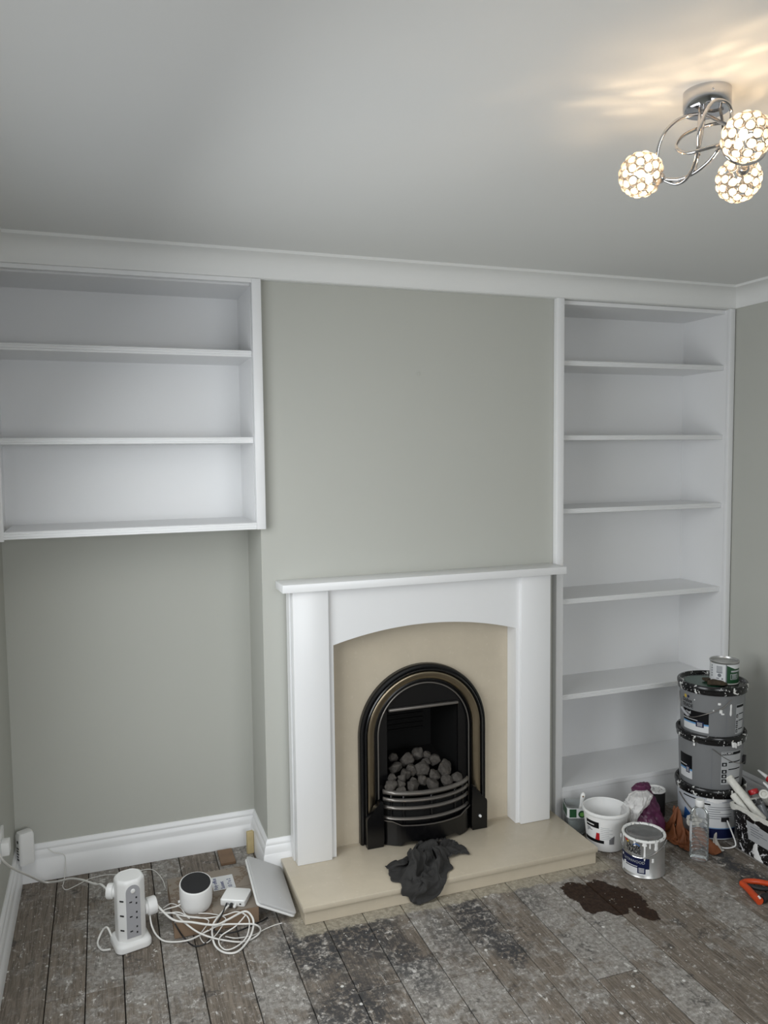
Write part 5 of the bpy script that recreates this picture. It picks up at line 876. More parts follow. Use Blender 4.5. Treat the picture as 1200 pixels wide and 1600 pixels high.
14,17,0,10,9,12,2,5,15,19,8,-30,13,12,-32,16,12,20,-7,13,-6,7,1,-3,13,-1,-15,7,-33,5,14,-44,-3,16,-22,43,-19,-11,45,9,5,13,15,-2,-12,21,5,-14,11,-10,-11,7,16,-15,-1,3,-37,29,2,-14,
23,2,19,25,-1,-19,36,8,14,25,10,-16,-458,19,1,25,-1,10,18,0,0,12,3,-8,12,2,5,11,2,2,11,3,0,9,-1,-9,14,0,11,-8,-14,8,-3,-4,11,4,-8,12,4,-9,10,6,-11,10,6,-10,14,11,-1,22,
7,-3,-7,7,30,-17,9,19,-22,-12,9,-23,11,19,6,17,9,-2,14,-2,3,13,-6,3,11,12,-32,10,4,26,5,16,-3,0,6,-4,6,-9,-7,25,-11,-7,9,-36,2,-12,-41,2,14,5,43,7,-5,26,11,-7,1,7,-14,-2,
11,-8,-14,6,11,-9,8,19,-32,21,-1,-29,27,4,19,34,2,-19,35,8,16,24,9,-17,-456,22,1,26,-2,8,19,1,1,10,2,-7,11,2,0,9,3,0,6,5,4,10,1,-7,10,1,3,-3,-3,6,7,-6,6,-2,-8,13,
0,-9,11,1,-11,11,4,-12,15,18,-10,8,1,5,8,8,21,-28,6,28,-10,-3,11,-26,19,6,-10,19,4,-4,15,-4,0,9,-8,10,4,19,1,14,6,22,18,4,-3,2,6,-5,-4,8,0,0,-14,-13,7,-29,4,18,-28,12,
15,-36,-12,-4,-8,36,2,-8,18,5,-6,8,13,-1,-2,7,-3,-14,7,19,-27,18,9,-34,33,13,15,42,3,-18,33,6,16,25,10,-16,-452,26,0,26,-3,4,19,1,5,10,2,-5,8,2,-2,7,3,1,6,5,-3,6,2,3,
3,4,-1,7,1,2,5,-7,9,10,-10,7,2,-10,12,1,-11,12,-9,-9,13,6,-18,11,7,8,-10,6,26,-20,12,22,-19,14,18,-18,22,9,0,16,6,12,9,1,-13,1,-6,14,3,-6,11,21,12,7,17,4,2,8,2,0,
5,-1,-5,-5,3,-14,6,-22,7,10,-27,-12,18,-25,13,14,-31,-2,-13,-3,28,-1,-7,17,3,-7,13,4,-11,-5,7,5,-29,15,18,-38,43,22,4,43,4,-11,32,7,17,25,9,-17,-447,31,0,26,-5,9,20,1,0,9,2,-4,
6,3,-2,6,4,0,4,1,4,2,7,-4,3,2,4,7,-2,4,12,-3,4,5,-12,10,11,-9,7,-3,-10,14,-2,-11,15,7,-16,10,5,20,-16,6,25,-19,11,21,-17,15,17,-16,22,10,0,16,5,10,8,2,-14,6,-6,12,
3,-13,11,19,4,1,12,8,5,7,3,1,5,2,2,6,-10,-4,6,-11,-14,7,-21,12,11,-18,-19,0,-29,-3,12,-17,11,-1,-12,20,1,-9,17,-3,-6,20,-7,-4,-21,19,21,-42,45,18,-5,41,9,-2,33,7,16,25,9,-17,
-440,34,0,25,-5,12,20,1,-3,9,1,-1,6,-1,3,4,3,1,0,11,-4,0,4,-4,6,2,1,7,-3,5,6,-9,9,14,-6,8,7,-11,10,10,-10,9,-2,-9,16,8,-13,3,9,20,-19,6,25,-15,3,25,-11,13,16,-15,
21,10,-1,17,5,9,11,1,-12,11,-9,3,4,-10,11,11,1,5,14,2,-2,6,4,1,3,3,2,4,-7,-6,14,-7,1,-1,-15,13,10,-21,-4,6,-18,-12,2,-16,-14,-3,-15,9,4,-14,10,4,-16,12,1,-15,14,2,27,-32,
44,15,-4,40,12,-5,32,8,14,26,9,-15,-431,36,-2,24,-7,16,18,-3,1,9,0,0,4,2,1,-2,11,-8,0,8,-3,3,4,-2,6,0,-2,4,-6,8,8,-7,9,13,-7,10,11,-7,10,10,-9,10,11,-10,11,8,-5,-3,
9,17,-16,8,20,-14,4,22,-11,2,21,-9,19,9,-2,18,5,6,14,0,-9,11,-9,5,10,-10,0,9,2,7,11,1,0,5,1,-4,5,-1,-1,4,0,8,7,-6,8,10,-11,6,8,-17,-2,4,-13,-12,-6,-13,-8,6,-12,0,
6,-13,-3,5,-14,9,-3,-12,15,2,-9,-10,30,19,-16,39,13,-1,33,9,13,29,11,-14,-422,36,-3,24,-7,17,14,-4,1,5,-2,4,-2,11,-9,-1,10,-5,0,5,-5,4,2,-3,6,-1,5,10,-3,5,12,-8,5,13,-11,3,
14,-6,10,10,-3,10,12,-8,10,9,-2,-2,-1,16,-14,11,19,-3,8,18,-6,1,19,-8,16,10,-5,17,2,-5,17,1,1,13,-8,2,11,-9,4,13,0,-3,9,2,4,6,0,-2,4,-1,-3,7,-4,2,7,-4,8,7,-5,9,
8,-12,4,-2,-9,-11,0,-10,-7,0,-9,-7,2,-11,-4,4,-14,-2,4,-17,5,6,-13,9,19,1,-1,33,16,-7,34,11,10,34,12,-14,-415,35,-2,20,-7,16,7,-9,5,2,14,-6,2,11,-5,-3,6,-6,3,4,-1,6,2,-1,
8,-2,-3,11,-7,1,14,-6,4,14,-6,9,14,-1,1,12,-3,5,12,-5,6,0,8,6,8,13,-2,6,9,-8,4,11,5,12,11,-2,14,8,-4,11,7,-10,17,-4,4,15,-5,0,17,-1,-1,13,-2,-2,10,-1,-1,7,-2,-1,
6,-2,0,5,-5,-3,8,-5,3,6,-3,8,7,-6,8,5,-9,0,0,-8,-5,1,-6,-5,1,-6,-8,4,-12,-1,4,-13,-7,7,-17,2,13,-7,3,15,2,9,36,13,-3,36,16,-7,-405,33,-2,7,-11,17,6,12,-5,1,9,-9,
0,9,3,3,6,1,4,4,-3,7,-1,3,10,-2,0,12,-5,-1,14,-3,-7,15,-4,8,15,1,0,12,-1,2,10,-2,8,7,9,-1,2,13,2,6,9,-1,9,8,-2,9,5,-1,11,5,0,14,4,1,17,-2,-3,18,-4,-2,
16,-4,-3,13,-4,-2,11,-4,-1,7,-3,-1,7,-2,1,7,-4,0,7,-5,0,7,-6,2,6,-4,5,5,-2,6,3,-5,0,3,-5,-1,4,-5,-3,-1,-6,-8,6,-12,0,8,-14,-1,9,-16,-2,17,-1,4,18,3,8,34,15,-15,
-404,26,2,7,11,-2,2,12,4,5,9,-4,4,7,0,2,5,5,6,3,1,6,-2,-6,11,-1,0,14,-3,0,13,-1,7,17,-1,-5,15,-2,2,11,1,2,10,-1,2,7,9,-2,7,8,-2,7,7,-3,7,6,-1,8,4,-1,
10,5,1,13,1,0,17,-2,0,17,-4,0,17,-5,0,15,-4,0,12,-5,0,9,-3,4,7,-3,-3,7,-3,0,8,-2,0,6,-1,-1,6,-3,-1,5,-3,1,3,-4,2,4,-5,3,4,-4,1,6,-4,0,6,-8,0,7,-11,0,
10,-13,0,12,-10,-1,17,-2,-2,16,-10,4]),
'rag': (28, 28, [-78,-73,11,7,-1,4,6,0,-8,2,-1,7,8,1,-4,10,7,-2,11,6,3,11,7,-1,11,6,-2,10,4,0,7,-2,0,7,-6,-1,7,-4,0,8,-2,1,7,0,0,7,4,0,9,-4,0,10,-6,0,9,-4,0,8,-1,0,
6,6,1,6,9,1,8,-2,3,16,-7,3,13,-6,0,8,-3,-2,3,4,-6,8,8,-1,-220,-7,2,3,1,8,3,0,-8,8,-1,-1,9,5,0,11,9,5,13,11,-3,14,11,-2,11,8,5,5,6,13,1,-10,1,7,-12,-4,
9,-4,-5,7,0,-1,5,7,-2,5,2,-5,9,-2,-1,9,-5,-1,9,-4,0,8,-2,0,7,3,0,6,7,3,8,-2,2,14,-15,-6,15,-8,1,11,-2,1,4,6,3,5,5,-4,-221,-11,5,6,2,-3,8,5,4,8,6,-2,
10,6,0,12,10,-2,12,8,-2,13,10,2,3,4,18,4,5,17,10,-8,-6,7,-9,-12,3,-6,-10,7,1,2,2,9,-6,7,8,2,6,5,-1,7,0,-2,8,-2,-3,9,-2,0,7,-1,2,7,-1,4,9,-4,1,9,-16,2,
13,-6,-8,12,-3,-1,11,-3,-1,7,1,2,-219,-12,5,3,1,-7,8,2,-1,11,9,9,12,11,-6,15,12,-2,15,13,2,9,9,18,0,6,22,9,9,18,1,-8,-20,4,-12,-15,5,-5,-9,6,2,-4,7,7,8,7,3,-2,
7,0,-2,6,3,-1,7,2,0,-4,-6,1,6,-5,4,5,-5,3,8,-7,-1,13,4,0,10,-5,-1,19,-9,-13,16,-7,-5,12,-4,-3,-220,-13,5,7,5,-4,9,5,6,14,13,-1,20,22,-5,13,11,6,9,7,17,4,7,23,
4,7,22,8,5,5,4,-6,-14,4,-10,-14,4,-4,-10,5,-2,-9,4,-2,-9,3,-5,-7,8,1,-3,7,1,-1,9,3,0,3,-3,7,3,-1,8,1,4,11,4,-9,1,11,-10,-20,28,-2,0,15,-8,-6,10,-6,-8,9,-2,3,
-221,-10,3,12,10,1,10,5,-5,12,11,1,17,18,0,20,17,20,-1,7,21,3,7,24,10,11,17,5,-10,-17,0,-7,-12,4,-5,-10,4,-5,-10,4,-5,-11,4,-4,-10,8,-2,-8,7,0,-4,8,3,2,6,3,7,5,0,7,
0,0,14,-9,6,18,15,-9,-5,21,-18,-38,29,-3,1,10,-9,-8,10,-1,-2,6,-2,5,-219,-6,1,12,8,-5,9,6,0,13,13,3,19,18,8,21,18,25,0,17,41,15,10,19,2,-15,-11,-9,-4,-19,1,-4,-9,7,-2,-5,
1,-2,-10,8,-6,-9,6,-9,-6,4,-1,-13,7,2,-2,7,4,9,-8,-6,14,2,5,10,-4,-4,14,-8,9,18,39,-11,-33,19,-17,-34,23,-9,-9,14,-2,5,10,-2,-1,9,-1,-2,-216,-2,-3,11,5,7,10,10,0,15,16,5,
24,20,14,17,17,35,8,11,49,11,0,6,-9,-6,-27,2,-7,-17,5,-4,-3,-10,-1,-17,6,-3,1,7,-2,6,8,-6,-9,1,1,-13,7,0,4,-5,-5,17,-17,1,19,0,-3,15,1,8,9,16,-2,-29,33,-21,-21,17,-6,-27,
12,-1,-18,16,-4,-6,14,-4,2,15,-4,2,-213,-1,-4,12,8,14,15,16,5,19,20,8,25,15,25,5,10,42,7,8,15,6,-1,-8,4,-12,-16,-7,0,-22,-4,0,-26,6,-4,-13,4,-8,6,6,2,31,-6,-5,9,8,2,-7,
5,-3,8,-16,1,16,-13,-1,26,10,-3,-6,9,1,-18,14,-12,-28,28,-5,-8,15,-5,-15,11,-2,-24,24,-6,-14,18,-5,2,11,-3,3,-215,1,-5,10,9,18,14,12,7,22,16,11,23,20,16,2,6,25,5,-4,-1,6,-1,-8,
8,2,-14,2,-8,-16,-3,5,-21,1,-4,-12,5,0,10,8,-11,31,-9,8,47,-5,-6,-1,5,-1,6,-14,1,13,-1,-7,9,11,3,-22,13,-2,-13,8,-7,-28,25,-3,-6,18,-7,-12,20,-3,-34,23,-6,-6,14,-4,2,7,-2,6,
-217,2,-7,9,7,15,11,8,17,24,16,12,22,26,13,7,2,6,8,1,2,-1,-1,-8,2,-6,-11,8,-1,-13,4,3,-20,4,-6,-14,1,-8,6,6,3,29,-4,-8,50,-16,16,34,-2,-7,0,-3,-6,9,2,-8,2,12,2,-23,
8,-11,-18,11,8,-30,24,-6,-13,23,-5,-11,19,-3,-33,22,-5,0,12,-4,0,6,-2,6,-223,2,-8,18,1,10,8,13,19,21,13,24,24,26,14,4,7,-1,5,-4,-5,7,3,-4,4,-6,-5,6,-9,-5,4,5,-21,4,-5,-15,
4,-7,2,-7,3,25,7,-7,50,-19,14,44,-4,-6,2,1,-7,2,1,-8,8,12,2,-25,11,-11,-23,13,9,-37,21,-13,-24,23,6,-8,18,-3,-24,21,-7,4,10,-2,-4,8,-2,5,-231,1,-2,21,0,-3,17,8,21,10,18,30,
25,25,18,13,-3,5,2,7,-4,7,-3,-3,0,-7,-4,8,1,-15,9,-2,-3,3,-6,-14,-7,-1,-1,8,0,25,-5,-3,51,-18,3,34,7,-6,-24,1,-6,3,-4,3,21,9,-9,-13,16,-4,-29,18,8,-45,20,-13,-34,26,10,-10,
18,-6,-10,13,-5,8,12,0,-6,9,-1,7,-248,-2,-10,20,2,0,27,0,10,11,19,30,12,18,31,32,3,16,-4,7,-3,4,-6,-4,7,-2,-4,5,5,-21,-3,-8,5,8,2,-3,0,-7,6,9,4,27,-16,0,49,8,-11,-18,
3,-2,-19,-1,-5,11,-10,9,30,11,-12,-14,9,0,-36,16,-1,-50,32,-4,-32,28,2,-12,17,-1,14,12,2,-9,11,-2,2,2,-1,8,-260,-4,-13,14,3,0,22,2,1,30,-1,10,9,19,29,14,19,33,21,-2,18,5,2,-8,
4,-1,-9,5,-6,1,4,0,-8,-1,-5,6,11,3,14,-3,3,29,-1,-7,8,4,-7,-28,5,-7,-5,-4,-2,23,-14,14,28,18,-18,-27,8,4,-36,12,2,-46,29,-4,-26,27,2,-8,15,0,14,15,-1,-5,11,0,-3,0,-1,9,
-271,-5,-11,7,4,4,13,2,-7,26,2,6,34,0,2,15,19,35,22,16,43,20,-3,23,1,-2,-17,2,2,-11,6,-4,-3,-2,0,13,5,-2,17,5,-5,4,1,-10,-21,5,-10,-25,5,5,8,-15,0,32,3,3,18,7,-11,-6,
7,-1,-30,11,2,-39,10,7,-33,28,-1,-17,32,0,13,13,-3,-11,4,1,6,6,2,6,-281,-5,-4,1,4,-7,9,4,5,21,-2,-9,36,0,2,40,2,25,17,27,41,23,4,41,15,1,17,-9,0,-19,6,-3,-10,5,-3,14,
2,5,26,-2,-14,-33,-2,-19,-47,9,2,-17,0,4,16,1,-1,39,-2,-9,9,-5,3,16,8,-1,0,13,0,-36,4,7,-51,40,1,-33,32,0,12,13,-3,-12,3,1,7,-1,2,7,-279,1,-4,-8,-3,0,7,-1,-8,20,5,-2,
38,0,0,49,0,19,22,8,34,15,23,39,10,3,11,7,-1,-4,4,-3,-8,6,-4,5,3,-4,17,-2,-14,-30,-8,-12,-46,10,6,-12,-2,4,15,6,-6,32,2,-8,14,-8,5,25,-10,8,42,29,-10,-54,2,8,-60,28,0,-36,
31,2,9,18,-2,-10,8,2,3,1,1,8,-284,1,-2,-6,-4,-2,6,-1,-8,20,1,6,40,0,0,19,2,-5,27,4,10,33,5,33,17,17,35,-7,-15,-10,-1,-4,-20,5,-3,-6,9,-3,12,10,7,17,-6,-11,-41,10,6,-14,
5,-1,8,2,-9,21,4,1,23,2,1,21,-7,-5,18,6,6,-1,16,6,-50,3,3,-40,27,0,-17,26,4,8,14,0,-6,7,0,8,-285,-1,0,-4,-4,-5,8,0,-6,20,1,3,30,1,5,10,2,-6,25,2,-1,36,5,24,
16,-1,39,2,4,-27,2,0,-29,6,10,-7,6,-8,5,7,-14,14,5,-1,9,11,7,-14,6,2,2,4,-11,9,-4,-1,18,6,-5,12,0,4,20,-2,1,20,8,5,-9,1,-1,-38,23,6,-40,24,3,-9,19,3,3,16,0,6,
-284,-3,-1,2,-4,-6,16,1,0,20,0,7,15,1,0,15,2,-6,29,3,0,34,5,27,4,-6,2,2,4,-24,11,24,-1,6,10,-7,3,-9,8,12,-16,-2,7,-8,4,2,9,9,7,0,2,9,-6,2,3,-15,-2,1,-5,29,
-10,0,20,1,2,21,3,4,14,5,0,-48,24,6,-40,21,5,-16,19,2,5,18,1,1,-271,0,-6,10,-2,5,10,-2,1,11,-1,1,16,-3,-5,25,4,7,37,5,-1,7,-5,4,5,10,-9,9,12,-1,9,14,-2,6,7,2,
6,-7,4,5,-14,6,5,6,5,5,12,-8,7,-6,-2,10,-6,6,-1,-4,-7,10,-19,1,-1,-14,26,-10,2,27,-1,5,9,8,-4,-1,18,6,-38,24,-2,-17,15,12,-13,22,2,5,-256,0,-1,6,-4,-4,9,-3,0,13,-2,0,
23,1,0,33,7,9,13,-1,4,5,8,-10,7,7,-3,6,4,4,6,7,2,9,-1,1,5,-1,4,6,-1,6,9,24,-2,8,11,-4,-1,-8,-6,4,-22,6,6,8,-1,8,-6,-4,11,-16,-3,4,-20,11,-8,-5,30,-7,4,14,
11,-6,-12,29,1,-20,16,17,-21,22,4,-1,-248,0,-2,11,-3,-2,17,-1,0,17,0,0,25,3,12,19,-3,12,-1,4,-14,6,7,-7,6,2,3,4,-4,6,7,3,3,8,6,1,8,6,0,11,13,-9,10,18,-2,12,5,-8,
6,0,5,-9,-15,12,7,-11,4,6,2,-4,9,-6,-3,10,-13,-3,6,-25,10,-23,2,31,3,-5,7,38,1,-25,13,17,-24,22,5,-4,-239,-1,-2,20,-1,2,25,1,7,16,-6,15,12,-1,2,4,4,-5,-2,2,-11,6,6,-3,
3,-6,5,7,4,2,12,8,-6,8,8,0,7,7,2,7,7,-7,10,13,-5,15,4,5,2,8,2,6,-12,0,0,-17,16,7,-7,-1,7,0,-3,8,-5,-3,11,-17,-1,-7,-24,20,-18,10,18,40,-3,-16,13,20,-25,20,6,-9,
-226,-1,0,27,-1,9,14,-7,18,9,0,0,6,2,-3,-1,1,-8,5,4,-5,7,-3,2,7,2,1,8,9,-13,8,8,0,6,5,4,7,7,2,5,4,-9,7,3,5,13,8,3,5,6,-8,3,-3,8,13,-8,3,5,-13,13,
11,-15,1,6,0,-4,8,-9,-1,4,-19,4,3,-8,4,0,5,6,23,20,-16,17,12,-17,-214,-3,3,18,-9,24,5,6,-6,7,2,1,7,2,0,7,-1,-2,7,0,-3,7,-2,-3,2,7,-12,9,10,-1,8,6,-1,8,3,0,
4,5,5,7,5,-6,6,1,6,10,7,5,9,-2,-2,5,6,0,9,-4,1,6,-11,1,11,-9,10,11,-18,7,6,-10,-1,6,-5,0,5,6,-12,8,2,1,7,2,3,17,12,-20,-207,-5,6,7,-4,1,2,9,-5,6,4,-2,
8,0,1,9,-1,2,9,-1,3,7,4,-3,8,8,-1,8,6,-1,8,5,-1,8,3,0,7,3,0,8,2,2,8,1,1,8,0,3,4,1,7,6,-1,4,8,0,1,7,-2,-4,8,-6,-4,9,-10,3,11,-13,4,7,-5,-1,
11,9,-6,9,2,-6,6,-4,-2,7,-4,5]),
}
def cloth(name, key, fn, mat, parent=None):
    nx, ny, q = CLOTH[key]
    P = []; c = [0, 0, 0]
    for i in range(0, len(q), 3):
        for k in range(3): c[k] += q[i + k]
        P.append(fn(*[v / 2000 for v in c]))
    me = bpy.data.meshes.new(name)
    me.from_pydata(P, [], [(j * nx + i, j * nx + i + 1, j * nx + i + 1 + nx, j * nx + i + nx) for j in range(ny - 1) for i in range(nx - 1)])
    for p in me.polygons: p.use_smooth = True
    me.materials.append(mat)
    o = link(bpy.data.objects.new(name, me), parent)
    m = o.modifiers.new('thickness', 'SOLIDIFY'); m.thickness = .0022; m.offset = 0
    m = o.modifiers.new('smooth', 'SUBSURF'); m.levels = 1; m.render_levels = 1
    return o
tag(cloth('crumpled_cloth', 'dark', lambda x, y, z: (.350 + (x - .368) * 1.20, (-.392 + (y + .392) * 1.36) if y > -.392 else y - .004, (HZ + (z - HZ) * 1.15 if z > HZ else z) + .001), m_cloth),
    'crumpled charcoal cloth dropped over the front edge of the marble hearth', 'cloth')

# ---------------------------------------------------------------- power tower, box, router, speaker (left of the hearth)
def rrect(w, d, r, n=5):
    pts = []
    for (sx, sy, a0) in ((1, 1, 0), (-1, 1, PI / 2), (-1, -1, PI), (1, -1, 3 * PI / 2)):
        for k in range(n + 1):
            a = a0 + PI / 2 * k / n; pts.append((sx * (w / 2 - r) + r * math.cos(a), sy * (d / 2 - r) + r * math.sin(a)))
    return pts
def rloft(bm, rows, ring=rrect):
    """rows [(w, d, r, z)]"""
    return loft(bm, [[(x, y, z) for x, y in ring(w, d, r)] for w, d, r, z in rows])
t = thing('extension_tower', 'upright white socket tower with grey panel on the bare boards', 'extension lead', (-.577, -.268, 0), math.radians(13))
obj('base', rloft(NB(), [(.114, .114, .022, .0005), (.120, .120, .025, .004), (.120, .120, .025, .018), (.116, .116, .024, .024), (.098, .098, .02, .030)]), m_plastic_white, t)
def octo(w, d, r, n=0):
    c = w * .26; pts = [(w / 2, -d / 2 + c), (w / 2, d / 2 - c), (w / 2 - c, d / 2), (-w / 2 + c, d / 2), (-w / 2, d / 2 - c), (-w / 2, -d / 2 + c), (-w / 2 + c, -d / 2), (w / 2 - c, -d / 2)]
    res = []
    for i in range(8):
        a = Vector(pts[i - 1]); b = Vector(pts[i]); e = Vector(pts[(i + 1) % 8])
        for k in range(4):
            s = k / 3; u = b + (a - b).normalized() * r * (1 - s) + (e - b).normalized() * r * s if False else (b + (a - b).normalized() * r) * (1 - s) ** 2 + b * 2 * s * (1 - s) + (b + (e - b).normalized() * r) * s * s
            res.append((u.x, u.y))
    return res
obj('body', rloft(NB(), [(.094, .094, .006, .028), (.094, .094, .006, .225), (.093, .093, .008, .232), (.088, .088, .009, .238), (.078, .078, .009, .2405), (.076, .076, .009, .2395)], octo), m_plastic_white, t)
ol = [(-.0235, .044), (.0235, .044)] + [(.0235 * math.cos(PI * k / 12), .203 + .0235 * math.sin(PI * k / 12)) for k in range(13)]
fp = obj('socket_panel', prism(NB(), ol, lambda u, v, d: (u, d, v), -.0478, -.0468), m_plastic_grey, t, False)
for zc in (.066, .117, .168):
    bm = NB()
    box(bm, -.013, -.004, -.0484, -.0476, zc - .001, zc + .003); box(bm, .008, .013, -.0484, -.0476, zc + .010, zc + .016); box(bm, .008, .013, -.0484, -.0476, zc - .010, zc - .004)
    so = obj('socket_slots', bm, m_black_plastic, t, False)
bm = NB(); lathe(bm, [(.0075, 0), (.0075, .002), (.006, .003)], 18); bmesh.ops.rotate(bm, verts=bm.verts, matrix=Matrix.Rotation(PI / 2, 3, 'X'))
obj('power_button', bm, m_plastic_white, t, loc=(0, -.0476, .206))
for zc in (.072, .123, .174):
    bm = B(-.007, .007, -.0010, .0008, -.0022, .0022)
    o = obj('usb_port', bm, m_black_plastic, t, False, loc=(-.0355, -.0355, zc)); o.rotation_euler = (0, 0, -PI / 4)
def plug(name, label, loc, dirv, r, ln, cat='plug'):
    bm = NB(); lathe(bm, [(r * .7, 0), (r * .78, .004), (r * .8, .008), (r * .96, .010), (r, .013), (r, ln - .004), (r * .95, ln), (r * .7, ln)], 28)
    o = tag(obj(name, bm, m_plastic_white, loc=loc), label, cat)
    o.rotation_mode = 'QUATERNION'; o.rotation_quaternion = Vector(dirv).to_track_quat('Z', 'Y'); return o
plug('round_plug', 'round white plug sticking out of the right side of the socket tower', (-.5300, -.2560, .108), (1, .23, 0), .030, .040)
plug('round_plug', 'white plug half hidden behind the upper left of the socket tower', (-.618, -.250, .182), (-1, .35, 0), .026, .030)

def cable(name, pts, r, mat, label, group=None):
    return tag(obj(name, tube(NB(), pts, r, 8, 6), mat, angle=80), label, 'cable', group)
cable('power_cable', [(-.955, -.415, .456), (-.942, -.376, .406), (-.935, -.221, .306), (-.908, -.032, .18), (-.880, .215, .022), (-.83, .17, .039), (-.78, .10, .076), (-.732, 0, .113), (-.686, -.1, .14), (-.668, -.18, .178), (-.648, -.232, .183)], .0038, m_cable_white,
      'thick white flex running from the left wall along the skirting to the socket tower')
cable('thin_wire', [(-.866, .262, .132), (-.843, .264, .110), (-.808, .262, .096), (-.805, .256, .056), (-.811, .232, .004), (-.814, .194, .0025), (-.799, .164, .0025), (-.763, .184, .0025), (-.716, .217, .0025), (-.657, .225, .0025), (-.609, .212, .0025), (-.548, .209, .0025), (-.493, .21, .0025), (-.466, .178, .0025), (-.446, .109, .0025), (-.440, .039, .0025)], .0016, m_cable_white,
      'hair-thin white wire trailing down the back skirting and over the boards')
cable('power_cable', [(-.638, -.248, .02), (-.652, -.226, .045), (-.668, -.212, .03), (-.682, -.222, .008), (-.684, -.250, .004), (-.670, -.285, .004), (-.644, -.300, .010)], .0035, m_cable_white, 'short white flex curling out of the left of the tower base')
cable('power_cable', [(-.512, -.262, .082), (-.508, -.285, .055), (-.491, -.297, .02), (-.459, -.317, .005), (-.39, -.338, .008), (-.328, -.367, .045), (-.286, -.382, .065), (-.224, -.402, .066), (-.176, -.412, .06), (-.155, -.407, .035), (-.17, -.398, .008), (-.22, -.41, .006), (-.3, -.394, .025), (-.356, -.372, .045), (-.395, -.341, .066), (-.423, -.273, .066)], .0030, m_cable_white,
      'white cable drooping from the round plug and looping before the cardboard box')
cable('power_cable', [(-.492, -.247, .11), (-.441, -.33, .088), (-.379, -.348, .075), (-.308, -.386, .072), (-.261, -.371, .072), (-.199, -.347, .075), (-.179, -.382, .070), (-.179, -.404, .05), (-.196, -.411, .012), (-.241, -.455, .0045), (-.282, -.447, .0045), (-.308, -.407, .008), (-.315, -.377, .03), (-.31, -.370, .066), (-.279, -.329, .072), (-.247, -.296, .078)], .0036, m_cable_white,
      'thickest white cable, looped in a wide coil and plugged into the small white box')
cable('power_cable', [(-.481, -.24, .070), (-.443, -.246, .065), (-.394, -.290, .066), (-.329, -.327, .067), (-.268, -.334, .068), (-.223, -.33, .069), (-.194, -.37, .069), (-.191, -.395, .05), (-.207, -.412, .018), (-.246, -.437, .010), (-.281, -.439, .010), (-.297, -.405, .016), (-.287, -.397, .036), (-.239, -.399, .06), (-.199, -.369, .074)], .0024, m_cable_white,
      'middle-weight white cable coiled inside the widest loop before the box')
cable('thin_wire', [(-.464, -.209, .066), (-.434, -.19, .066), (-.406, -.226, .065), (-.39, -.286, .066), (-.353, -.313, .067), (-.322, -.341, .064), (-.342, -.363, .05), (-.354, -.345, .02), (-.34, -.369, .004), (-.311, -.379, .025), (-.287, -.384, .055), (-.266, -.351, .067), (-.309, -.306, .0665), (-.351, -.29, .068)], .0017, m_cable_white,
      'thin white wire in small loops in front of the speaker')
cable('power_cable', [(-.401, -.237, .085), (-.42, -.239, .08), (-.45, -.226, .070), (-.468, -.229, .066), (-.452, -.247, .0655), (-.413, -.257, .066), (-.383, -.309, .067)], .0024, m_cable_white, 'white lead bent out of the left side of the round speaker')
cable('power_cable', [(-.440, -.271, .066), (-.428, -.312, .05), (-.403, -.318, .006), (-.377, -.369, .003), (-.341, -.373, .004), (-.317, -.359, .02), (-.301, -.375, .064), (-.278, -.342, .074), (-.251, -.283, .080)], .0026, m_black_plastic, 'black cable hanging down the front of the cardboard box')
cable('power_cable', [(-.326, -.368, .05), (-.287, -.381, .035), (-.237, -.383, .03), (-.181, -.364, .028), (-.132, -.319, .010), (-.110, -.296, .004)], .0028, m_black_plastic, 'black cable crossing behind the white coils toward the router')
cable('thin_wire', [(-.068, -.345, .003), (-.102, -.350, .003), (-.137, -.364, .004), (-.177, -.391, .010), (-.236, -.401, .018), (-.274, -.393, .028)], .0018, m_cable_white, 'thin white lead coming from under the tilted router')

t = thing('cardboard_box', 'flat brown cardboard box under the round speaker', 'box', (-.288, -.155, 0))
bm = NB(); box(bm, -.147, .147, -.150, .150, .0005, .058, bev=.002, seg=1)
bd = obj('carton', bm, m_card, t, False)
obj('top_flap', B(-.147, .147, -.150, -.001, .0582, .0600), m_cardtop, t, False)
obj('top_flap', B(-.147, .147, .001, .150, .0582, .0600), m_cardtop, t, False)
lb = obj('paper_label', B(.008, .090, .002, .100, .0602, .0606), m_paper, t, False)
bm = NB()
for i, (s, xx) in enumerate((('Poly office', .026), ('Sunset', .050), ('10 7 x 2', .078))):
    text_to(bm, s, .0195, lambda u, v, xx=xx: (xx - v, .008 + u, .0608), 'LEFT', .0004)
obj('handwriting', bm, m_bluepen, t, False)

t = thing('smart_speaker', 'white round speaker with a sloping black mesh top', 'speaker', (-.352, -.235, .0605))
bm = NB(); rows = []
seg = 48
prof = [(.040, 0, 0), (.047, .002, 0), (.0535, .014, 0), (.0565, .03, 0), (.0575, .060, .25), (.0572, .083, .7), (.0565, .089, 1), (.0545, .0905, 1), (.0525, .0895, 1)]
rings = []
for r, z, k in prof:
    rings.append([(r * math.cos(2 * PI * i / seg), r * math.sin(2 * PI * i / seg), z + k * .20 * r * math.sin(2 * PI * i / seg)) for i in range(seg)])
obj('body', loft(bm, rings), m_plastic_white, t)
rings = []
for r, z in ((.0522, .089), (.0515, .0915), (.044, .0925), (.02, .093)):
    rings.append([(r * math.cos(2 * PI * i / seg), r * math.sin(2 * PI * i / seg), z + .20 * r * math.sin(2 * PI * i / seg)) for i in range(seg)])
obj('mesh_top', loft(NB(), rings), m_mesh_black, t)
bm = NB(); tube(bm, [(-.052, .005, .030), (-.062, .003, .030)], .005, 12, 1); obj('power_inlet', bm, m_plastic_white, t)

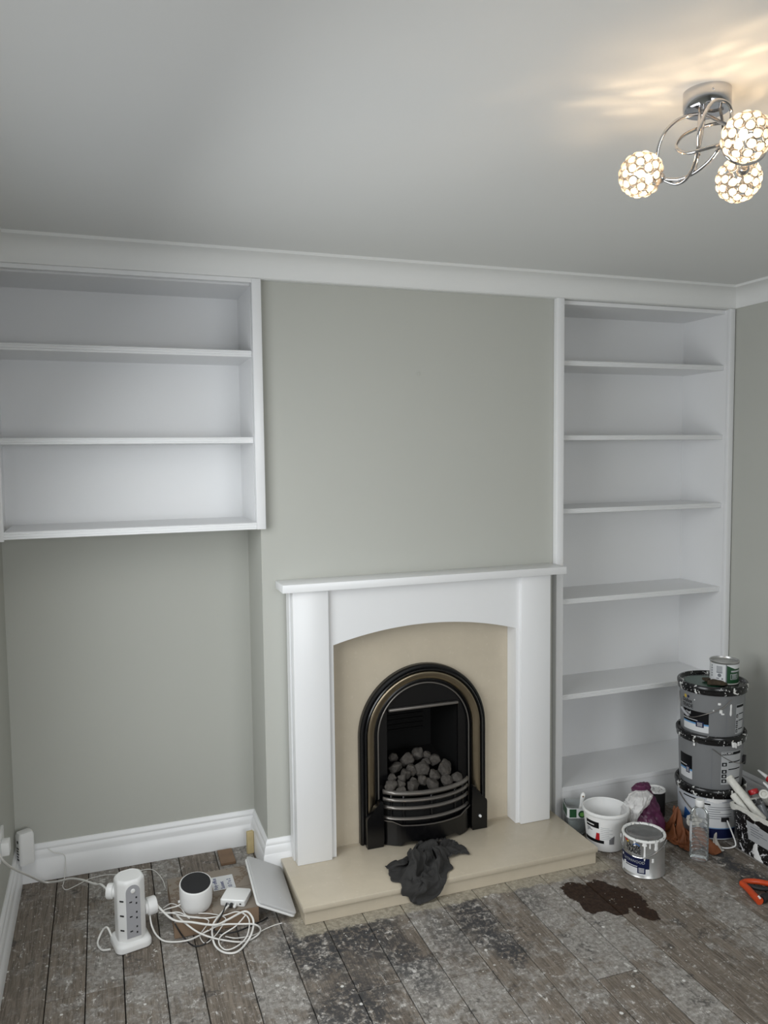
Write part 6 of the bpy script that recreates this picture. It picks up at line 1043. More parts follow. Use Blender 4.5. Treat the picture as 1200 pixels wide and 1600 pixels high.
t = thing('network_box', 'small flat white network box on the cardboard box with two leads', 'network box', (-.212, -.240, .0605), math.radians(-27))
obj('case', rloft(NB(), [(.090, .080, .006, .001), (.092, .082, .007, .004), (.092, .082, .007, .021), (.086, .076, .007, .0245)]), m_plastic_white, t)
for x, m in ((-.018, m_plastic_grey), (-.002, m_black_plastic), (.013, m_plastic_white)):
    obj('lead_plug', B(x - .005, x + .005, -.062, -.041, .006, .015, bev=.002, seg=1), m, t)
obj('port', B(.026, .032, -.0418, -.0405, .008, .013), m_black_plastic, t, False)

# router: a flat square slab, one long edge on the box, the other on the floor
ux = Vector((.137, 0, -.074)); wlen = ux.length; ang = math.atan2(.074, .137)
t = thing('router', 'pale grey flat router leaning on its edge between box and hearth', 'router', (-.0150, -.188, .0160), rot=(math.radians(4), ang, 0))
def slab(bm, w, l, r, z0, z1, e):
    ring = lambda w_, d_, r_: rrect(w_, d_, r_, 6)
    return loft(bm, [[(x - w / 2, y, z) for x, y in ring(w - 2 * a, l - 2 * a, r)] for a, z in ((e, z0), (0, z0 + e), (0, z1 - e), (e, z1))])
obj('back_shell', slab(NB(), wlen, .305, .014, 0, .0095, .003), m_plastic_white, t)
obj('front_shell', slab(NB(), wlen - .001, .304, .014, .0100, .0205, .003), m_router, t)
bm = NB(); lathe(bm, [(.0022, 0), (.0022, .0006)], 10)
obj('status_light', bm, m_paper, t, loc=(-.055, -.085, .0206))

tag(obj('wood_block', B(-.0140, .0140, -.009, .009, .0005, .094, bev=.0015, seg=1), m_pine, loc=(-.083, .200, 0)), 'short pale pine block standing upright against the skirting corner', 'wood block').rotation_euler = (0, 0, math.radians(8))
tag(obj('wood_offcut', B(-.030, .030, -.058, .058, .0005, .012, bev=.0012, seg=1), m_oak, loc=(-.184, .190, 0)), 'brown timber offcut on the boards behind the cardboard box', 'wood offcut')

t = thing('junction_box', 'white junction box with black slots on the left corner skirting', 'junction box', (-.944, .232, .105), math.radians(28))
obj('case', rloft(NB(), [(.056, .046, .010, 0), (.058, .048, .011, .004), (.058, .048, .011, .112), (.050, .040, .010, .124), (.040, .030, .008, .126)]), m_plastic_white, t)
bm = NB()
for k in range(5): box(bm, -.0296, -.0288, -.012 + (k % 2) * .004, .006, .020 + k * .011, .026 + k * .011)
obj('slots', bm, m_black_plastic, t, False)
bm = NB(); lathe(bm, [(.006, 0), (.006, .001)], 12); bmesh.ops.rotate(bm, verts=bm.verts, matrix=Matrix.Rotation(-PI / 2, 3, 'Y'))
obj('knock_out', bm, m_black_plastic, t, loc=(-.0288, -.004, .092))
t = thing('wall_socket', 'white socket plate on the left wall, cut by the picture edge', 'socket', (-.976, -.165, .335))
obj('plate', B(-.0068, .004, -.07, .045, 0, .085, bev=.003), m_plastic_white, t)
obj('plug_top', B(.004, .030, -.06, -.015, .02, .065, bev=.004), m_plastic_white, t)

# ---------------------------------------------------------------- paint buckets in the right corner
TC = math.radians(-128)     # direction from the corner toward the middle of the room
def bucket(label, loc, R0, R1, H, body_mat, group='paint buckets stacked in the corner'):
    t = thing('paint_bucket', label, 'bucket', loc, 0, group)
    rad = lambda z: R0 + (R1 - R0) * (z - .003) / (H - .033)
    obj('body', lathe(NB(), [(R0 - .008, 0), (R0, .003), (R1, H - .030), (R1 - .004, H - .028)], 64), body_mat, t)
    rr = R1 + .008
    obj('lid', lathe(NB(), [(R1 + .001, H - .034), (rr - .001, H - .036), (rr, H - .031), (rr, H - .018), (rr + .003, H - .015), (rr + .003, H - .004), (rr, H), (rr - .008, H + .001), (rr - .012, H - .004), (rr - .016, H - .011), (.02, H - .012)], 72), m_lid, t)
    return t, rad
def drips(parent, rad, H, spec, name='paint_drip'):
    for (th, z0, z1, w) in spec:
        bm = NB(); rings = []
        n = 10
        for k in range(n + 1):
            z = z0 + (z1 - z0) * k / n; s = k / n
            ww = w * (.62 + .38 * abs(s - .45) / .55) * max(.08, 1 - (2 * s - 1) ** 6) ** .5
            r = rad(z)
            rings.append([((r + .0014 * (1 if abs(q) < 1 else 0)) * math.cos(th + q * ww / r), (r + .0014 * (1 if abs(q) < 1 else 0)) * math.sin(th + q * ww / r), z) for q in (-1, -.5, .5, 1)])
        loft(bm, rings, closed=False); obj(name, bm, m_paint, parent)
def info_label(t, rad, th0, th1, z0, z1, head=True):
    h = z1 - z0
    obj('info_label', cylpatch(NB(), 0, th0, th1, z0, z1, taper=rad), m_greyprint, t)
    w = th1 - th0
    bars = NB()
    for f0, f1 in ((.90, .98), (.66, .69), (.44, .47), (.14, .17)):
        cylpatch(bars, 0, th0 + w * (.02 if f0 > .8 else .32), th1 - w * .03, z0 + h * f0, z0 + h * f1, 8, .0011, taper=rad)
    for f0 in (.05, .20, .34, .56):
        cylpatch(bars, 0, th0 + w * .03, th0 + w * .24, z0 + h * f0, z0 + h * (f0 + .11), 4, .0011, taper=rad)
    obj('printed_lettering', bars, m_ink, t)['kind'] = 'stuff'
    b2 = NB()
    for f0 in (.075, .225, .365, .585):
        cylpatch(b2, 0, th0 + w * .09, th0 + w * .18, z0 + h * f0, z0 + h * (f0 + .055), 3, .0014, taper=rad)
    obj('pictogram', b2, m_greyprint, t)
def front_label(t, rad, th0, th1, z0, z1, big=True):
    """black upper field, grey-green and blue stripes, white foot, navy badge"""
    h = z1 - z0
    obj('label_foot', cylpatch(NB(), 0, th0, th1, z0, z0 + h * .34, taper=rad), m_paper, t)
    obj('label_stripe', cylpatch(NB(), 0, th0, th1, z0 + h * .34, z0 + h * .42, taper=rad), m_skyblue, t)
    obj('label_field', cylpatch(NB(), 0, th0, th1, z0 + h * .42, z1, taper=rad), m_ink, t)
    obj('label_line', cylpatch(NB(), 0, th0, th0 + (th1 - th0) * .62, z0 + h * .53, z0 + h * .56, th=.0011, taper=rad), m_paper, t)
    bw = (th1 - th0)
    bd = cylpatch(NB(), 0, th0 + bw * .56, th0 + bw * .84, z0 + h * .24, z0 + h * .52, 6, .0012, taper=rad); obj('badge', bd, m_navy, t)
    bm = NB()
    for k in range(4): cylpatch(bm, 0, th0 + bw * .61, th0 + bw * .79, z0 + h * (.29 + .05 * k), z0 + h * (.31 + .05 * k), 4, .0016, taper=rad)
    obj('badge_print', bm, m_paper, t)
# bottom bucket: pale label, blue swoosh
t3, rad3 = bucket('bottom bucket of the corner stack, pale label with a blue swoosh', (1.868, -.292, .0005), .129, .1365, .222, m_bucket2)
o = cylpatch(NB(), 0, TC - 1.35, TC - .35, .075, .150, 20, taper=rad3)
for v in o.verts:     # swoosh: upper edge falls to the right
    th = math.atan2(v.co.y, v.co.x); f = max(0, min(1, (th - (TC - 1.35)) / 1.0))
    v.co.z = .06 + (v.co.z - .075) * (1.25 - 1.15 * f)
obj('blue_swoosh', o, m_blue, t3)
obj('label_panel', cylpatch(NB(), 0, TC - .22, TC + .75, .055, .165, 20, .0008, taper=rad3), m_paper, t3)
bm = NB()
for k in range(6): cylpatch(bm, 0, TC - .12, TC + (.62 if k % 3 else .25), .095 + k * .010, .0975 + k * .010, 10, .0012, taper=rad3)
obj('printed_lettering', bm, m_midprint, t3)
obj('label_base', cylpatch(NB(), 0, TC - .25, TC + .8, .008, .050, 20, .0009, taper=rad3), m_navy, t3)
obj('label_line', cylpatch(NB(), 0, TC - .25, TC + .8, .051, .0535, 20, .0012, taper=rad3), m_skyblue, t3)
bm = NB(); cylpatch(bm, 0, TC - .95, TC - .30, .168, .172, 10, .0022, taper=rad3); cylpatch(bm, 0, TC - .42, TC - .05, .153, .160, 8, .0011, taper=rad3)
obj('label_heading', bm, m_ink, t3)
drips(t3, rad3, .222, [(TC - .05, .185, .170, .02), (TC + .12, .186, .165, .03), (TC + .33, .185, .172, .02)])
bm = NB(); rr = .141
tube(bm, [(rr * math.cos(TC + a), rr * math.sin(TC + a), z) for a, z in ((-1.15, .168), (-.95, .150), (-.7, .128), (-.48, .108))], .0022, 8, 4)
obj('handle', bm, m_grate, t3)
bm = NB()
tube(bm, [((rr + e) * math.cos(TC + a), (rr + e) * math.sin(TC + a), z) for a, z, e in ((.43, .095, .004), (.46, .06, .03), (.48, .022, .055), (.43, .008, .060), (.25, .004, .062), (.02, .006, .05), (-.10, .012, .03))], .0030, 8, 5)
obj('wire_bail', bm, m_plastic_white, t3)
obj('bail_lug', cylpatch(NB(), 0, TC + .28, TC + .52, .085, .103, 6, .006, taper=rad3), m_black_plastic, t3)
# middle bucket
t2, rad2 = bucket('middle grey bucket of the corner stack with a wide info label', (1.876, -.282, .2125), .128, .1350, .236, m_bucket)
front_label(t2, rad2, TC - 1.22, TC - .66, .028, .132)
info_label(t2, rad2, TC + .26, TC + 1.02, .028, .172)
bm = NB(); cyltext(bm, 'VINYL MATT', .0095, TC + .45, .1615, rad2, 'CENTER', .0003, th=.0018); obj('lettering', bm, m_paper, t2, False)
obj('seam', cylpatch(NB(), 0, TC - .035, TC - .025, .004, .186, 2, .0006, taper=rad2), m_midprint, t2)
rr = .1415
bm = NB(); tube(bm, [(rr * math.cos(TC + a), rr * math.sin(TC + a), z) for a, z in ((-.03, .186), (.12, .172), (.35, .148), (.6, .130), (.86, .118), (1.05, .112), (1.2, .112))], .0014, 6, 4)
obj('handle', bm, m_grate, t2)
obj('handle_lug', cylpatch(NB(), 0, TC + 1.22, TC + 1.36, .100, .135, 4, .012, taper=rad2), m_black_plastic, t2)
rl = lambda z: .1435
drips(t2, rl, .232, [(TC + .62, .215, .192, .012), (TC + .70, .21, .188, .006), (TC + .80, .214, .196, .010), (TC + .90, .214, .198, .006), (TC - .55, .198, .186, .006)])
# top bucket
t1, rad1 = bucket('topmost grey bucket of the corner stack carrying a green tin', (1.878, -.283, .4385), .128, .1345, .224, m_bucket)
front_label(t1, rad1, TC - 1.10, TC - .16, .020, .108)
info_label(t1, rad1, TC + .74, TC + 1.12, .018, .146)
bm = NB(); cyltext(bm, 'Dulux', .025, TC - .92, .138, rad1, 'CENTER', .0002, sx=.95); cyltext(bm, 'TRADE', .023, TC - .91, .117, rad1, 'CENTER', .0002, sx=.88); obj('lettering', bm, m_ink, t1, False)
bm = NB(); cyltext(bm, 'vinyl', .018, TC - .88, .090, rad1, 'CENTER', .0003, th=.0018); obj('lettering', bm, m_paper, t1, False)
def dot(bm, rad, th, z, r):
    c = bm.verts.new(((rad(z) + .0014) * math.cos(th), (rad(z) + .0014) * math.sin(th), z)); vv = []
    for k in range(10):
        a = 2 * PI * k / 10; zz = z + r * math.sin(a); tt = th + r * math.cos(a) / rad(z)
        vv.append(bm.verts.new(((rad(zz) + .0010) * math.cos(tt), (rad(zz) + .0010) * math.sin(tt), zz)))
    for k in range(10): bm.faces.new((c, vv[k], vv[(k + 1) % 10]))
bm = NB(); dot(bm, rad1, TC - .99, .163, .008); obj('logo_dot', bm, m_yellow, t1)
bm = NB(); dot(bm, rad1, TC - .86, .164, .006); obj('logo_dot', bm, m_navy, t1)
obj('seam', cylpatch(NB(), 0, TC + .38, TC + .392, .004, .17, 2, .0006, taper=rad1), m_midprint, t1)
rr = .1405
bm = NB(); tube(bm, [(rr * math.cos(TC + a), rr * math.sin(TC + a), z) for a, z in ((.52, .174), (.40, .160), (.25, .140), (.0, .122), (-.3, .102), (-.55, .086), (-.70, .080), (-.78, .082))], .0016, 6, 4)
tube(bm, [(rr * math.cos(TC + a), rr * math.sin(TC + a), z) for a, z in ((-1.12, .106), (-1.22, .12), (-1.28, .15), (-1.28, .172))], .0016, 6, 4)
obj('handle', bm, m_grate, t1)
bm = NB(); tube(bm, [(rr * math.cos(TC + a), rr * math.sin(TC + a), z) for a, z in ((-.78, .082), (-.88, .087), (-1.0, .096), (-1.12, .106))], .0055, 10, 3)
obj('handle_grip', bm, m_plastic_grey, t1)
drips(t1, rad1, .216, [(TC + .53, .152, .100, .006), (TC + .20, .128, .112, .008), (TC + .26, .113, .106, .009), (TC + .15, .158, .148, .008), (TC - .02, .126, .120, .004), (TC - .62, .160, .154, .003)])
bm = NB(); lathe(bm, [(.088, .2122), (.086, .2142), (.02, .2144)], 40, -.024, .016)
obj('lid_disc', bm, m_lidgreen, t1)  # flat dark green disc in the recess of the top lid
lo = Vector(t1.location)
o = tag(obj('dried_paint_clod', rock(.026, 21.5, (1.5, 1.0, .55), .7), m_clod, loc=(1.853, -.338, lo.z + .2235)), 'dark brown dried clod beside the green tin on the top bucket lid', 'clod')
o.rotation_euler = (0, 0, -.6)
o = tag(obj('dried_paint_clod', rock(.017, 33.5, (1.3, 1.0, .6), .7), m_clod, loc=(1.858, -.272, lo.z + .222)), 'small black dried clod behind the green tin on the top bucket', 'clod')
# green tin on the lid
t = thing('paint_tin', 'small green and white tin standing on the topmost bucket', 'tin', (1.924, -.302, .4385 + .2135))
rt_ = lambda z: .059
obj('body', lathe(NB(), [(.0605, 0), (.062, .002), (.0605, .004), (.059, .006), (.059, .090), (.061, .093), (.062, .096), (.0605, .0985), (.057, .0985), (.055, .092), (.053, .0915), (.048, .0915), (.046, .0895), (.01, .0895)], 48), m_tin, t)
obj('label', cylpatch(NB(), 0, TC - 1.5, TC + .02, .007, .088, 20, taper=rt_), m_paper, t)
obj('label', cylpatch(NB(), 0, TC + .10, TC + 1.6, .007, .088, 20, taper=rt_), m_greenprint, t)
obj('label_edge', cylpatch(NB(), 0, TC + .02, TC + .10, .007, .088, 3, taper=rt_), m_midprint, t)
bm = NB()
for k in range(9): cylpatch(bm, 0, TC - .62, TC - .20, .056 + k * .0028, .0575 + k * .0028, 4, .0011, taper=rt_)
cylpatch(bm, 0, TC - .62, TC - .20, .05, .0545, 4, .0011, taper=rt_); dot(bm, rt_, TC - .40, .040, .008)
cylpatch(bm, 0, TC - .62, TC - .42, .024, .028, 4, .0011, taper=rt_); cylpatch(bm, 0, TC - .25, TC - .15, .022, .029, 4, .0011, taper=rt_)
for k in range(5): cylpatch(bm, 0, TC - 1.08, TC - .98, .030 + k * .011, .036 + k * .011, 2, .0011, taper=rt_)
obj('printed_lettering', bm, m_midprint, t)
sw = cylpatch(NB(), 0, TC + .10, TC + 1.6, .070, .088, 20, .0011, taper=rt_)
for v in sw.verts:
    f = max(0, min(1, (math.atan2(v.co.y, v.co.x) - TC - .1) / .6)); v.co.z = .088 - (.088 - v.co.z) * (.15 + .85 * f)
obj('label_swoosh', sw, m_paper, t)
bm = NB(); cylpatch(bm, 0, TC + .35, TC + .95, .024, .026, 8, .0011, taper=rt_); cylpatch(bm, 0, TC + .35, TC + .95, .046, .048, 8, .0011, taper=rt_); cylpatch(bm, 0, TC + .35, TC + .38, .024, .048, 2, .0011, taper=rt_); cylpatch(bm, 0, TC + .92, TC + .95, .024, .048, 2, .0011, taper=rt_)
for k in range(3): cylpatch(bm, 0, TC + .47, TC + .84, .029 + .006 * k, .0325 + .006 * k, 5, .0011, taper=rt_)
cylpatch(bm, 0, TC + .40, TC + 1.3, .056, .063, 8, .0011, taper=rt_)
obj('label_stamp', bm, m_greyprint, t)

# ---------------------------------------------------------------- silver tin at the hearth corner
t = thing('paint_tin', 'silver paint tin with white drips and a navy label, by the hearth corner', 'tin', (1.366, -.488, .0005))
R1 = .0805; rt1 = lambda z: R1
obj('body', lathe(NB(), [(.078, 0), (.082, .001), (.083, .003), (.0805, .006), (.0805, .144), (.082, .147)], 64), m_tin, t)
obj('rim', lathe(NB(), [(.080, .143), (.0835, .145), (.0848, .150), (.083, .1545), (.079, .155), (.075, .153), (.073, .148), (.072, .146)], 64, cap0=False, cap1=False), m_rimwhite, t)
obj('lid', lathe(NB(), [(.0735, .146), (.0715, .1475), (.069, .150), (.066, .1515), (.062, .149), (.02, .149)], 64), m_tinlid, t)
obj('lid_groove', lathe(NB(), [(.0745, .1495), (.0725, .1478), (.0712, .1495)], 64, cap0=False, cap1=False), m_ink, t)
obj('label_field', cylpatch(NB(), 0, TC - 1.45, TC + .28, .040, .082, 24, taper=rt1), m_navy, t)
obj('label_foot', cylpatch(NB(), 0, TC - 1.45, TC + .28, .014, .040, 24, taper=rt1), m_paper, t)
obj('label_line', cylpatch(NB(), 0, TC - 1.1, TC - .2, .0445, .047, 14, .0011, taper=rt1), m_paper, t)
obj('badge', cylpatch(NB(), 0, TC - .28, TC + .10, .020, .048, 6, .0012, taper=rt1), m_navy, t)
bm = NB()
for k in range(4): cylpatch(bm, 0, TC - .22, TC + .04, .025 + .005 * k, .0272 + .005 * k, 4, .0016, taper=rt1)
obj('badge_print', bm, m_paper, t)
bm = NB(); cyltext(bm, 'Dulux', .0265, TC - .52, .1160, rt1, 'CENTER', .0003, sx=.92); cyltext(bm, 'TRADE', .0245, TC - .52, .0965, rt1, 'CENTER', .0003, sx=.86)
obj('lettering', bm, m_ink, t, False)
bm = NB(); cyltext(bm, 'SATINWOOD', .0150, TC - .50, .0590, rt1, 'CENTER', .0, sx=1.0); obj('lettering', bm, m_greyprint, t, False)
for th, z, r, m in ((-.98, .141, .0036, m_red), (-.93, .136, .0040, m_red), (-.87, .138, .0034, m_red), (-.83, .133, .0040, m_yellow), (-.78, .135, .0030, m_yellow)):
    bm = NB(); dot(bm, rt1, TC + th, z, r); obj('logo_dot', bm, m, t)
bm = NB(); tube(bm, [(.0815 * math.cos(TC + a), .0815 * math.sin(TC + a), z) for a, z in ((-.50, .128), (-.40, .134), (-.28, .134), (-.18, .129))], .0018, 6, 3); obj('logo_arc', bm, m_blue, t)
drips(t, rt1, .155, [(TC + .05, .148, .072, .005), (TC + .04, .149, .130, .011), (TC - .44, .148, .124, .006), (TC + .30, .148, .122, .004), (TC + .62, .147, .112, .010), (TC - 1.3, .146, .11, .006), (TC + .45, .083, .066, .006), (TC - 1.2, .075, .066, .006), (TC - 1.0, .052, .040, .008), (TC - 1.25, .03, .002, .004)])
bm = NB(); rr = .087
tube(bm, [(rr * math.cos(TC + a), rr * math.sin(TC + a), z) for a, z in ((-1.55, .134), (-1.45, .122), (-1.2, .106), (-.8, .091), (-.4, .085), (.0, .087), (.35, .099), (.7, .116), (1.05, .130), (1.4, .139))], .0019, 8, 5)
obj('handle', bm, m_chrome, t)

# ---------------------------------------------------------------- white plaster tub
t = thing('plaster_tub', 'empty white plastic tub with a black and red label, beside the hearth', 'tub', (1.345, -.264, .0005)); t.scale = (.955, .955, .955)
H = .172; rtb = lambda z: .080 + .018 * z / H
obj('tub', lathe(NB(), [(.074, 0), (.079, .003), (.0955, .150), (.0955, .156), (.100, .157), (.102, .161), (.102, .166), (.100, H), (.097, H + .001), (.094, H - .002), (.091, .12), (.078, .008), (.01, .007)], 64), m_plastic_white, t)
obj('label_band', cylpatch(NB(), 0, TC - .98, TC - .26, .107, .135, 14, taper=rtb), m_ink, t)
bm = NB(); cylpatch(bm, 0, TC - .93, TC - .50, .117, .122, 8, .0012, taper=rtb); obj('band_print', bm, m_paper, t)
bm = NB(); cylpatch(bm, 0, TC - .96, TC - .72, .098, .1015, 6, .001, taper=rtb); cylpatch(bm, 0, TC - .95, TC - .62, .0915, .095, 6, .001, taper=rtb); cylpatch(bm, 0, TC - .95, TC - .86, .085, .088, 3, .001, taper=rtb)
obj('label_heading', bm, m_midprint, t)
rd = cylpatch(NB(), 0, TC - .46, TC - .24, .052, .086, 6, .0011, taper=rtb)
for v in rd.verts:
    f = (v.co.z - .052) / .034; th = math.atan2(v.co.y, v.co.x); th2 = TC - .24 + (th - TC + .24) * (1 - .32 * f); r = Vector((v.co.x, v.co.y)).length
    v.co.x, v.co.y = r * math.cos(th2), r * math.sin(th2)
obj('red_logo', rd, m_red, t)
o = obj('label_strip', cylpatch(NB(), 0, TC - 1.15, TC - .02, .041, .054, 18, .0014, taper=rtb), m_ink, t)
bm = NB()
for k in range(7): cylpatch(bm, 0, TC - .18, TC + (.38 if k % 2 else .22), .062 + .0085 * k, .0632 + .0085 * k, 8, .0009, taper=rtb)
obj('small_print', bm, m_greyprint, t)
bm = NB()
for k in range(9): cylpatch(bm, 0, TC + .24 + k * .028, TC + .252 + k * .028 , .040, .062 + .002 * k, 2, .0011, taper=rtb)
obj('barcode', bm, m_midprint, t)

# clear jar with a green label and a brush, behind the hearth corner
t = thing('brush_pot', 'clear plastic pot with a green paper sleeve, squeezed between hearth and tub', 'pot', (1.292, -.118, .0005), math.radians(-20))
obj('pot', loft(NB(), [[(x, y, z) for x, y in rrect(w, w, r)] for w, r, z in ((.070, .012, 0), (.082, .014, .006), (.088, .016, .125), (.090, .017, .130), (.087, .015, .130), (.080, .013, .010))], cap1=True), m_clear, t)
sl = [[(x, y, z) for x, y in rrect(w, w, .017)] for w, z in ((.0895, .078), (.0905, .122))]
obj('paper_sleeve', loft(NB(), sl, False, False), m_paper, t)
bm = NB(); box(bm, -.0465, -.0455, -.034, .034, .084, .117); box(bm, -.036, -.006, -.0465, -.0455, .082, .119); obj('sleeve_print', bm, m_greenprint, t, False)
bm = NB(); lathe(bm, [(.016, 0), (.016, .0012)], 20); bmesh.ops.rotate(bm, verts=bm.verts, matrix=Matrix.Rotation(PI / 2, 3, 'X'))
obj('sleeve_logo', bm, m_greenprint, t, loc=(.018, -.0452, .096))
bm = NB(); lathe(bm, [(.010, 0), (.010, .0006)], 5); bmesh.ops.rotate(bm, verts=bm.verts, matrix=Matrix.Rotation(PI / 2, 3, 'X'))
obj('sleeve_leaf', bm, m_leafgreen, t, loc=(.018, -.0464, .096))
obj('contents', rloft(NB(), [(.068, .068, .01, .011), (.074, .074, .012, .05), (.076, .076, .012, .062)]), M('grey_green_water', (.13, .16, .155), .2, var=.4, scale=50), t)
t = thing('paint_brush', 'white handled paint brush standing in the clear pot', 'brush', (1.306, -.128, .070), rot=(math.radians(-8), math.radians(10), -.55))
def ell(a, b, z, n=16): return [(a * math.cos(2 * PI * k / n), b * math.sin(2 * PI * k / n), z) for k in range(n)]
obj('handle', loft(NB(), [ell(.011, .006, 0), ell(.0095, .007, .02), ell(.008, .007, .05), ell(.011, .008, .082), ell(.010, .007, .096), ell(.005, .004, .103)]), m_plastic_white, t)
bm = NB(); lathe(bm, [(.0038, 0), (.0038, .0012)], 12); bmesh.ops.rotate(bm, verts=bm.verts, matrix=Matrix.Rotation(PI / 2, 3, 'X'))
obj('hang_hole', bm, m_oak, t, loc=(0, -.0072, .088))
obj('ferrule', loft(NB(), [ell(.012, .007, -.022), ell(.0122, .0072, .001)]), m_tin, t)

# ---------------------------------------------------------------- sack, cloths and bottle
def blob(profile, seed, amp, crease, n=64, lobes=5, tw=1.2):
    """profile [(z, cx, cy, rx, ry)]: creased soft body"""
    rings = []; P = profile
    m = 40
    for j in range(m + 1):
        f = j / m * (len(P) - 1); i = min(int(f), len(P) - 2); k = f - i; k = k * k * (3 - 2 * k)
        z, cx, cy, rx, ry = [P[i][q] * (1 - k) + P[i + 1][q] * k for q in range(5)]
        if len(P) > 2:
            z = P[i][0] * (1 - (f - i)) + P[i + 1][0] * (f - i)
        ring = []
        for a in range(n):
            th = 2 * PI * a / n
            q = Vector((math.cos(th) * 2.2, math.sin(th) * 2.2, z * 9 + seed))
            d = 1 + amp * mnoise.noise(q) + crease * (1 - 2 * abs(mnoise.noise(Vector((math.cos(th + z * tw * 6) * 4.5, math.sin(th + z * tw * 6) * 4.5, z * 14 + seed * 2))))) - crease * .5 * abs(mnoise.noise(q * 3.1))
            ring.append((cx + rx * d * math.cos(th), cy + ry * d * math.sin(th), max(0, z + .02 * amp * mnoise.noise(q * 2) * (1 if 0 < j < m else 0))))
        rings.append(ring)
    return loft(NB(), rings)
t = thing('filler_sack', 'crumpled purple sack with white liner folded over, behind the silver tin', 'sack', (1.512, -.262, .0005))
obj('base_band', blob([(0, .020, -.02, .082, .066), (.03, .024, -.02, .084, .068), (.048, .024, -.018, .080, .066)], 4, .06, .03), m_green, t)
obj('purple_body', blob([(.046, .024, -.018, .079, .065), (.085, .020, -.014, .076, .064), (.13, .020, -.006, .066, .056), (.165, .026, .004, .052, .042), (.192, .034, .010, .036, .028), (.204, .036, .012, .014, .010)], 9, .13, .16), m_purple, t)
obj('white_liner', blob([(.040, -.062, -.006, .014, .034), (.10, -.060, -.010, .026, .044), (.145, -.050, -.020, .032, .044), (.175, -.026, -.026, .044, .038), (.200, -.006, -.022, .046, .034), (.212, .006, -.012, .024, .016)], 15, .15, .20), m_sackwhite, t)
obj('purple_flap', blob([(.196, .012, .006, .034, .026), (.212, .022, .010, .042, .026), (.226, .030, .012, .032, .018), (.231, .032, .012, .008, .006)], 25, .12, .14), m_purple, t)

t = thing('paint_tin', 'dark little tin with a white rim half hidden behind the purple sack', 'tin', (1.724, -.108, .0005))
obj('body', lathe(NB(), [(.042, 0), (.043, .003), (.043, .112), (.044, .115)], 36), m_rubber, t)
obj('rim', lathe(NB(), [(.043, .112), (.0455, .114), (.0455, .119), (.043, .121), (.038, .119), (.036, .1165), (.01, .1165)], 36), m_rimwhite, t)

def fold_strip(pts, width, th, seed, waves=2.5, amp=.012):
    """a thick limp strip that follows a path and ripples across its width"""
    P = smoothpts(pts, 8); n = 12; rings = []
    for i, p in enumerate(P):
        tn = (P[min(i + 1, len(P) - 1)] - P[max(i - 1, 0)]).normalized()
        sd = tn.cross(Vector((0, 0, 1))); sd = sd.normalized() if sd.length > .01 else Vector((1, 0, 0)); nn = sd.cross(tn)
        row = []
        for k in range(n + 1):
            u = k / n - .5
            h = amp * math.sin(u * 2 * PI * waves + i * .15 + seed) + .006 * mnoise.noise(p * 30 + sd * u * 3)
            row.append(p + sd * u * width * (1 + .15 * math.sin(i * .4 + seed)) + nn * h)
        ring = [q + nn * th for q in row] + [q - nn * th for q in row[::-1]]
        rings.append([(v.x, v.y, max(.001, v.z)) for v in ring])
    return loft(NB(), rings)
t = thing('orange_cloth', 'rust-orange cloth crumpled on the floor behind the clear bottle', 'cloth', (1.66, -.32, .0005))
L0 = Vector(t.location)
def rel(l): return [tuple(Vector(p) - L0) for p in l]
cloth('heap', 'orange', lambda x, y, z: (1.600 + (x - 1.552) * .62 - L0.x, -.460 + (y + .452) * .92 - L0.y, max(.001, z * 1.45)), m_orange, t)
obj('trailing_corner', fold_strip(rel([(1.72, -.385, .060), (1.715, -.425, .042), (1.716, -.465, .020), (1.716, -.505, .004)]), .052, .003, 1.0, .8, .006), m_orange, t, angle=70)
o = tag(cloth('white_rag', 'rag', lambda x, y, z: (x * .55, y * .5, z * .9 + .001), m_rag), 'grubby white rag wedged between orange cloth and bottom bucket', 'rag')
o.location = (1.715, -.385, .080); o.rotation_euler = (.15, -.2, .5)
o = tag(cloth('white_rag', 'rag', lambda x, y, z: (x * .42, y * .42, z * 1.0), m_rag), 'small dirty white rag right beside the clear bottle', 'rag')
o.location = (1.757, -.462, .001); o.rotation_euler = (0, 0, 2.2)

t = thing('plastic_bottle', 'clear ribbed plastic bottle with white cap, standing before the orange cloth', 'bottle', (1.629, -.500, .0008))
pr_ = [(.030, 0), (.0345, .002), (.0365, .008)]
z = .014
while z < .150:
    pr_ += [(.0365, z), (.0367, z + .005), (.0365, z + .008), (.0335, z + .0112), (.0335, z + .0130)]; z += .0165
pr_ += [(.0365, .160), (.0365, .178), (.035, .190), (.029, .204), (.020, .214), (.0145, .219), (.0145, .236)]
obj('bottle', lathe(NB(), pr_, 40, cap1=False), m_clear, t)
obj('cap', lathe(NB(), [(.0165, .2215), (.0175, .223), (.0175, .246), (.016, .248), (.004, .2482)], 28), m_plastic_white, t)
obj('label', cylpatch(NB(), 0, TC - 1.6, TC - .95, .075, .158, 8, .0006, taper=lambda z: .0367), m_paper, t)

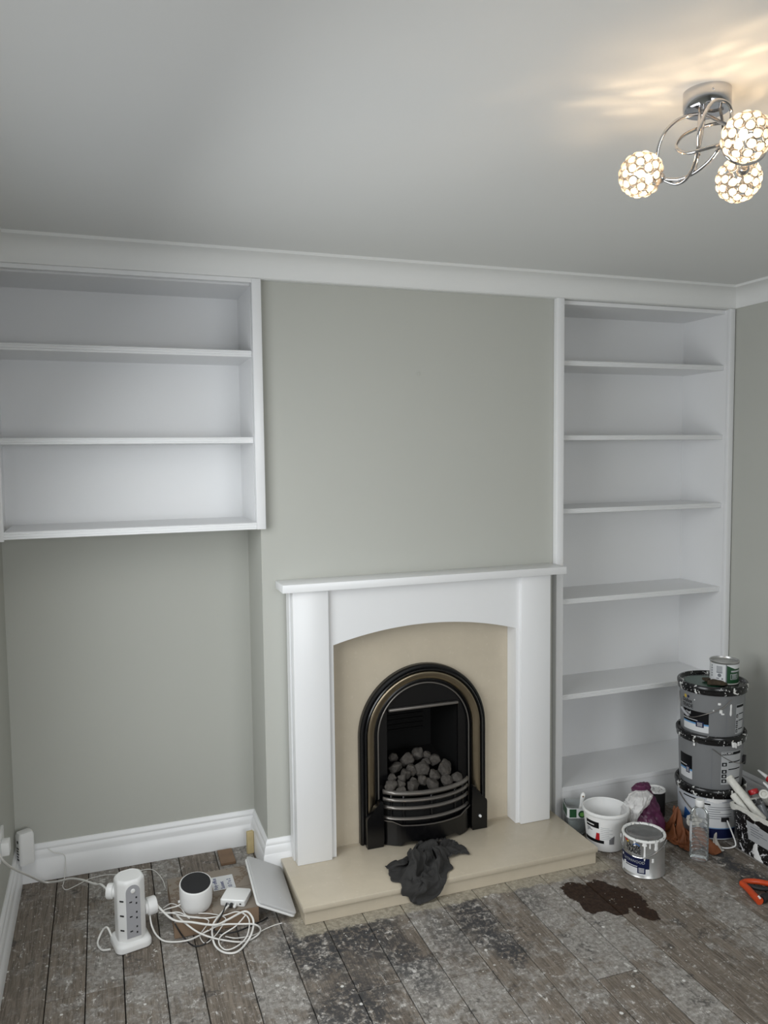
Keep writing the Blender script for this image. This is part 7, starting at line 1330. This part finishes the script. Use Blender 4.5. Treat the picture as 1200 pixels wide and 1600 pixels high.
# ---------------------------------------------------------------- black basket of decorating gear
t = thing('paint_basket', 'black paint-splashed crate full of decorating gear by the right wall', 'crate', (2.0, -.66, .0005))
def crate_ring(x0, x1, y0, y1, z, r=.02):
    w, d = x1 - x0, y1 - y0; return [(x + (x0 + x1) / 2 - 2.0, y + (y0 + y1) / 2 + .66, z) for x, y in rrect(w, d, r, 4)]
rows = [crate_ring(1.841, 2.125, -.865, -.492, 0), crate_ring(1.835, 2.131, -.871, -.486, .004), crate_ring(1.816, 2.156, -.892, -.467, .178), crate_ring(1.812, 2.160, -.896, -.463, .180), crate_ring(1.812, 2.160, -.896, -.463, .190),
        crate_ring(1.822, 2.150, -.886, -.473, .190), crate_ring(1.841, 2.125, -.866, -.492, .012)]
obj('tub', loft(NB(), rows), m_basket, t, angle=30)
# crusted paint on the rim
ring_o = crate_ring(1.8115, 2.1605, -.8965, -.4625, 0); n = len(ring_o); rings = []
pts = []
for k in range(n):
    a = Vector(ring_o[k]); b = Vector(ring_o[(k + 1) % n]); q = max(1, int((b - a).length / .012))
    for j in range(q): pts.append(a + (b - a) * j / q)
for p in pts:
    dr = .006 + .016 * max(0, mnoise.noise(p * 26) + .25); nd = Vector((p.x, p.y, 0)).normalized(); w = Vector((-p.x, -p.y, 0)).normalized() * .012
    e = Vector((1 if p.x > .13 else -1 if p.x < -.13 else 0, 1 if p.y > .19 else -1 if p.y < -.2 else 0, 0)) * .0015
    rings.append([(p.x + e.x, p.y + e.y, .190 - dr), (p.x + e.x * 1.6, p.y + e.y * 1.6, .191), (p.x + w.x, p.y + w.y, .1945), (p.x + w.x, p.y + w.y, .188)])
obj('paint_crust', loft(NB(), rings, loop=True), m_crust, t)
lbm = NB()
def face_pt(y, z, e=.0012):   # point on the tub's visible side
    f = (z - .004) / .174; return (1.835 - .019 * f - e - 2.0, y + .66, z)
v = [lbm.verts.new(face_pt(*q)) for q in ((-.560, .075), (-.70, .075), (-.70, .145), (-.555, .155))]; lbm.faces.new(v)
obj('old_label', lbm, m_greyprint, t, False)
bm = NB()
for k, z in enumerate((.134, .123, .112, .101)):
    v = [bm.verts.new(face_pt(y, zz, .0018)) for y, zz in ((-.575, z), (-.62 - .02 * (k % 3), z), (-.62 - .02 * (k % 3), z + .003), (-.575, z + .003))]; bm.faces.new(v)
obj('printed_lettering', bm, m_midprint, t, False)
bm = NB()
rings = []
for k in range(12):
    s = k / 11; zz = .075 - .070 * s; ww = .006 + .018 * s * (1 + .4 * mnoise.noise((s * 9, 1, 2)))
    yc = -.602 + .008 * math.sin(s * 4)
    rings.append([face_pt(yc - ww, zz, .0008), face_pt(yc - ww * .4, zz, .003), face_pt(yc + ww * .4, zz, .003), face_pt(yc + ww, zz, .0008)])
loft(bm, rings, closed=False); obj('paint_run', bm, m_paint, t)
obj('gear_bed', B(-.150, .115, -.20, .165, .013, .110, bev=.01), m_rag, t)

def cyl_between(name, a, b, prof, mat, label, cat, seg=24):
    """lathe profile [(r, s)] with s from 0 to 1 along a->b"""
    a, b = Vector(a), Vector(b); ln = (b - a).length
    bm = lathe(NB(), [(r, s * ln) for r, s in prof], seg)
    o = obj(name, bm, mat, loc=a); o.rotation_mode = 'QUATERNION'; o.rotation_quaternion = (b - a).to_track_quat('Z', 'Y')
    if label: tag(o, label, cat)
    return o
def aimed(name, label, cat, a, b):
    t = thing(name, label, cat, a); t.rotation_mode = 'QUATERNION'; t.rotation_quaternion = (Vector(b) - Vector(a)).to_track_quat('Z', 'Y')
    return t, (Vector(b) - Vector(a)).length
t, L_ = aimed('roller_sleeve', 'paint-caked white roller sleeve poking up at the back corner of the crate', 'paint roller', (1.915, -.545, .128), (1.866, -.400, .268))
bm = lathe(NB(), [(.0165, 0), (.0185, .006), (.0185, .06), (.0180, .12), (.0170, L_ - .03), (.0180, L_ - .012), (.0200, L_ - .005), (.0175, L_), (.012, L_ - .005), (.011, L_ - .05)], 28)
for v in bm.verts: v.co += Vector((v.co.x, v.co.y, 0)) * .28 * mnoise.noise(v.co * 60)
obj('sleeve', bm, m_crust, t)
obj('core', lathe(NB(), [(.0115, L_ - .007), (.0115, L_ - .0035), (.006, L_ - .003), (.005, L_ - .007)], 18), m_rubber, t)
t, L_ = aimed('roller_sleeve', 'second white roller sleeve leaning under the taller one in the crate', 'paint roller', (1.868, -.555, .128), (1.846, -.448, .214))
bm = lathe(NB(), [(.012, 0), (.014, .006), (.014, .05), (.0130, .09), (.0135, L_ - .004), (.011, L_)], 20)
for v in bm.verts: v.co += Vector((v.co.x, v.co.y, 0)) * .35 * mnoise.noise(v.co * 60)
obj('sleeve', bm, m_crust, t)
t, L_ = aimed('squeeze_bottle', 'clear bottle with a red cap standing in the black crate', 'bottle', (1.962, -.515, .114), (1.950, -.440, .232))
obj('bottle', lathe(NB(), [(.020, 0), (.022, .003), (.022, .085), (.019, .096), (.016, .102), (.016, .106)], 28), m_clear, t)
obj('contents', lathe(NB(), [(.018, .003), (.0205, .006), (.0205, .060), (.004, .061)], 24), m_midprint, t)
obj('cap', lathe(NB(), [(.0175, .104), (.0205, .106), (.0215, .111), (.0215, .121), (.019, .125), (.013, .1255), (.010, .119), (.003, .118)], 28), m_red, t)
obj('red_print', cylpatch(NB(), 0, TC - .1, TC + .5, .035, .060, 8, .0009, taper=lambda z: .0222), m_red, t)
obj('label', cylpatch(NB(), 0, TC - .5, TC - .1, .012, .075, 8, .0006, taper=lambda z: .0222), m_paper, t)
t, L_ = aimed('card_tube', 'white ring-ended tube lying among the gear in the crate', 'tube', (2.010, -.475, .165), (1.950, -.512, .226))
obj('tube', lathe(NB(), [(.015, 0), (.0165, .004), (.0165, L_ - .012), (.0195, L_ - .010), (.0195, L_ - .002), (.017, L_), (.012, L_), (.011, L_ - .008), (.002, L_ - .008)], 24), m_crust, t)
for a, b, lb in (((2.064, -.640, .195), (2.050, -.380, .262), 'white sealant tube with crimson collar rising from the crate toward the wall'), ((2.020, -.640, .165), (2.002, -.458, .245), 'lower white sealant nozzle in the crate, pointing at the bucket stack')):
    t, L_ = aimed('sealant_tube', lb, 'sealant tube', a, b)
    obj('cartridge', lathe(NB(), [(.0195, -.02), (.021, -.016), (.021, L_ - .085), (.0185, L_ - .080)], 24), m_plastic_white, t)
    obj('collar', lathe(NB(), [(.0165, L_ - .081), (.017, L_ - .079), (.017, L_ - .058), (.013, L_ - .055)], 24), m_red, t)
    obj('nozzle', lathe(NB(), [(.0095, L_ - .057), (.009, L_ - .054), (.004, L_), (.002, L_)], 18), m_plastic_white, t)
o = tag(cloth('white_rag', 'rag', lambda x, y, z: (x * .85, y * 1.3, z * .6), m_rag), 'pale paint-stiff rag lying inside the near rim of the crate', 'rag')
o.location = (1.895, -.605, .1115); o.rotation_euler = (0, 0, .3)

# ---------------------------------------------------------------- orange tool on the floor at the right edge
t = thing('trigger_clamp', 'orange and black trigger clamp lying on the boards at the right edge', 'clamp', (1.655, -.790, .0005))
T0 = Vector(t.location)
def rl3(l): return [tuple(Vector(p) - T0) for p in l]
obj('orange_arm', tube(NB(), rl3([(1.632, -.728, .012), (1.628, -.760, .012), (1.612, -.810, .012), (1.602, -.846, .013)]), lambda s: .0110 + .0035 * s, 12, 5), m_tool, t)
obj('orange_arm', tube(NB(), rl3([(1.632, -.728, .012), (1.660, -.722, .012), (1.700, -.740, .012), (1.745, -.785, .012), (1.80, -.84, .012)]), .0105, 12, 5), m_tool, t)
obj('black_grip', tube(NB(), rl3([(1.618, -.842, .014), (1.650, -.836, .015), (1.70, -.848, .015), (1.76, -.90, .015)]), lambda s: .0135 + .002 * math.sin(s * 9), 12, 5), m_rubber, t)
obj('black_trigger', tube(NB(), rl3([(1.646, -.748, .012), (1.655, -.770, .014), (1.672, -.788, .015), (1.70, -.800, .014), (1.73, -.82, .013)]), .0085, 10, 5), m_rubber, t)
bm = NB(); tube(bm, rl3([(1.6015, -.848, .0255), (1.604, -.838, .0262)]), .004, 8, 1); obj('paint_spot', bm, m_paint, t)

# ---------------------------------------------------------------- ceiling light
t = thing('ceiling_light', 'chrome ceiling light with three lit crystal globes', 'ceiling light', (.600, -1.640, ZC))
T0 = Vector(t.location)
def rl4(l): return [tuple(Vector(p) - T0) for p in l]
obj('ceiling_rose', lathe(NB(), [(.048, 0), (.048, -.004), (.0475, -.036), (.045, -.040), (.01, -.040)], 56), m_chrome, t)
bm = NB(); lathe(bm, [(.0024, 0), (.0024, .003)], 10); bmesh.ops.rotate(bm, verts=bm.verts, matrix=Matrix.Rotation(PI / 2, 3, 'X'))
obj('fixing_screw', bm, m_chrome, t, loc=(-.022, -.0425, -.014))
arms = [
 [(.506, -1.601, 2.267), (.504, -1.609, 2.297), (.512, -1.62, 2.326), (.538, -1.628, 2.350), (.570, -1.638, 2.360), (.587, -1.656, 2.353), (.589, -1.69, 2.328), (.576, -1.73, 2.303)],
 [(.515, -1.607, 2.235), (.534, -1.636, 2.226), (.544, -1.671, 2.229), (.547, -1.704, 2.238), (.550, -1.725, 2.252), (.545, -1.744, 2.259)],
 [(.515, -1.607, 2.234), (.533, -1.625, 2.220), (.539, -1.649, 2.221), (.535, -1.678, 2.236), (.523, -1.704, 2.259), (.513, -1.719, 2.289), (.524, -1.721, 2.323), (.546, -1.716, 2.350), (.577, -1.704, 2.363), (.599, -1.702, 2.359), (.612, -1.697, 2.344), (.601, -1.706, 2.321)],
 [(.545, -1.744, 2.259), (.520, -1.725, 2.254), (.505, -1.698, 2.254), (.508, -1.666, 2.271), (.525, -1.638, 2.292), (.558, -1.616, 2.322), (.597, -1.607, 2.344), (.630, -1.617, 2.355), (.648, -1.635, 2.354)],
 [(.545, -1.744, 2.259), (.538, -1.764, 2.231), (.556, -1.772, 2.216), (.602, -1.756, 2.224), (.656, -1.731, 2.249), (.692, -1.709, 2.280), (.719, -1.684, 2.314)]]
for a in arms: obj('arm', tube(NB(), rl4(a), .0036, 10, 8), m_chrome, t, angle=80)
for a in ([(.575, -1.650, 2.378), (.552, -1.672, 2.309), (.538, -1.690, 2.257)], [(.590, -1.645, 2.378), (.571, -1.662, 2.324), (.543, -1.673, 2.230)], [(.618, -1.655, 2.378), (.603, -1.684, 2.326), (.563, -1.728, 2.271)]):
    obj('rod', tube(NB(), rl4(a), .0034, 10, 4), m_chrome, t, angle=80)
GR = .043
globes = [((.481, -1.583, 2.247), (.516, -1.608, 2.235)), ((.564, -1.788, 2.259), (.549, -1.744, 2.255)), ((.675, -1.653, 2.234), (.640, -1.705, 2.236))]
bead = NB(); bmesh.ops.create_icosphere(bead, subdivisions=2, radius=1)
for v in bead.verts: v.co = Vector((v.co.x * .0083, v.co.y * .0083, v.co.z * .0042))
bead_me = bpy.data.meshes.new('crystal'); bead.to_mesh(bead_me); bead.free(); bead_me.materials.append(m_crystal)
for p in bead_me.polygons: p.use_smooth = False
NPT = 58
fib = []
for k in range(NPT):
    zz = 1 - 2 * (k + .5) / NPT; rr = math.sqrt(1 - zz * zz); a = k * PI * (3 - math.sqrt(5)); fib.append(Vector((rr * math.cos(a), rr * math.sin(a), zz)))
for gi, (g, sk) in enumerate(globes):
    g = Vector(g); s = Vector(sk); ax = (s - g).normalized()
    q = Vector((0, 0, 1)).rotation_difference(ax)
    fr = NB()
    for d in fib:
        if d.z > .93: continue
        n = q @ d; e1 = n.orthogonal().normalized(); e2 = n.cross(e1)
        pts = [n * GR + (e1 * math.cos(2 * PI * k / 14) + e2 * math.sin(2 * PI * k / 14)) * .0096 for k in range(14)]
        rings = []
        for p in pts:
            o1 = (p - n * GR).normalized(); rings.append([p + (o1 * math.cos(2 * PI * m / 5) + n * math.sin(2 * PI * m / 5)) * .0007 for m in range(5)])
        loft(fr, rings, loop=True)
    sh = obj('lamp_shade', fr, m_grate, t); sh.location = g - T0; sh['label'] = 'round wire cage threaded with crystals'
    for d in fib:
        if d.z > .93: continue
        n = q @ d
        c = bpy.data.objects.new('crystal', bead_me); COL.objects.link(c); c.parent = sh
        c.location = n * GR; c.rotation_mode = 'QUATERNION'; c.rotation_quaternion = n.to_track_quat('Z', 'Y')
    hb = NB(); L_ = (s - g).length
    lathe(hb, [(.006, L_ + .004), (.010, L_), (.0115, L_ - .010), (.0115, L_ - .022), (.008, L_ - .024)], 20)
    ho = obj('lamp_holder', hb, m_chrome, t); ho.location = g - T0; ho.rotation_mode = 'QUATERNION'; ho.rotation_quaternion = ax.to_track_quat('Z', 'Y')
    bb = NB(); lathe(bb, [(.001, -.012), (.0026, -.010), (.0030, -.006), (.0030, .012), (.0025, .0195)], 12)
    bo = obj('bulb', bb, m_bulb, t); bo.location = g - T0; bo.rotation_mode = 'QUATERNION'; bo.rotation_quaternion = ax.to_track_quat('Z', 'Y')
